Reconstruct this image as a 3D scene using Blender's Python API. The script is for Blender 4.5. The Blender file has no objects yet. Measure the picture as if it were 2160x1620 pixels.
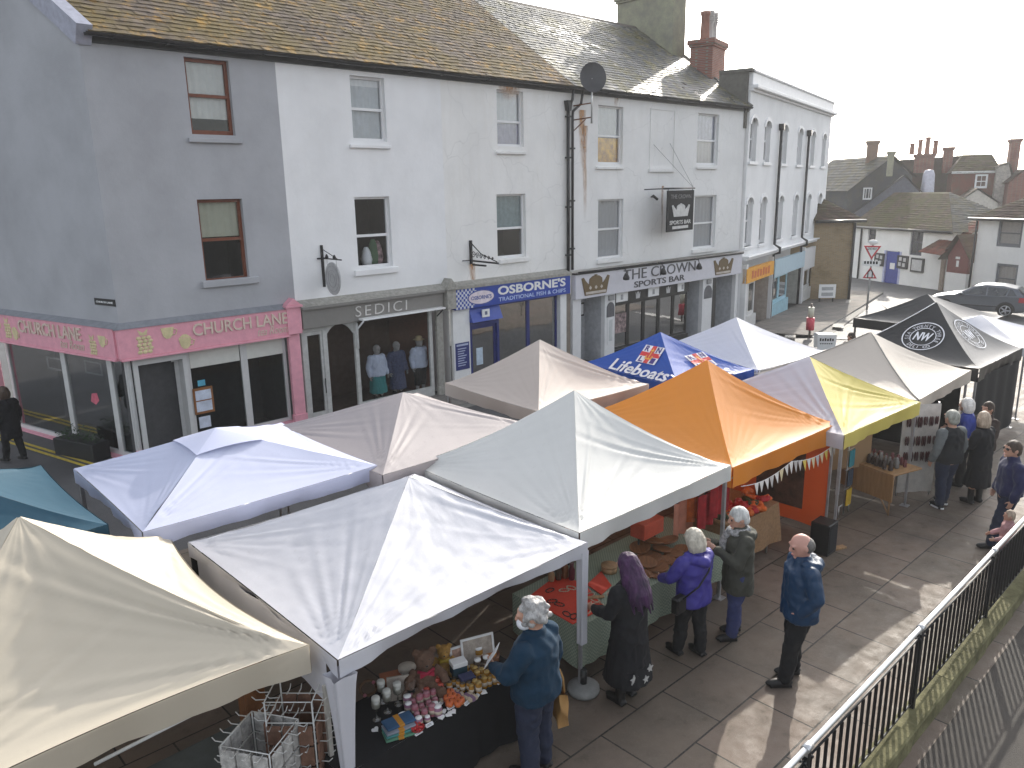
import bpy, bmesh, math, random
import numpy as np
from mathutils import Vector, Matrix, noise as mn
random.seed(7)
SC=bpy.context.scene; COL=SC.collection
# ---------------------------------------------------------------- camera
CAM_R=np.array([[0.7216294,-0.69205409,-0.01766768],[-0.17952851,-0.1624309,-0.97025034],[0.66859594,0.70333302,-0.24145835]])
CAM_H=5.6; FPX=1640.0
cd=bpy.data.cameras.new('camera'); cam=bpy.data.objects.new('camera',cd); COL.objects.link(cam); SC.camera=cam
cd.sensor_width=36; cd.lens=FPX/2160*36; cd.clip_start=.1; cd.clip_end=3000
m=Matrix.Identity(4)
for i in range(3):
    m[i][0]=CAM_R[0][i]; m[i][1]=-CAM_R[1][i]; m[i][2]=-CAM_R[2][i]
m[2][3]=CAM_H; cam.matrix_world=m
# ---------------------------------------------------------------- light
SUN_AZ=22.0; SUN_EL=25.0
w=bpy.data.worlds.new("World"); SC.world=w; w.use_nodes=True
nt=w.node_tree; bg=nt.nodes['Background']; sk=nt.nodes.new('ShaderNodeTexSky'); sk.sky_type='NISHITA'; sk.sun_disc=False
sk.sun_elevation=math.radians(SUN_EL); sk.sun_rotation=math.radians(90-SUN_AZ); sk.dust_density=3; sk.air_density=1.0; sk.ozone_density=2.0; sk.altitude=0
hs=nt.nodes.new('ShaderNodeHueSaturation'); hs.inputs['Saturation'].default_value=.32
nt.links.new(sk.outputs[0],hs.inputs['Color']); nt.links.new(hs.outputs[0],bg.inputs[0]); bg.inputs[1].default_value=.15
sl=bpy.data.lights.new('sun','SUN'); so=bpy.data.objects.new('sun',sl); COL.objects.link(so)
sl.energy=2.0; sl.angle=math.radians(.6); sl.color=(1,.93,.82)
so.rotation_euler=(math.radians(90-SUN_EL),0,math.radians(SUN_AZ+90)); so.location=(30,20,30)
SC.view_settings.view_transform='Standard'; SC.view_settings.look='None'; SC.view_settings.gamma=1; SC.view_settings.exposure=1.35
try: SC.cycles.max_bounces=7; SC.cycles.transparent_max_bounces=12; SC.cycles.sample_clamp_indirect=4; SC.cycles.caustics_reflective=False; SC.cycles.caustics_refractive=False
except Exception: pass
# ---------------------------------------------------------------- pixel helpers (photo pixels 2160x1620 onto real surfaces)
C0=np.array([0,0,CAM_H])
def ray(px,py): return CAM_R.T@np.array([px-1080.,py-810.,FPX])
def ss(t): t=min(1,max(0,t)); return t*t*(3-2*t)
def g(x,y=5.0): return .22-.022*max(-8,min(60,x))-.4*ss((y-11)/6)
def PZ(px,py,z):
    r=ray(px,py); p=C0+(z-CAM_H)/r[2]*r; return p
def PG(px,py,dz=0.0):
    r=ray(px,py); r=r/np.linalg.norm(r); lo,hi=.5,400
    for _ in range(60):
        q=(lo+hi)/2; p=C0+q*r
        if p[2]>g(p[0],p[1])+dz: lo=q
        else: hi=q
    return p
def PY(px,py,y):
    r=ray(px,py); return C0+(y/r[1])*r
def PX(px,py,x):
    r=ray(px,py); return C0+(x/r[0])*r
class Fr:
    "facade frame: u along, d outward, z up"
    def __init__(s,ox,oy,a): s.o=(ox,oy); s.a=math.radians(a); s.c=math.cos(s.a); s.s=math.sin(s.a)
    def __call__(s,p): u,d,z=p; return (s.o[0]+s.c*u+s.s*d, s.o[1]+s.s*u-s.c*d, z)
    def px(s,px,py,d=0.0):
        r=ray(px,py); n=np.array([s.s,-s.c,0]); o=np.array([s.o[0],s.o[1],0])+n*d
        t=((o-C0)@n)/(r@n); p=C0+t*r; q=p-o
        return (q[0]*s.c+q[1]*s.s, p[2])
# ---------------------------------------------------------------- objects
ORG={}
def tag(o,label=None,cat=None,group=None,kind=None):
    if label: o['label']=label
    if cat: o['category']=cat
    if group: o['group']=group
    if kind: o['kind']=kind
    return o
def thing(name,label,cat,loc=(0,0,0),group=None,rz=0):
    o=bpy.data.objects.new(name,None); COL.objects.link(o); o.location=loc; o.empty_display_size=.1
    o.rotation_euler=(0,0,rz)
    ORG[o.name]=Vector(loc); tag(o,label,cat,group); return o
def copy_tree(o,parent=None):
    c=o.copy(); COL.objects.link(c); c.parent=parent
    for ch in list(o.children): copy_tree(ch,c)
    return c
class MB:
    def __init__(s,T=None): s.v=[];s.f=[];s.m=[];s.T=T;s.sm=[]
    def add(s,vs,fs,m=0,smooth=False):
        b=len(s.v); s.v+= [tuple(float(c) for c in v) for v in vs]
        for f in fs: s.f.append([b+i for i in f]); s.m.append(m); s.sm.append(smooth)
        return s
    def quad(s,a,b,c,d,m=0): return s.add([a,b,c,d],[(0,1,2,3)],m)
    def box(s,x0,x1,y0,y1,z0,z1,m=0,R=None,c=None):
        vs=[(x,y,z) for z in (z0,z1) for y in (y0,y1) for x in (x0,x1)]
        if R is not None: vs=[tuple(R@Vector(v)+Vector(c or (0,0,0))) for v in vs]
        return s.add(vs,[(0,2,3,1),(4,5,7,6),(0,1,5,4),(2,6,7,3),(0,4,6,2),(1,3,7,5)],m)
    def tube(s,pts,r,n=8,m=0,cap=True,smooth=True):
        pts=[Vector(p) for p in pts]; k=len(pts); rs=r if isinstance(r,(list,tuple)) else [r]*k
        vs=[];prev=None
        for i,p in enumerate(pts):
            d=(pts[min(i+1,k-1)]-pts[max(i-1,0)]); d=d.normalized() if d.length>1e-9 else Vector((0,0,1))
            if prev is None: a=d.orthogonal().normalized()
            else:
                a=prev-d*prev.dot(d); a=a.normalized() if a.length>1e-6 else d.orthogonal().normalized()
            prev=a; b=d.cross(a)
            for j in range(n):
                t=2*math.pi*j/n; vs.append(p+(a*math.cos(t)+b*math.sin(t))*rs[i])
        fs=[(i*n+j,i*n+(j+1)%n,(i+1)*n+(j+1)%n,(i+1)*n+j) for i in range(k-1) for j in range(n)]
        s.add(vs,fs,m,smooth)
        if cap:
            b=len(s.v)-len(vs)
            for f in (list(range(n))[::-1],[ (k-1)*n+j for j in range(n)]): s.f.append([b+i for i in f]); s.m.append(m); s.sm.append(False)
        return s
    def lathe(s,c,prof,n=20,m=0,smooth=True,sx=1,sy=1,R=None):
        vs=[]
        for r,z in prof:
            for j in range(n):
                t=2*math.pi*j/n; p=Vector((r*sx*math.cos(t),r*sy*math.sin(t),z))
                if R is not None: p=R@p
                vs.append((c[0]+p.x,c[1]+p.y,c[2]+p.z))
        k=len(prof)
        fs=[(i*n+j,i*n+(j+1)%n,(i+1)*n+(j+1)%n,(i+1)*n+j) for i in range(k-1) for j in range(n)]
        fs+= [tuple(range(n))[::-1],tuple((k-1)*n+j for j in range(n))]
        return s.add(vs,fs,m,smooth)
    def ball(s,c,r,nu=12,nv=8,m=0,R=None):
        if not isinstance(r,(tuple,list)): r=(r,r,r)
        vs=[]
        for i in range(nv+1):
            ph=math.pi*i/nv
            for j in range(nu):
                t=2*math.pi*j/nu; p=Vector((r[0]*math.sin(ph)*math.cos(t),r[1]*math.sin(ph)*math.sin(t),-r[2]*math.cos(ph)))
                if R is not None: p=R@p
                vs.append((c[0]+p.x,c[1]+p.y,c[2]+p.z))
        return s.add(vs,[(i*nu+j,i*nu+(j+1)%nu,(i+1)*nu+(j+1)%nu,(i+1)*nu+j) for i in range(nv) for j in range(nu)],m,True)
    def prism(s,poly,d0,d1,m=0,ax=(0,2,1)):
        "polygon in (axis0,axis1) extruded along axis2"
        n=len(poly); vs=[]
        for d in (d0,d1):
            for p in poly:
                v=[0,0,0]; v[ax[0]]=p[0]; v[ax[1]]=p[1]; v[ax[2]]=d; vs.append(v)
        return s.add(vs,[tuple(range(n)),tuple(range(2*n-1,n-1,-1))]+[(i,n+i,n+(i+1)%n,(i+1)%n) for i in range(n)],m)
    def grid(s,nu,nv,fn,m=0,smooth=True,flip=False):
        vs=[fn(i/nu,j/nv) for j in range(nv+1) for i in range(nu+1)]
        return s.add(vs,[(j*(nu+1)+i,j*(nu+1)+i+1,(j+1)*(nu+1)+i+1,(j+1)*(nu+1)+i) for j in range(nv) for i in range(nu)],m,smooth)
    def build(s,name,mats,parent=None,label=None,fix=False,bevel=0):
        me=bpy.data.meshes.new(name)
        vs=[s.T(v) for v in s.v] if s.T else s.v
        if parent is not None:
            o=ORG[parent.name]; vs=[(v[0]-o.x,v[1]-o.y,v[2]-o.z) for v in vs]
        me.from_pydata(vs,[],s.f)
        if not isinstance(mats,(list,tuple)): mats=[mats]
        for mt in mats: me.materials.append(mt)
        me.polygons.foreach_set('material_index',s.m); me.polygons.foreach_set('use_smooth',s.sm)
        if fix or bevel:
            b=bmesh.new(); b.from_mesh(me); bmesh.ops.recalc_face_normals(b,faces=b.faces)
            if bevel: bmesh.ops.bevel(b,geom=[e for e in b.edges if e.calc_length()>bevel*2.5],offset=bevel,segments=1,affect='EDGES',clamp_overlap=True)
            b.to_mesh(me); b.free()
        me.update()
        o=bpy.data.objects.new(name,me); COL.objects.link(o)
        if parent is not None:
            o.parent=parent; ORG[o.name]=ORG[parent.name]
        else: ORG[o.name]=Vector((0,0,0))
        if label: o['label']=label
        return o
def rebase(o,loc):
    "move a single-mesh thing's origin to loc"
    l=Vector(loc); o.data.transform(Matrix.Translation(-l)); o.location=l; ORG[o.name]=l; return o
def text_mesh(body,bold=0.0,shear=0.0,extrude=.01,spacing=1.0,res=3):
    cu=bpy.data.curves.new('t','FONT'); cu.body=body; cu.size=1; cu.extrude=extrude; cu.offset=bold; cu.shear=shear; cu.space_character=spacing; cu.resolution_u=res
    o=bpy.data.objects.new('t',cu); COL.objects.link(o)
    dg=bpy.context.evaluated_depsgraph_get(); me=bpy.data.meshes.new_from_object(o.evaluated_get(dg))
    vs=[tuple(v.co) for v in me.vertices]; fs=[list(p.vertices) for p in me.polygons]
    bpy.data.objects.remove(o); bpy.data.curves.remove(cu); bpy.data.meshes.remove(me)
    return vs,fs
def text_to(mb,body,u0,u1,z0,z1,d0,depth=.02,m=0,bold=0.0,shear=0.0,slope=0.0,spacing=1.0,fn=None):
    "fit text into u0..u1 x z0..z1 at depth d0 (frame u,d,z); fn maps (u,z,d)"
    vs,fs=text_mesh(body,bold,shear,.5,spacing)
    a=np.array(vs); lo=a.min(0); hi=a.max(0); out=[]
    for v in vs:
        fu=(v[0]-lo[0])/(hi[0]-lo[0]+1e-9); fz=(v[1]-lo[1])/(hi[1]-lo[1]+1e-9); fd=(v[2]-lo[2])/(hi[2]-lo[2]+1e-9)
        u=u0+(u1-u0)*fu; z=z0+(z1-z0)*fz+slope*(u-u0); d=d0+depth*fd
        out.append(fn(u,z,d) if fn else (u,d,z))
    mb.add(out,fs,m); return mb
# ---------------------------------------------------------------- materials
MATS={}
def _n(nt,t,**k):
    n=nt.nodes.new(t)
    for a,b in k.items(): setattr(n,a,b)
    return n
def mix(nt,a,b,fac,blend='MIX'):
    n=_n(nt,'ShaderNodeMix',data_type='RGBA',blend_type=blend)
    for i,v in ((0,fac),(6,a),(7,b)):
        if hasattr(v,'is_output'): nt.links.new(v,n.inputs[i])
        elif i==0: n.inputs[0].default_value=v
        else: n.inputs[i].default_value=(*v,1) if len(v)==3 else v
    return n.outputs[2]
def nz(nt,scale,detail=4,vec=None,rough=.6):
    n=_n(nt,'ShaderNodeTexNoise'); n.inputs['Scale'].default_value=scale; n.inputs['Detail'].default_value=detail; n.inputs['Roughness'].default_value=rough
    if vec is not None: nt.links.new(vec,n.inputs['Vector'])
    return n.outputs['Fac']
def ramp(nt,fac,a,b,ca=(0,0,0),cb=(1,1,1)):
    n=_n(nt,'ShaderNodeValToRGB'); e=n.color_ramp.elements; e[0].position=a; e[1].position=b; e[0].color=(*ca,1); e[1].color=(*cb,1)
    nt.links.new(fac,n.inputs[0]); return n.outputs[0]
def coords(nt,scale=(1,1,1),kind='Object',rot=(0,0,0),loc=(0,0,0)):
    t=_n(nt,'ShaderNodeTexCoord'); mp=_n(nt,'ShaderNodeMapping'); mp.inputs['Scale'].default_value=scale; mp.inputs['Rotation'].default_value=rot; mp.inputs['Location'].default_value=loc
    nt.links.new(t.outputs[kind],mp.inputs[0]); return mp.outputs[0]
def bump(nt,h,strength,dist=.01,prev=None):
    b=_n(nt,'ShaderNodeBump'); b.inputs['Strength'].default_value=strength; b.inputs['Distance'].default_value=dist; nt.links.new(h,b.inputs['Height'])
    if prev is not None: nt.links.new(prev,b.inputs['Normal'])
    return b.outputs[0]
def newmat(name):
    m=bpy.data.materials.new(name); m.use_nodes=True; nt=m.node_tree; return m,nt,nt.nodes['Principled BSDF']
def M(name,col,rough=.75,var=.18,scale=6,b=.15,bs=60,metal=0,spec=.4,transl=0,col2=None,stretch=(1,1,1),sheen=0,bd=.01):
    "plain varied surface: two noises move the colour, one bumps it"
    if name in MATS: return MATS[name]
    m,nt,p=newmat(name); c=coords(nt,stretch)
    f=nz(nt,scale,5,c); f2=nz(nt,scale*7,3,c)
    dk=tuple(x*(1-var) for x in col); lt=tuple(min(1,x*(1+var)) for x in (col2 or col))
    a=mix(nt,dk,lt,ramp(nt,f,.3,.7)); a=mix(nt,a,tuple(x*(1-var*.8) for x in col),ramp(nt,f2,.52,.8))
    nt.links.new(a,p.inputs['Base Color']); p.inputs['Roughness'].default_value=rough; p.inputs['Metallic'].default_value=metal; p.inputs['Specular IOR Level'].default_value=spec
    if sheen: p.inputs['Sheen Weight'].default_value=sheen
    if b: nt.links.new(bump(nt,nz(nt,bs,3,c),b,bd),p.inputs['Normal'])
    if transl:
        t=_n(nt,'ShaderNodeBsdfTranslucent'); nt.links.new(a,t.inputs[0]); x=_n(nt,'ShaderNodeMixShader'); x.inputs[0].default_value=transl
        nt.links.new(p.outputs[0],x.inputs[1]); nt.links.new(t.outputs[0],x.inputs[2]); nt.links.new(x.outputs[0],nt.nodes['Material Output'].inputs[0])
    MATS[name]=m; return m
def glass(name,tint=(.93,.94,.95),refl=.12,rough=.03,fk=.45):
    if name in MATS: return MATS[name]
    m=bpy.data.materials.new(name); m.use_nodes=True; nt=m.node_tree; nt.nodes.remove(nt.nodes['Principled BSDF'])
    t=_n(nt,'ShaderNodeBsdfTransparent'); t.inputs[0].default_value=(*tint,1); gl=_n(nt,'ShaderNodeBsdfGlossy'); gl.inputs['Roughness'].default_value=rough
    fr=_n(nt,'ShaderNodeFresnel'); ad=_n(nt,'ShaderNodeMath',operation='ADD'); ad.inputs[1].default_value=refl; nt.links.new(mixf(nt,fr.outputs[0],fk),ad.inputs[0])
    nt.links.new(bump(nt,nz(nt,1.3,2,coords(nt)),.08,.05),gl.inputs['Normal'])
    x=_n(nt,'ShaderNodeMixShader'); nt.links.new(ad.outputs[0],x.inputs[0]); nt.links.new(t.outputs[0],x.inputs[1]); nt.links.new(gl.outputs[0],x.inputs[2]); nt.links.new(x.outputs[0],nt.nodes['Material Output'].inputs[0])
    MATS[name]=m; return m
def wallmat(name,col,dirt=.12,dirtcol=(.35,.33,.28),patch=.9):
    if name in MATS: return MATS[name]
    m,nt,p=newmat(name); c=coords(nt); cs=coords(nt,(1,1,.12))
    big=nz(nt,.6,4,c); st=nz(nt,3.5,5,cs); fine=nz(nt,18,4,c)
    a=mix(nt,tuple(x*patch for x in col),col,ramp(nt,big,.35,.62)); vor=_n(nt,'ShaderNodeTexVoronoi',feature='DISTANCE_TO_EDGE'); vor.inputs['Scale'].default_value=.55; wp=_n(nt,'ShaderNodeVectorMath',operation='ADD'); nv=_n(nt,'ShaderNodeTexNoise'); nv.inputs['Scale'].default_value=1.2; nt.links.new(c,nv.inputs[0]); nt.links.new(c,wp.inputs[0]); nt.links.new(nv.outputs['Color'],wp.inputs[1]); nt.links.new(wp.outputs[0],vor.inputs['Vector']); a=mix(nt,tuple(x*.8 for x in col),a,ramp(nt,mixf(nt,vor.outputs['Distance'],1.0),.0,.006)) if dirt>.1 else a; a=mix(nt,a,tuple(x*y for x,y in zip(col,(.8,.78,.73))),mixf(nt,ramp(nt,st,.5,.85),dirt*2)); a=mix(nt,a,dirtcol,mixf(nt,ramp(nt,fine,.62,.85),dirt))
    nt.links.new(a,p.inputs['Base Color']); p.inputs['Roughness'].default_value=.85; p.inputs['Specular IOR Level'].default_value=.25
    n1=bump(nt,nz(nt,45,4,c),.25,.01); n2=bump(nt,nz(nt,5,3,c),.35,.02,n1); nt.links.new(n2,p.inputs['Normal'])
    MATS[name]=m; return m
def mixf(nt,a,k):
    n=_n(nt,'ShaderNodeMath',operation='MULTIPLY'); nt.links.new(a,n.inputs[0]); n.inputs[1].default_value=k; return n.outputs[0]
def slatemat(name,base,moss,mossamt=(.45,.6),wet=False,lich=(.38,.3,.06)):
    m,nt,p=newmat(name); c=coords(nt); geo=_n(nt,'ShaderNodeNewGeometry'); rnd=geo.outputs['Random Per Island']
    a=mix(nt,tuple(x*.68 for x in base),tuple(x*1.35 for x in base),rnd)
    f=nz(nt,.9,6,c,.7); f2=nz(nt,2.4,6,c,.72); f3=nz(nt,14,4,c,.7)
    a=mix(nt,a,moss,mixf(nt,ramp(nt,f,*mossamt),.85)); a=mix(nt,a,lich,mixf(nt,ramp(nt,f2,.53,.66),.66)); a=mix(nt,a,tuple(x*.4 for x in base),mixf(nt,ramp(nt,f3,.55,.72),.6))
    nt.links.new(a,p.inputs['Base Color'])
    if wet:
        sx=_n(nt,'ShaderNodeSeparateXYZ'); nt.links.new(c,sx.inputs[0])
        wv=ramp(nt,nz(nt,.55,3,c),.5,.66); r=mix(nt,(.62,)*3,ramp(nt,rnd,.3,.75,(.17,)*3,(.6,)*3),wv); nt.links.new(r,p.inputs['Roughness']); p.inputs['Specular IOR Level'].default_value=.45
    else: p.inputs['Roughness'].default_value=.85; p.inputs['Specular IOR Level'].default_value=.2
    nt.links.new(bump(nt,f3,.5,.02),p.inputs['Normal']); return m
def brickmat(name,c1,c2,mortar,bw=.22,bh=.07,rough=.9,rot=(math.pi/2,0,0),ms=.012,b=.6):
    m,nt,p=newmat(name); c=coords(nt,rot=rot); bt=_n(nt,'ShaderNodeTexBrick'); nt.links.new(c,bt.inputs[0])
    bt.inputs['Color1'].default_value=(*c1,1); bt.inputs['Color2'].default_value=(*c2,1); bt.inputs['Mortar'].default_value=(*mortar,1)
    bt.inputs['Scale'].default_value=1; bt.inputs['Brick Width'].default_value=bw; bt.inputs['Row Height'].default_value=bh; bt.inputs['Mortar Size'].default_value=ms; bt.inputs['Bias'].default_value=0
    f=nz(nt,7,5,c); a=mix(nt,bt.outputs[0],(.5,.5,.5),ramp(nt,f,.3,.75),'OVERLAY'); f2=nz(nt,1,4,c); a=mix(nt,a,tuple(x*.6 for x in c1),mixf(nt,ramp(nt,f2,.5,.7),.5))
    nt.links.new(a,p.inputs['Base Color']); p.inputs['Roughness'].default_value=rough; p.inputs['Specular IOR Level'].default_value=.25
    i=_n(nt,'ShaderNodeMath',operation='SUBTRACT'); i.inputs[0].default_value=1; nt.links.new(bt.outputs['Fac'],i.inputs[1])
    nt.links.new(bump(nt,nz(nt,70,3,c),.2,.01,bump(nt,i.outputs[0],b,.01)),p.inputs['Normal']); return m
def flagmat(name):
    m,nt,p=newmat(name); c=coords(nt,rot=(0,0,0)); bt=_n(nt,'ShaderNodeTexBrick'); nt.links.new(c,bt.inputs[0])
    bt.inputs['Color1'].default_value=(.115,.092,.069,1); bt.inputs['Color2'].default_value=(.165,.123,.095,1); bt.inputs['Mortar'].default_value=(.02,.018,.015,1)
    bt.inputs['Scale'].default_value=1; bt.inputs['Brick Width'].default_value=1.08; bt.inputs['Row Height'].default_value=.74; bt.inputs['Mortar Size'].default_value=.010; bt.offset=.43; bt.inputs['Mortar Smooth'].default_value=.1
    f=nz(nt,1.1,5,c); f2=nz(nt,28,4,c); f3=nz(nt,90,2,c); f4=nz(nt,5,4,c)
    a=mix(nt,bt.outputs[0],(.07,.06,.047),mixf(nt,ramp(nt,f,.42,.7),.6)); a=mix(nt,a,(.15,.128,.105),mixf(nt,ramp(nt,f2,.55,.75),.45)); a=mix(nt,a,(.05,.052,.034),mixf(nt,ramp(nt,f4,.6,.75),.45)); a=mix(nt,a,(.24,.21,.18),mixf(nt,ramp(nt,f3,.62,.72),.3))
    nt.links.new(a,p.inputs['Base Color']); r=ramp(nt,f4,.3,.7,(.55,)*3,(.8,)*3); nt.links.new(r,p.inputs['Roughness']); p.inputs['Specular IOR Level'].default_value=.35
    i=_n(nt,'ShaderNodeMath',operation='SUBTRACT'); i.inputs[0].default_value=1; nt.links.new(bt.outputs['Fac'],i.inputs[1])
    nt.links.new(bump(nt,nz(nt,130,3,c),.55,.006,bump(nt,nz(nt,3,3,c),.3,.03,bump(nt,i.outputs[0],.9,.012))),p.inputs['Normal']); return m
def asphalt(name,col=(.06,.06,.062)):
    m,nt,p=newmat(name); c=coords(nt); f=nz(nt,.5,5,c); f2=nz(nt,40,3,c); f3=nz(nt,180,2,c)
    a=mix(nt,tuple(x*.8 for x in col),tuple(x*1.5 for x in col),ramp(nt,f,.35,.7)); a=mix(nt,a,tuple(x*2.4 for x in col),mixf(nt,ramp(nt,f2,.5,.8),.3)); a=mix(nt,a,tuple(x*.4 for x in col),mixf(nt,ramp(nt,f3,.5,.7),.5))
    nt.links.new(a,p.inputs['Base Color']); p.inputs['Roughness'].default_value=.7; p.inputs['Specular IOR Level'].default_value=.45
    nt.links.new(bump(nt,f3,.6,.008),p.inputs['Normal']); return m
def fabric(name,col,rough=.55,transl=.18,var=.05,dirt=(.45,.42,.36),dirtamt=.25):
    if name in MATS: return MATS[name]
    m,nt,p=newmat(name); c=coords(nt); f=nz(nt,1.1,4,c); f2=nz(nt,9,5,c,.7); f3=nz(nt,3.2,5,coords(nt,(1,1,2.2)),.65)
    a=mix(nt,tuple(x*(1-var) for x in col),col,ramp(nt,f,.35,.65)); a=mix(nt,a,tuple(x*y for x,y in zip(col,dirt)),mixf(nt,ramp(nt,f2,.6,.85),dirtamt))
    nt.links.new(a,p.inputs['Base Color']); p.inputs['Roughness'].default_value=rough; p.inputs['Specular IOR Level'].default_value=.35
    nm=bump(nt,nz(nt,220,2,c),.08,.004,bump(nt,f3,.22,.014)); nt.links.new(nm,p.inputs['Normal'])
    t=_n(nt,'ShaderNodeBsdfTranslucent'); nt.links.new(a,t.inputs[0]); x=_n(nt,'ShaderNodeMixShader'); x.inputs[0].default_value=transl
    nt.links.new(p.outputs[0],x.inputs[1]); nt.links.new(t.outputs[0],x.inputs[2]); nt.links.new(x.outputs[0],nt.nodes['Material Output'].inputs[0])
    MATS[name]=m; return m
BLACK=M('black_metal',(.012,.012,.013),.45,b=.05); DARK=M('dark_void',(.018,.018,.02),.9,b=0)
WHITEP=M('white_paint',(.74,.74,.73),.45,var=.05,b=.04); STEEL=M('galvanised_steel',(.5,.5,.5),.38,metal=.85,var=.1,b=.05)
GLASS=glass('window_glass',refl=.04,fk=.13); SHOPGLASS=glass('shop_glass',(.8,.83,.84),.02,fk=.4); PAPER=M('paper',(.75,.75,.74),.8,var=.04,b=0)
# ================================================================ ground
def sheet(name,x0,x1,y0,y1,off,mat,step=1.0,kind='structure',clip=None):
    mb=MB(); nu=int(round((x1-x0)/step)); nv=int(round((y1-y0)/step))
    mb.grid(nu,nv,lambda a,b:(x0+(x1-x0)*a,y0+(y1-y0)*b,g(x0+(x1-x0)*a,y0+(y1-y0)*b)+off),smooth=True)
    return tag(mb.build(name,mat),kind=kind)
ASPH=asphalt('asphalt'); ASPH2=asphalt('asphalt_lane',(.05,.05,.05)); FLAG=flagmat('flagstones')
sheet('ground',-40,160,-20,120,-.03,ASPH,2.0)
sheet('paved_square',-20,34,-20,12,0.0,FLAG)
PAVE=brickmat('pavement_slabs',(.16,.15,.14),(.21,.19,.17),(.08,.08,.075),.6,.6,rot=(0,0,0))
KERB=M('kerb_stone',(.3,.29,.27),.85,b=.3)
def strip(name,pts,mat,off,thick=.0,kind='structure'):
    "flat polygon following the ground"
    mb=MB(); vs=[(x,y,g(x,y)+off) for x,y in pts]; mb.add(vs,[tuple(range(len(vs)))]); return tag(mb.build(name,mat),kind=kind)
mb=MB()
for i in range(27):
    x=5.0+i; 
    for (ya,yb) in ((16.7,17.4),(17.4,18.35)):
        mb.quad((x,ya,g(x,ya)+.09),(x+1,ya,g(x+1,ya)+.09),(x+1,yb,g(x+1,yb)+.1),(x,yb,g(x,yb)+.1))
    mb.quad((x,16.7,g(x,16.7)-.03),(x+1,16.7,g(x+1,16.7)-.03),(x+1,16.7,g(x+1,16.7)+.09),(x,16.7,g(x,16.7)+.09),1)
tag(mb.build('shop_pavement',[PAVE,KERB]),kind='structure')
YEL=M('yellow_line_paint',(.5,.38,.05),.8,var=.3,scale=20)
WLINE=M('white_road_paint',(.62,.61,.58),.8,var=.2,scale=20)
# ================================================================ wall / window kit
def wall(mb,u0,u1,z0,z1,holes,d=0.0,rev=.14,m=0,mr=0):
    us=sorted({u0,u1,*[h[0] for h in holes],*[h[1] for h in holes]}); zs=sorted({z0,z1,*[h[2] for h in holes],*[h[3] for h in holes]})
    for i in range(len(us)-1):
        for j in range(len(zs)-1):
            cu=(us[i]+us[i+1])/2; cz=(zs[j]+zs[j+1])/2
            if any(h[0]<cu<h[1] and h[2]<cz<h[3] for h in holes): continue
            mb.quad((us[i],d,zs[j]),(us[i+1],d,zs[j]),(us[i+1],d,zs[j+1]),(us[i],d,zs[j+1]),m)
    for a,b,c,e in [h[:4] for h in holes]:
        mb.quad((a,d,c),(a,d-rev,c),(a,d-rev,e),(a,d,e),mr); mb.quad((b,d,c),(b,d-rev,c),(b,d-rev,e),(b,d,e),mr)
        mb.quad((a,d,e),(b,d,e),(b,d-rev,e),(a,d-rev,e),mr); mb.quad((a,d,c),(b,d,c),(b,d-rev,c),(a,d-rev,c),mr)
BLIND=M('cream_blind',(.6,.6,.55),.8,var=.06,b=0); BLINDG=M('grey_blind',(.5,.52,.53),.8,var=.08,b=0)
def window(par,fr,u0,u1,z0,z1,fm,blinds=(),d=0.0,rec=.12,fw=.055,rail=.5,sill=None,sm=None,name='window',depth=.9,glassm=None,mull=0,inm=None):
    mb=MB(fr); a=d-rec-.06; b=d-rec
    mb.box(u0,u0+fw,a,b,z0,z1); mb.box(u1-fw,u1,a,b,z0,z1); mb.box(u0+fw,u1-fw,a,b,z1-fw,z1); mb.box(u0+fw,u1-fw,a,b,z0,z0+fw*1.3)
    zr=z0+(z1-z0)*rail
    if rail: mb.box(u0+fw,u1-fw,a,b+.004,zr-.035,zr+.035)
    for k in range(mull):
        um=u0+(u1-u0)*(k+1)/(mull+1); mb.box(um-.018,um+.018,a,b-.004,z0+fw,z1-fw)
    f=mb.build(name,fm,par)
    mb=MB(fr); mb.box(u0+fw-.01,u1-fw+.01,a+.015,a+.025,z0+fw,z1-fw); mb.build('pane',glassm or GLASS,f)
    mb=MB(fr); e=a-depth
    mb.quad((u0,e,z0),(u1,e,z0),(u1,e,z1),(u0,e,z1)); mb.quad((u0,e,z0),(u0,a,z0),(u0,a,z1),(u0,e,z1)); mb.quad((u1,e,z0),(u1,a,z0),(u1,a,z1),(u1,e,z1)); mb.quad((u0,e,z0),(u1,e,z0),(u1,a,z0),(u0,a,z0)); mb.quad((u0,e,z1),(u1,e,z1),(u1,a,z1),(u0,a,z1))
    mb.build('room',inm or DARK,f)
    for (fa,fb,bm,*k) in blinds:
        mb=MB(fr); ua,ub=(k[0],k[1]) if k else (0,1)
        uu0=u0+(u1-u0)*ua; uu1=u0+(u1-u0)*ub
        nn=10
        mb.grid(nn*3,1,lambda p,q:(uu0+(uu1-uu0)*p,a-.03-.012*math.sin(p*40),z0+(z1-z0)*(fa+(fb-fa)*q)))
        mb.build('blind' if not k else 'curtain',bm,f)
    if sill:
        mb=MB(fr); mb.box(sill[0],sill[1],d-rec+.003,d+.09,sill[3],sill[2]); mb.build('sill',sm,f,bevel=.012)
    return f
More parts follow.
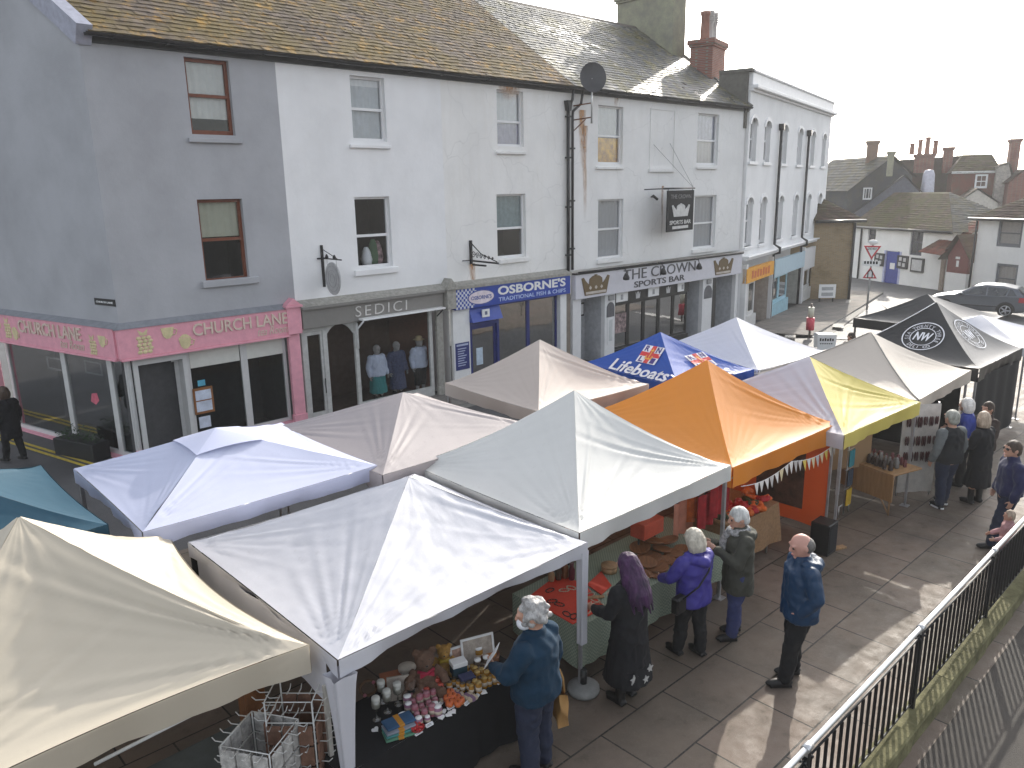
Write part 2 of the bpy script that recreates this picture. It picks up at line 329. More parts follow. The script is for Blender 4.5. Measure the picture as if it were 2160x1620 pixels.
def slates(name,par,fr,u0,u1,pitch,length,e_d,e_z,mat,w=.27,h=.2,left=None,seed=1):
    "individual overlapping slates, each with its own slight tilt"
    rr=random.Random(seed); mb=MB(fr); cp,sp=math.cos(pitch),math.sin(pitch); n=int(length/h)
    def P(u,s,t): return (u,e_d-(s*cp)+t*sp,e_z+s*sp+t*cp)
    for k in range(n):
        s0=k*h-.01; lo=u0 if left is None else left(s0)
        u=lo-(w/2 if k%2 else 0)
        while u<u1:
            a=max(lo,u)+.004; b=min(u1,u+w)-.004; u+=w
            if b-a<.04: continue
            t0=.03+rr.uniform(-.006,.008); t1=.012; s1=s0+h*1.15; ds=rr.uniform(-.012,.012) if rr.random()<.9 else rr.uniform(-.03,.0); tl=rr.uniform(-.006,.006)
            vs=[P(a,s0+ds,t0+tl),P(b,s0+ds,t0-tl),P(b,s1,t1-tl),P(a,s1,t1+tl),P(a,s0+ds,t0+tl-.022),P(b,s0+ds,t0-tl-.022)]
            mb.add(vs,[(0,1,2,3),(4,5,1,0)])
    lo=(left or (lambda s:u0))
    mb.quad(P(lo(0),0,-.012),P(u1,0,-.012),P(u1,n*h,-.012),P(lo(n*h),n*h,-.012))
    return mb.build(name,mat,par)
def backroof(mb,fr_u0,fr_u1,pitch,length,e_d,e_z):
    cp,sp=math.cos(pitch),math.sin(pitch); r=(e_d-length*cp,e_z+length*sp); q=(e_d-2*length*cp,e_z)
    mb.quad((fr_u0,r[0],r[1]),(fr_u1,r[0],r[1]),(fr_u1,q[0],q[1]),(fr_u0,q[0],q[1]))
MAIN=Fr(5.42,18.2,0); SIDE=Fr(5.42,18.2,-76)
mp=MAIN.px
GREYW=wallmat('grey_render',(.40,.405,.425),.09,(.27,.28,.29),patch=.84); WHITEW=wallmat('white_render',(.81,.81,.81),.07); WHITEW2=wallmat('offwhite_render',(.80,.79,.765),.2); WHITEW3=wallmat('bar_render',(.79,.785,.77),.16)
BROWNF=M('brown_window_frame',(.16,.045,.02),.4,var=.15,b=.05); UPVC=M('white_window_frame',(.75,.75,.75),.35,var=.03,b=.02)
PITCH=math.atan(.7); RLEN=6.55; ED=.2; EZ=8.86
SL1=slatemat('lichen_slate',(.125,.098,.078),(.15,.112,.04),(.42,.62),lich=(.46,.26,.05)); SL2=slatemat('wet_slate',(.115,.115,.11),(.13,.115,.035),(.5,.62),wet=True,lich=(.3,.26,.1))
PIPE=M('black_pipe_paint',(.018,.018,.02),.35,b=.05)
def gutter(par,u0,u1,d=ED+.07,z=EZ-.03,fr=MAIN,m=None):
    mb=MB(fr); n=8; k=max(2,int((u1-u0)/1.0)); r=.075
    vs=[];fs=[]
    for i in range(k+1):
        u=u0+(u1-u0)*i/k
        for j in range(n+1):
            t=math.pi+math.pi*j/n; vs.append((u,d+r*math.cos(t),z+r*math.sin(t)+.012*math.sin(u*1.7)))
    for i in range(k):
        for j in range(n): fs.append((i*(n+1)+j,(i+1)*(n+1)+j,(i+1)*(n+1)+j+1,i*(n+1)+j+1))
    mb.add(vs,fs,0,True); mb.box(u0,u1,.0,.03,z-.16,z+.02); u=u0+.5
    while u<u1: mb.box(u-.015,u+.015,d-.08,d+.08,z-.085,z-.07); u+=1.1
    return mb.build('gutter',m or PIPE,par)
def pxwin(a,b): 
    (u0,z1),(u1,z0)=mp(*a,-.0),mp(*b,-.0); return u0,u1,z0,z1
def pxsill(a,b):
    (u0,z1),(u1,z0)=mp(*a,.09),mp(*b,.09); return (u0,u1,z1,z1-max(.09,min(.16,z1-z0)))
def crown_shape(mb,u0,u1,z0,z1,d0,d1,m=0,m2=None):
    W=u1-u0;Hh=z1-z0; pts=[(.12,0),(.88,0),(.92,.3),(1,.86),(.93,.9),(.86,.72),(.74,.5),(.72,.8),(.62,.92),(.5,.95),(.38,.92),(.28,.8),(.26,.5),(.14,.72),(.07,.9),(0,.86),(.08,.3)]
    # split to convex-ish fan pieces: extruded polygon
    mb.prism([(u0+W*p[0],z0+Hh*p[1]) for p in pts],d0,d1,m)
    mb.box(u0+W*.47,u0+W*.53,d0,d1,z0+Hh*.95,z1,m); mb.box(u0+W*.44,u0+W*.56,d0,d1-.001,z0+Hh*.96,z0+Hh*.985,m)
    if m2 is not None:
        mb.box(u0+W*.14,u0+W*.86,d1,d1+.006,z0+Hh*.05,z0+Hh*.17,m2)
        for q in (.3,.5,.7): mb.prism([(u0+W*(q-.05),z0+Hh*.36),(u0+W*q,z0+Hh*.26),(u0+W*(q+.05),z0+Hh*.36),(u0+W*q,z0+Hh*.46)],d1,d1+.006,m2)
# ---------------------------------------------------------------- grey corner building with pink shop
gb=thing('corner_building','grey rendered corner building with pink tea room shopfront and brown sash windows','building',(5.42,18.2,g(5.4,18)))
U1=4.27
FT0,FT1=2.80,2.14   # fascia top/bottom
wins=[((387,119),(497,286),((399,290),(513,303)),[(.5,1,BLIND),(.22,.5,BLIND)],'u'),((415,421),(527,590),((428,594),(549,607)),[(.55,1,M('green_cream_blind',(.5,.5,.38),.8,var=.05,b=0))],'l')]
holes=[pxwin(w_[0],w_[1]) for w_ in wins]
mb=MB(MAIN); wall(mb,0,U1,FT0-.08,EZ,holes)
mb.T=None; vs=[]
for v in mb.v: vs.append(MAIN(v))
mb.v=vs
def sd(u,z,d=0): return SIDE((u,d,z))
gw=[(0,FT0-.08),(-10.9,FT0-.08),(-10.9,EZ),(-5.5,EZ+3.75),(0,EZ)]
mb.add([sd(*p) for p in gw],[(0,1,2,3,4)])
mb.add([sd(-5.9,FT0-.08),sd(-10.9,FT0-.08),sd(-10.9,-.9),sd(-5.9,-.9)],[(0,1,2,3)])
mb.build('wall',GREYW,gb)
BLUEB=M('blue_blind',(.2,.3,.42),.8,b=0)
for w_,h in zip(wins,holes):
    window(gb,MAIN,*h,BROWNF,w_[3],fw=.075,rail=.52,sill=pxsill(*w_[2]),sm=GREYW)
left=lambda s:.12-.249*(s*math.cos(PITCH))
slates('roof',gb,MAIN,0,U1,PITCH,RLEN,ED,EZ,SL1,left=left,seed=2)
gutter(gb,.05,U1)
mb=MB(MAIN); cp,sp=math.cos(PITCH),math.sin(PITCH)
def RP(u,s,t): return (u,ED-s*cp+t*sp,EZ+s*sp+t*cp)
for s0,s1 in ((-.0,RLEN),):
    a0,a1=left(s0),left(s1)
    V=[RP(a0-.2,s0,-.3),RP(a0+.1,s0,-.3),RP(a0+.1,s0,.13),RP(a0-.2,s0,.13),RP(a1-.2,s1,-.3),RP(a1+.1,s1,-.3),RP(a1+.1,s1,.13),RP(a1-.2,s1,.13)]
    mb.add(V,[(0,1,2,3),(4,5,6,7),(0,1,5,4),(1,2,6,5),(2,3,7,6),(0,3,7,4)])
mb.build('gable_coping',M('lavender_render',(.36,.37,.44),.85),gb)
# pink shopfront
PINK=M('pink_paint',(.70,.32,.385),.55,var=.1,b=.05); CREAM=M('cream_letter',(.62,.5,.42),.6,var=.1,b=0); LEAD=M('lead_grey',(.2,.21,.23),.6); SHOPW=M('shop_white_frame',(.55,.55,.54),.5,var=.06)
mb=MB(MAIN); mb.box(-.12,U1-.32,.0,.17,FT1,FT0); mb.box(-.1,U1-.3,.0,.21,FT1-.05,FT1-.001)
k=len(mb.v); mb.v=[MAIN(v) for v in mb.v]; mb.T=None
s2=MB(SIDE); s2.box(-5.65,-.001,.0,.17,FT1-.0,FT0+.02); s2.box(-5.65,.0,.0,.2,FT1-.05,FT1-.001); mb.add([SIDE(v) for v in s2.v],s2.f)
fas=mb.build('fascia',PINK,gb,bevel=.006)
mb=MB(MAIN); mb.add([(-.2,.2,FT0+.002),(U1-.3,.2,FT0+.002),(U1-.3,.0,FT0+.12),(-.05,.0,FT0+.12)],[(0,1,2,3)]); mb.v=[MAIN(v) for v in mb.v]; mb.T=None
mb.add([SIDE(v) for v in [(-5.7,.2,FT0+.022),(.17,.2,FT0+.022),(0,.0,FT0+.12),(-5.7,.0,FT0+.12)]],[(0,1,2,3)]); mb.build('fascia_flashing',LEAD,gb)
def ptxt(fr,body,p0,p1,par,mat,d,depth=.03,name='lettering',bold=.01,shear=0,hz=None,spacing=1.0):
    "p0 px of bottom-left of text, p1 px of top-right"
    u0,z0=fr.px(*p0,d); u1,z1=fr.px(*p1,d); mb=MB(fr); text_to(mb,body,u0,u1,z0,z1,d,depth,bold=bold,shear=shear,spacing=spacing); return mb.build(name,mat,par)
mb=MB(MAIN); text_to(mb,'CHURCH LANE',1.52,3.92,FT0-.36,FT0-.07,.172,.03,bold=.012); mb.build('lettering',CREAM,gb); mb=MB(MAIN); text_to(mb,'tea Room',3.1,3.92,FT0-.58,FT0-.38,.172,.012,shear=.4)
mb.build('lettering',CREAM,gb)
mb=MB(SIDE); text_to(mb,'CHURCH LANE',-4.0,-1.25,FT0-.36,FT0-.05,.172,.03,bold=.012); mb.build('lettering',CREAM,gb); mb=MB(SIDE); text_to(mb,'tea Room',-2.2,-1.2,FT0-.58,FT0-.38,.172,.012,shear=.4); mb.build('lettering',CREAM,gb)
CRM2=M('pale_yellow_motif',(.6,.52,.3),.7,b=0)
def motif(mb,kind,u,z,s,d):
    if kind=='pine':
        for i in range(5):
            for j in range(3): mb.ball((u-.3*s+.3*s*j+(.08*s if i%2 else 0),d,z+i*.22*s),(.16*s,.012,.13*s),8,4)
        mb.prism([(u-.2*s,z+1.05*s),(u-.32*s,z+1.42*s),(u,z+1.2*s),(u+.3*s,z+1.45*s),(u+.2*s,z+1.05*s)],d,d+.008)
    else:
        mb.prism([(u-.35*s,z+.6*s),(u-.25*s,z+.15*s),(u-.1*s,z),(u+.1*s,z),(u+.25*s,z+.15*s),(u+.35*s,z+.6*s)],d,d+.008)
        mb.tube([(u+.3*s,d+.004,z+.5*s),(u+.52*s,d+.004,z+.42*s),(u+.42*s,d+.004,z+.18*s),(u+.24*s,d+.004,z+.17*s)],.025*s,6)
        if kind=='pot': mb.prism([(u-.34*s,z+.62*s),(u-.1*s,z+.8*s),(u+.1*s,z+.8*s),(u+.34*s,z+.62*s)],d,d+.008)
for kk,u,z,s in (('pine',.42,FT1+.1,.36),('cup',.95,FT0-.33,.42),('pot',1.32,FT1+.04,.42)):
    mb=MB(MAIN); motif(mb,kk,u,z,s,.172); mb.build('painted_motif',CRM2,gb)
for kk,u,z,s in (('pine',-4.6,FT1+.13,.34),('cup',-5.1,FT0-.4,.4),('pot',-4.25,FT1+.08,.4),('cup',-.45,FT0-.42,.42),('pine',-.85,FT1+.06,.3)):
    mb=MB(SIDE); motif(mb,kk,u,z,s,.172); mb.build('painted_motif',CRM2,gb)
GZ=g(5.4,18.2)+.02
def pil(par,fr,u0,u1,z0,z1,dd,mat,cap=True,name='pilaster',capz=None):
    mb=MB(fr); mb.box(u0,u1,.0,dd,z0,z1-.0); mb.box(u0-.03,u1+.03,0,dd+.03,z0,z0+.28)
    if cap:
        c=capz; mb.box(u0-.04,u1+.04,0,dd+.1,z1+.002,c-.18); mb.box(u0-.08,u1+.08,0,dd+.15,c-.178,c-.12)
        mb.prism([(u0-.05,c-.118),(u1+.05,c-.118),((u0+u1)/2,c+.06)],.0,dd+.12)
    return mb.build(name,mat,par,bevel=.006)
pil(gb,MAIN,3.94,4.25,GZ,FT1,.12,PINK,capz=FT0+.2)
pil(gb,SIDE,-5.95,-5.66,GZ-.4,FT1,.12,PINK,capz=FT0+.25)
# windows of the pink shop: posts and panes
SZ=GZ+.22
room=M('tea_room_dark',(.055,.055,.058),.9,b=0)
def glazing(par,fr,edges,z0,z1,fm,d=-.1,w=.07,glassm=None,name='shop_window',back=1.6,inm=None,solid=()):
    for i in range(len(edges)-1):
        a,b=edges[i],edges[i+1]; mb=MB(fr); mb.box(a,a+w,d-.05,d+.02,z0,z1); mb.box(b-w+.001,b-.001,d-.05,d+.018,z0,z1); mb.box(a+w,b-w,d-.05,d+.019,z1-w,z1); mb.box(a+w,b-w,d-.05,d+.022,z0,z0+w)
        f=mb.build(name,fm,par); mb=MB(fr); mb.box(a+w,b-w,d-.02,d-.01,z0+w,z1-w); mb.build('pane',glassm or SHOPGLASS,f)
    mb=MB(fr); e=d-back; u0,u1=edges[0],edges[-1]
    mb.quad((u0,e,z0-.3),(u1,e,z0-.3),(u1,e,z1),(u0,e,z1)); mb.quad((u0,e,z0-.3),(u0,d-.06,z0-.3),(u0,d-.06,z1),(u0,e,z1)); mb.quad((u1,e,z0-.3),(u1,d-.06,z0-.3),(u1,d-.06,z1),(u1,e,z1)); mb.quad((u0,e,z0-.3),(u1,e,z0-.3),(u1,d-.06,z0-.3),(u0,d-.06,z0-.3)); mb.quad((u0,e,z1),(u1,e,z1),(u1,d-.06,z1),(u0,d-.06,z1))
    return mb.build('shop_interior',inm or room,par)
uu=lambda px,py,d=-.1:mp(px,py,d)[0]
e0=[.03,uu(276,760),uu(388,756)]; 
glazing(gb,MAIN,[.03,e0[1]],SZ,FT1,SHOPW); 
glazing(gb,MAIN,[uu(390,750),uu(512,735),3.93],SZ-.1,FT1,SHOPW,w=.085)
mb=MB(MAIN); a,b=e0[1],uu(390,750)
mb.box(a,a+.1,-.4,.0,GZ,FT1); mb.box(b-.1,b-.001,-.4,-.005,GZ,FT1); mb.box(a+.1,b-.1,-.4,-.003,FT1-.22,FT1)
dr=mb.build('door_frame',SHOPW,gb)
mb=MB(MAIN); mb.box(a+.1,a+.19,-.36,-.31,GZ,FT1-.22); mb.box(b-.19,b-.1,-.36,-.31,GZ,FT1-.22); mb.box(a+.19,b-.19,-.36,-.31,GZ,GZ+.25); mb.box(a+.19,b-.19,-.36,-.31,FT1-.32,FT1-.22); door=mb.build('door',SHOPW,gb)
mb=MB(MAIN); mb.box(a+.19,b-.19,-.345,-.33,GZ+.25,FT1-.32); mb.build('pane',glass('door_glass',(.06,.06,.07),.05),door)
mb=MB(MAIN); mb.tube([(a+.16,-.27,GZ+.85),(a+.16,-.27,GZ+1.25)],.015,6); mb.build('handle',BLACK,door)
mb=MB(MAIN)
for (u,z,ww,hh) in ((a+.3,GZ+1.0,.2,.3),(a+.75,GZ+1.55,.2,.32),(a+.26,GZ+1.5,.09,.09)): mb.box(u,u+ww,-.328,-.325,z,z+hh)
mb.build('notice',M('notice_paper',(.5,.55,.65),.8,b=0),door)
PINKP=M('pink_poster',(.55,.12,.17),.8,var=.3,b=0)
mb=MB(MAIN); mb.prism([(a+.55,GZ+.98),(a+.62,GZ+.9),(a+.7,GZ+1.02),(a+.68,GZ+1.13),(a+.58,GZ+1.1)],-.328,-.324); mb.build('sticker',PINKP,door)
mb=MB(MAIN); mb.box(b,3.93,-.14,.05,GZ-.05,SZ-.1); mb.box(.03,e0[1],-.14,.05,GZ-.05,SZ); mb.build('stall_riser',PINK,gb)
for q0,q1 in ((uu(398,745),uu(503,735)),(uu(518,735),3.88)): mb=MB(MAIN); mb.box(q0,q1,-.099,-.09,FT1-.5,FT1-.02); mb.build('roller_blind',BLIND,gb)
WOODF=M('orange_wood_frame',(.25,.1,.03),.5)
bx=uu(402,800); mb=MB(MAIN); mb.box(bx,bx+.48,-.09,-.06,GZ+.78,GZ+1.42,0)
mb.box(bx+.05,bx+.43,-.06,-.055,GZ+1.12,GZ+1.36,1); mb.box(bx+.05,bx+.43,-.06,-.055,GZ+.84,GZ+1.09,1); mb.box(bx+.08,bx+.36,-.09,-.085,GZ+.42,GZ+.7,1); mb.build('menu_board',[WOODF,M('menu_paper',(.55,.6,.7),.8,b=0)],gb)
mb=MB(MAIN); mb.box(bx+.15,bx+.33,-.088,-.084,GZ+1.46,GZ+1.6); mb.build('rating_sticker',M('cyan_sticker',(.1,.4,.55),.6,b=0),gb)
# side windows
sz=GZ-.0; e=[SIDE.px(*q,-.1)[0] for q in ((50,720),(130,735),(228,748))]
glazing(gb,SIDE,[-5.45,e[1],e[2],-.03],sz,FT1,SHOPW,w=.1,back=1.2)
mb=MB(SIDE); mb.box(-5.66,-.03,-.14,.06,GZ-.5,sz-.001); mb.build('stall_riser',PINK,gb)
mb=MB(SIDE)
for q in ((175,763),(95,755)):
    u,z=SIDE.px(*q,-.2); w2,h2=.33,.2
    mb.box(u,u+.72,-.24,-.22,z-.28,z-.24); mb.box(u,u+.72,-.24,-.22,z,z+.04); mb.box(u,u+.05,-.24,-.22,z-.24,z); mb.box(u+.67,u+.72,-.24,-.22,z-.24,z)
mb.build('hanging_frame',M('dull_white',(.3,.3,.3),.6),gb)
mb=MB(SIDE); u,z=SIDE.px(190,838,-.1); mb.prism([(u,z-.1),(u+.2,z-.16),(u+.36,z-.04),(u+.3,z+.14),(u+.08,z+.1)],-.11,-.106); mb.build('sticker',PINKP,gb)
# street name plate
sn=thing('street_nameplate','black street name plate reading CHURCH LANE at the grey corner','sign',SIDE((-.5,.02,3.0)))
u0,z1=SIDE.px(198,628,.02); u1,z0=SIDE.px(244,647,.02)
mb=MB(SIDE); mb.box(u0,u1,.005,.025,z0,z1); pl=mb.build('plate',BLACK,sn,bevel=.008); mb=MB(SIDE); text_to(mb,'CHURCH LANE',u0+.08,u1-.08,z0+.055,z1-.055,.026,.006,bold=.02); mb.build('lettering',WHITEP,sn)
# ---------------------------------------------------------------- white building with the taupe clothes shop
def terrace(label,u0,u1,zb,wm,wins,roofm,seed,rl=True):
    b=thing('terraced_building',label,'building',MAIN((u0,0,g(5.42+u0,18.2))))
    holes=[pxwin(w_[0],w_[1]) for w_ in wins]
    mb=MB(MAIN); wall(mb,u0,u1,zb,EZ,holes)
    mb.quad((u0,0,-1.2),(u0,-6,-1.2),(u0,-6,EZ),(u0,0,EZ)); mb.quad((u1,-.4,-1.2),(u1,-8,-1.2),(u1,-8,EZ),(u1,-.4,EZ)); mb.build('wall',wm,b)
    for w_,h in zip(wins,holes): window(b,MAIN,*h,UPVC,w_[3],fw=.06,rail=w_[4],sill=pxsill(*w_[2]),sm=wm,inm=w_[5] if len(w_)>5 else None)
    slates('roof',b,MAIN,u0,u1,PITCH,RLEN,ED,EZ,roofm,seed=seed)
    gutter(b,u0,u1); return b
DKROOM=M('dim_room',(.06,.05,.045),.9,b=0); GRN=M('green_cloth',(.1,.16,.09),.9); RAIL=M('clothes_mixed',(.3,.2,.2),.9,var=.8,scale=9)
b1=terrace('plain white terraced building above the taupe clothes shop','u' and 4.27,9.3,2.95,WHITEW,[((737,158),(817,299),((740,304),(826,314)),[(0,.5,BLINDG),(.5,.86,BLINDG),(.86,1,WHITEP)],.5),((747,416),(829,561),((750,571),(842,581)),[],.46,DKROOM)],SL1,3)
b2=terrace('off-white terraced building above the blue fish and chip shop','u' and 9.3,14.75,2.95,WHITEW2,[((1047,188),(1105,310),((1049,318),(1111,326)),[(.42,1,BLINDG),(0,.42,M('purple_grey_blind',(.28,.28,.38),.8,b=0))],.45),((1047,410),(1110,541),((1056,548),(1117,551)),[(.45,1,M('sea_green_blind',(.28,.36,.36),.8,b=0))],.47)],SL1,4)
u,z=mp(790,520,-.3); mb=MB(MAIN); 
for du,mm,h_ in ((-.25,0,.55),(-.02,1,.75),(.12,2,.7)): mb.lathe(MAIN((u+du,0,z))if 0 else (u+du,-.35,z-.55),[(.12,0),(.16,h_*.4),(.11,h_*.8),(.05,h_)],10,mm)
mb.build('clothes_display',[WHITEP,GRN,RAIL],b1)
TAUPE=M('taupe_paint',(.2,.19,.175),.55,var=.06,b=.05); STONE=M('weathered_stone',(.3,.29,.26),.9,var=.25,scale=10,b=.4)
# clothes shop front
z1,zb_=2.86,2.28
mb=MB(MAIN); mb.box(4.33,8.95,.0,.2,2.22,2.72); mb.box(4.3,9.0,.0,.3,2.721,2.8); fs_=mb.build('fascia',TAUPE,b1,bevel=.008)
mb=MB(MAIN); mb.add([(4.28,.3,2.802),(9.0,.3,2.802),(9.0,0,2.955),(4.28,0,2.955)],[(0,1,2,3)]); mb.build('fascia_flashing',STONE,b1)
u0,z0=mp(750,672,.2); u1,zz=mp(858,637,.2)
mb=MB(MAIN); text_to(mb,'SEDICI',u0,u1,2.36,2.64,.202,.02,bold=-.012,shear=.05,spacing=1.25); mb.build('lettering',M('silver_letter',(.6,.58,.55),.4,b=0),b1)
GZ1=g(11.5,18.2)+.03
uu=lambda px,py,d=-.05:mp(px,py,d)[0]
SEDIN=M('clothes_shop_room',(.11,.075,.06),.9,b=0); SFR=M('pale_grey_frame',(.48,.48,.46),.5)
mb=MB(MAIN); A,B=4.36,5.25
mb.box(A,A+.09,-.1,.0,GZ1,2.22); mb.box(A+.62,A+.75,-.1,.0,GZ1,2.22); mb.box(A+.09,A+.62,-.1,.0,2.1,2.22)
mb.build('door_frame',SFR,b1)
mb=MB(MAIN); mb.box(A+.1,A+.17,-.08,-.02,GZ1,2.09); mb.box(A+.55,A+.615,-.08,-.02,GZ1,2.09); mb.box(A+.17,A+.55,-.08,-.02,GZ1,GZ1+.3); mb.box(A+.17,A+.55,-.08,-.02,2.0,2.09); d1=mb.build('door',SFR,b1)
mb=MB(MAIN); mb.box(A+.17,A+.55,-.06,-.05,GZ1+.3,2.0); mb.build('pane',SHOPGLASS,d1); mb=MB(MAIN); mb.tube([(A+.585,.03,GZ1+.8),(A+.585,.03,GZ1+1.2)],.015,6); mb.build('handle',BLACK,d1)
# recess and display: interior shell
ci=uu(752,760); ce=uu(925,720)
mb=MB(MAIN); u0,u1=A+.09,8.62; D=-2.2
mb.quad((u0,D,GZ1-.1),(u1,D,GZ1-.1),(u1,D,2.22),(u0,D,2.22)); mb.quad((u0,D,GZ1-.1),(u0,-.1,GZ1-.1),(u0,-.1,2.22),(u0,D,2.22)); mb.quad((u0,D,GZ1),(u1,D,GZ1),(u1,0,GZ1),(u0,0,GZ1)); mb.quad((u0,D,2.215),(u1,D,2.215),(u1,0,2.215),(u0,0,2.215))
mb.build('shop_interior',SEDIN,b1)
mb=MB(MAIN); mb.quad((8.62,D,GZ1-.1),(8.62,-.05,GZ1-.1),(8.62,-.05,2.22),(8.62,D,2.22)); mb.build('wood_panel',M('red_wood',(.14,.045,.025),.5,var=.3,stretch=(1,1,6)),b1)
mb=MB(MAIN); mb.box(ci-.05,ci+.06,-.06,.02,GZ1,2.22); mb.box(8.52,8.63,-.06,.02,GZ1,2.22); mb.box(ci+.06,8.52,-.06,.02,GZ1,GZ1+.3); wf=mb.build('shop_window',SFR,b1); mb=MB(MAIN); mb.box(ci+.06,8.52,-.03,-.02,GZ1+.3,2.2); mb.build('pane',glass('clear_shop_glass',(.93,.94,.94),.015,fk=.12),wf)
mb=MB(MAIN)   # arched bracket over recess
pts=[(A+.75,2.22)]+[(A+.75+.0+ (ci-.05-A-.75)*t,2.2-.34*(abs(t-.45)/.55)**2.2) for t in [i/10 for i in range(11)]]+[(ci-.05,2.22)]
mb.prism(pts,-.05,.0); mb.build('arched_head',SFR,b1)
aw=thing('shop_awning','retracted awning cassette with white front bar under the taupe sign','awning',MAIN((ci,.1,2.2)))
mb=MB(MAIN); mb.box(ci,8.85,.203,.42,2.26,2.31); mb.build('front_bar',WHITEP,aw)
mb=MB(MAIN); mb.add([(ci,.06,2.2),(8.85,.06,2.2),(8.85,.4,2.255),(ci,.4,2.255)],[(0,1,2,3)]); mb.build('canvas',M('dark_canvas',(.03,.03,.035),.9),aw)
for q in (ci+.03,8.78):
    mb=MB(MAIN); mb.tube([(q,.04,1.6),(q,.06,2.0),(q,.38,2.24)],.025,6); mb.tube([(q,.04,1.45),(q,.04,2.15)],.03,6); mb.build('arm',WHITEP if q<7 else PIPE,aw)
pil(b1,MAIN,8.75,8.98,GZ1,2.22,.1,STONE,cap=False)
mb=MB(MAIN); mb.box(9.0,9.34,.0,.34,2.2,2.78); mb.box(8.96,9.38,.0,.4,2.781,2.85); mb.prism([(8.97,2.851),(9.37,2.851),(9.17,3.12)],.0,.36); mb.build('corbel',STONE,b1,bevel=.01)
# ---------------------------------------------------------------- fish shop front
SBLUE=M('sign_blue',(.025,.06,.33),.35,var=.06,b=0); DBLUE=M('dark_blue_paint',(.02,.03,.16),.4,b=.05)
GZ2=g(17,18.2)+.03
f0,f1=mp(960,640,.2)[0],mp(1203,610,.2)[0]
mb=MB(MAIN); mb.box(f0,f1,.0,.2,2.12,2.74); mb.build('sign_panel',SBLUE,b2,bevel=.006)
mb=MB(MAIN); mb.box(f0-.05,f1+.03,.0,.24,2.742,2.83); mb.add([(f0-.05,.24,2.832),(f1+.03,.24,2.832),(f1+.03,0,2.955),(f0-.05,0,2.955)],[(0,1,2,3)]); mb.build('fascia_flashing',STONE,b2)
mb=MB(MAIN); text_to(mb,"OSBORNE'S",f0+1.75,f1-.25,2.4,2.69,.202,.01,bold=.03); mb.build('lettering',WHITEP,b2)
mb=MB(MAIN); text_to(mb,'TRADITIONAL FISH & CHIPS',f0+1.78,f1-.25,2.2,2.33,.202,.008,bold=.005); mb.build('lettering',M('pale_blue_letter',(.45,.55,.8),.5,b=0),b2)
mb=MB(MAIN)
for i in range(16):
    for j in range(8):
        if (i+j)%2==0 and i<13-abs(j-4)*.8: mb.box(f0+.03+i*.075,f0+.03+(i+1)*.075,.202,.206,2.13+j*.075,2.13+(j+1)*.075)
mb.build('chequer_pattern',M('chequer_white',(.6,.62,.7),.5,b=0),b2)
mb=MB(MAIN); ec=f0+1.05; n=28
mb.prism([(ec+.52*math.cos(2*math.pi*i/n),2.42+.2*math.sin(2*math.pi*i/n)) for i in range(n)],.207,.213); mb.prism([(ec+.56*math.cos(2*math.pi*i/n),2.42+.235*math.sin(2*math.pi*i/n)) for i in range(n)],.2065,.21,1)
text_to(mb,"OSBORNE'S",ec-.42,ec+.42,2.36,2.48,.2135,.004,1,bold=.02); mb.build('oval_badge',[M('badge_pink',(.7,.62,.66),.5,b=0),M('badge_blue',(.05,.08,.3),.5,b=0)],b2)
da,db=uu(987,720),uu(1050,710); 
mb=MB(MAIN); mb.box(f0,da-.001,-.05,.06,GZ2,2.12); mb.build('pilaster',WHITEP,b2)
mb=MB(MAIN); mb.box(f0+.06,da-.06,.062,.075,GZ2+.75,GZ2+1.6,0); mb.box(f0+.1,da-.1,.076,.08,GZ2+1.5,GZ2+1.56,1)
for j in range(8): mb.box(f0+.14,da-.18-.05*(j%3),.076,.08,GZ2+1.4-j*.075,GZ2+1.43-j*.075,1)
mb.build('menu_board',[DBLUE,M('menu_text',(.4,.45,.6),.7,b=0)],b2)
mb=MB(MAIN); mb.box(da,da+.09,-.12,.02,GZ2,2.12); mb.box(db-.09,db,-.12,.02,GZ2,2.12); mb.box(da+.09,db-.09,-.12,.019,1.5,1.6); mb.build('door_frame',DBLUE,b2)
mb=MB(MAIN); mb.add([(da,.03,2.1),(db,.03,2.1),(db,.22,1.66),(da,.22,1.66),(da,.03,1.66),(db,.03,1.66)],[(0,1,2,3),(3,2,5,4),(0,3,4),(1,5,2)]); mb.build('transom_canopy',SBLUE,b2)
mb=MB(MAIN); mb.box(da+.42,da+.72,.16,.2,1.78,2.02,0); mb.box(da+.52,da+.62,.2,.206,1.85,1.96,1); mb.build('round_logo_sign',[WHITEP,M('dark_logo',(.1,.12,.2),.6,b=0)],b2)
mb=MB(MAIN); mb.box(da+.1,da+.18,-.1,-.05,GZ2,1.5); mb.box(db-.18,db-.1,-.1,-.05,GZ2,1.5); mb.box(da+.18,db-.18,-.1,-.05,GZ2,GZ2+.3); mb.box(da+.18,db-.18,-.1,-.05,1.4,1.5); dd=mb.build('door',DBLUE,b2); mb=MB(MAIN); mb.box(da+.18,db-.18,-.08,-.07,GZ2+.3,1.4); mb.build('pane',glass('smoky_glass',(.15,.15,.16),.05),dd); mb=MB(MAIN); mb.box(da+.35,da+.62,-.068,-.064,GZ2+.75,GZ2+1.3); mb.build('notice',M('notice_blue',(.5,.6,.7),.7,b=0),dd)
wa,wb2=db+.01,uu(1176,680)
glazing(b2,MAIN,[wa,(wa+wb2)/2,wb2],GZ2+.5,2.1,DBLUE,w=.07,back=1.5,inm=M('chip_shop_room',(.06,.065,.05),.9,var=.7,scale=5,b=0))
mb=MB(MAIN); mb.box(wa,wb2,-.1,.04,GZ2,GZ2+.5); mb.build('stall_riser',DBLUE,b2)
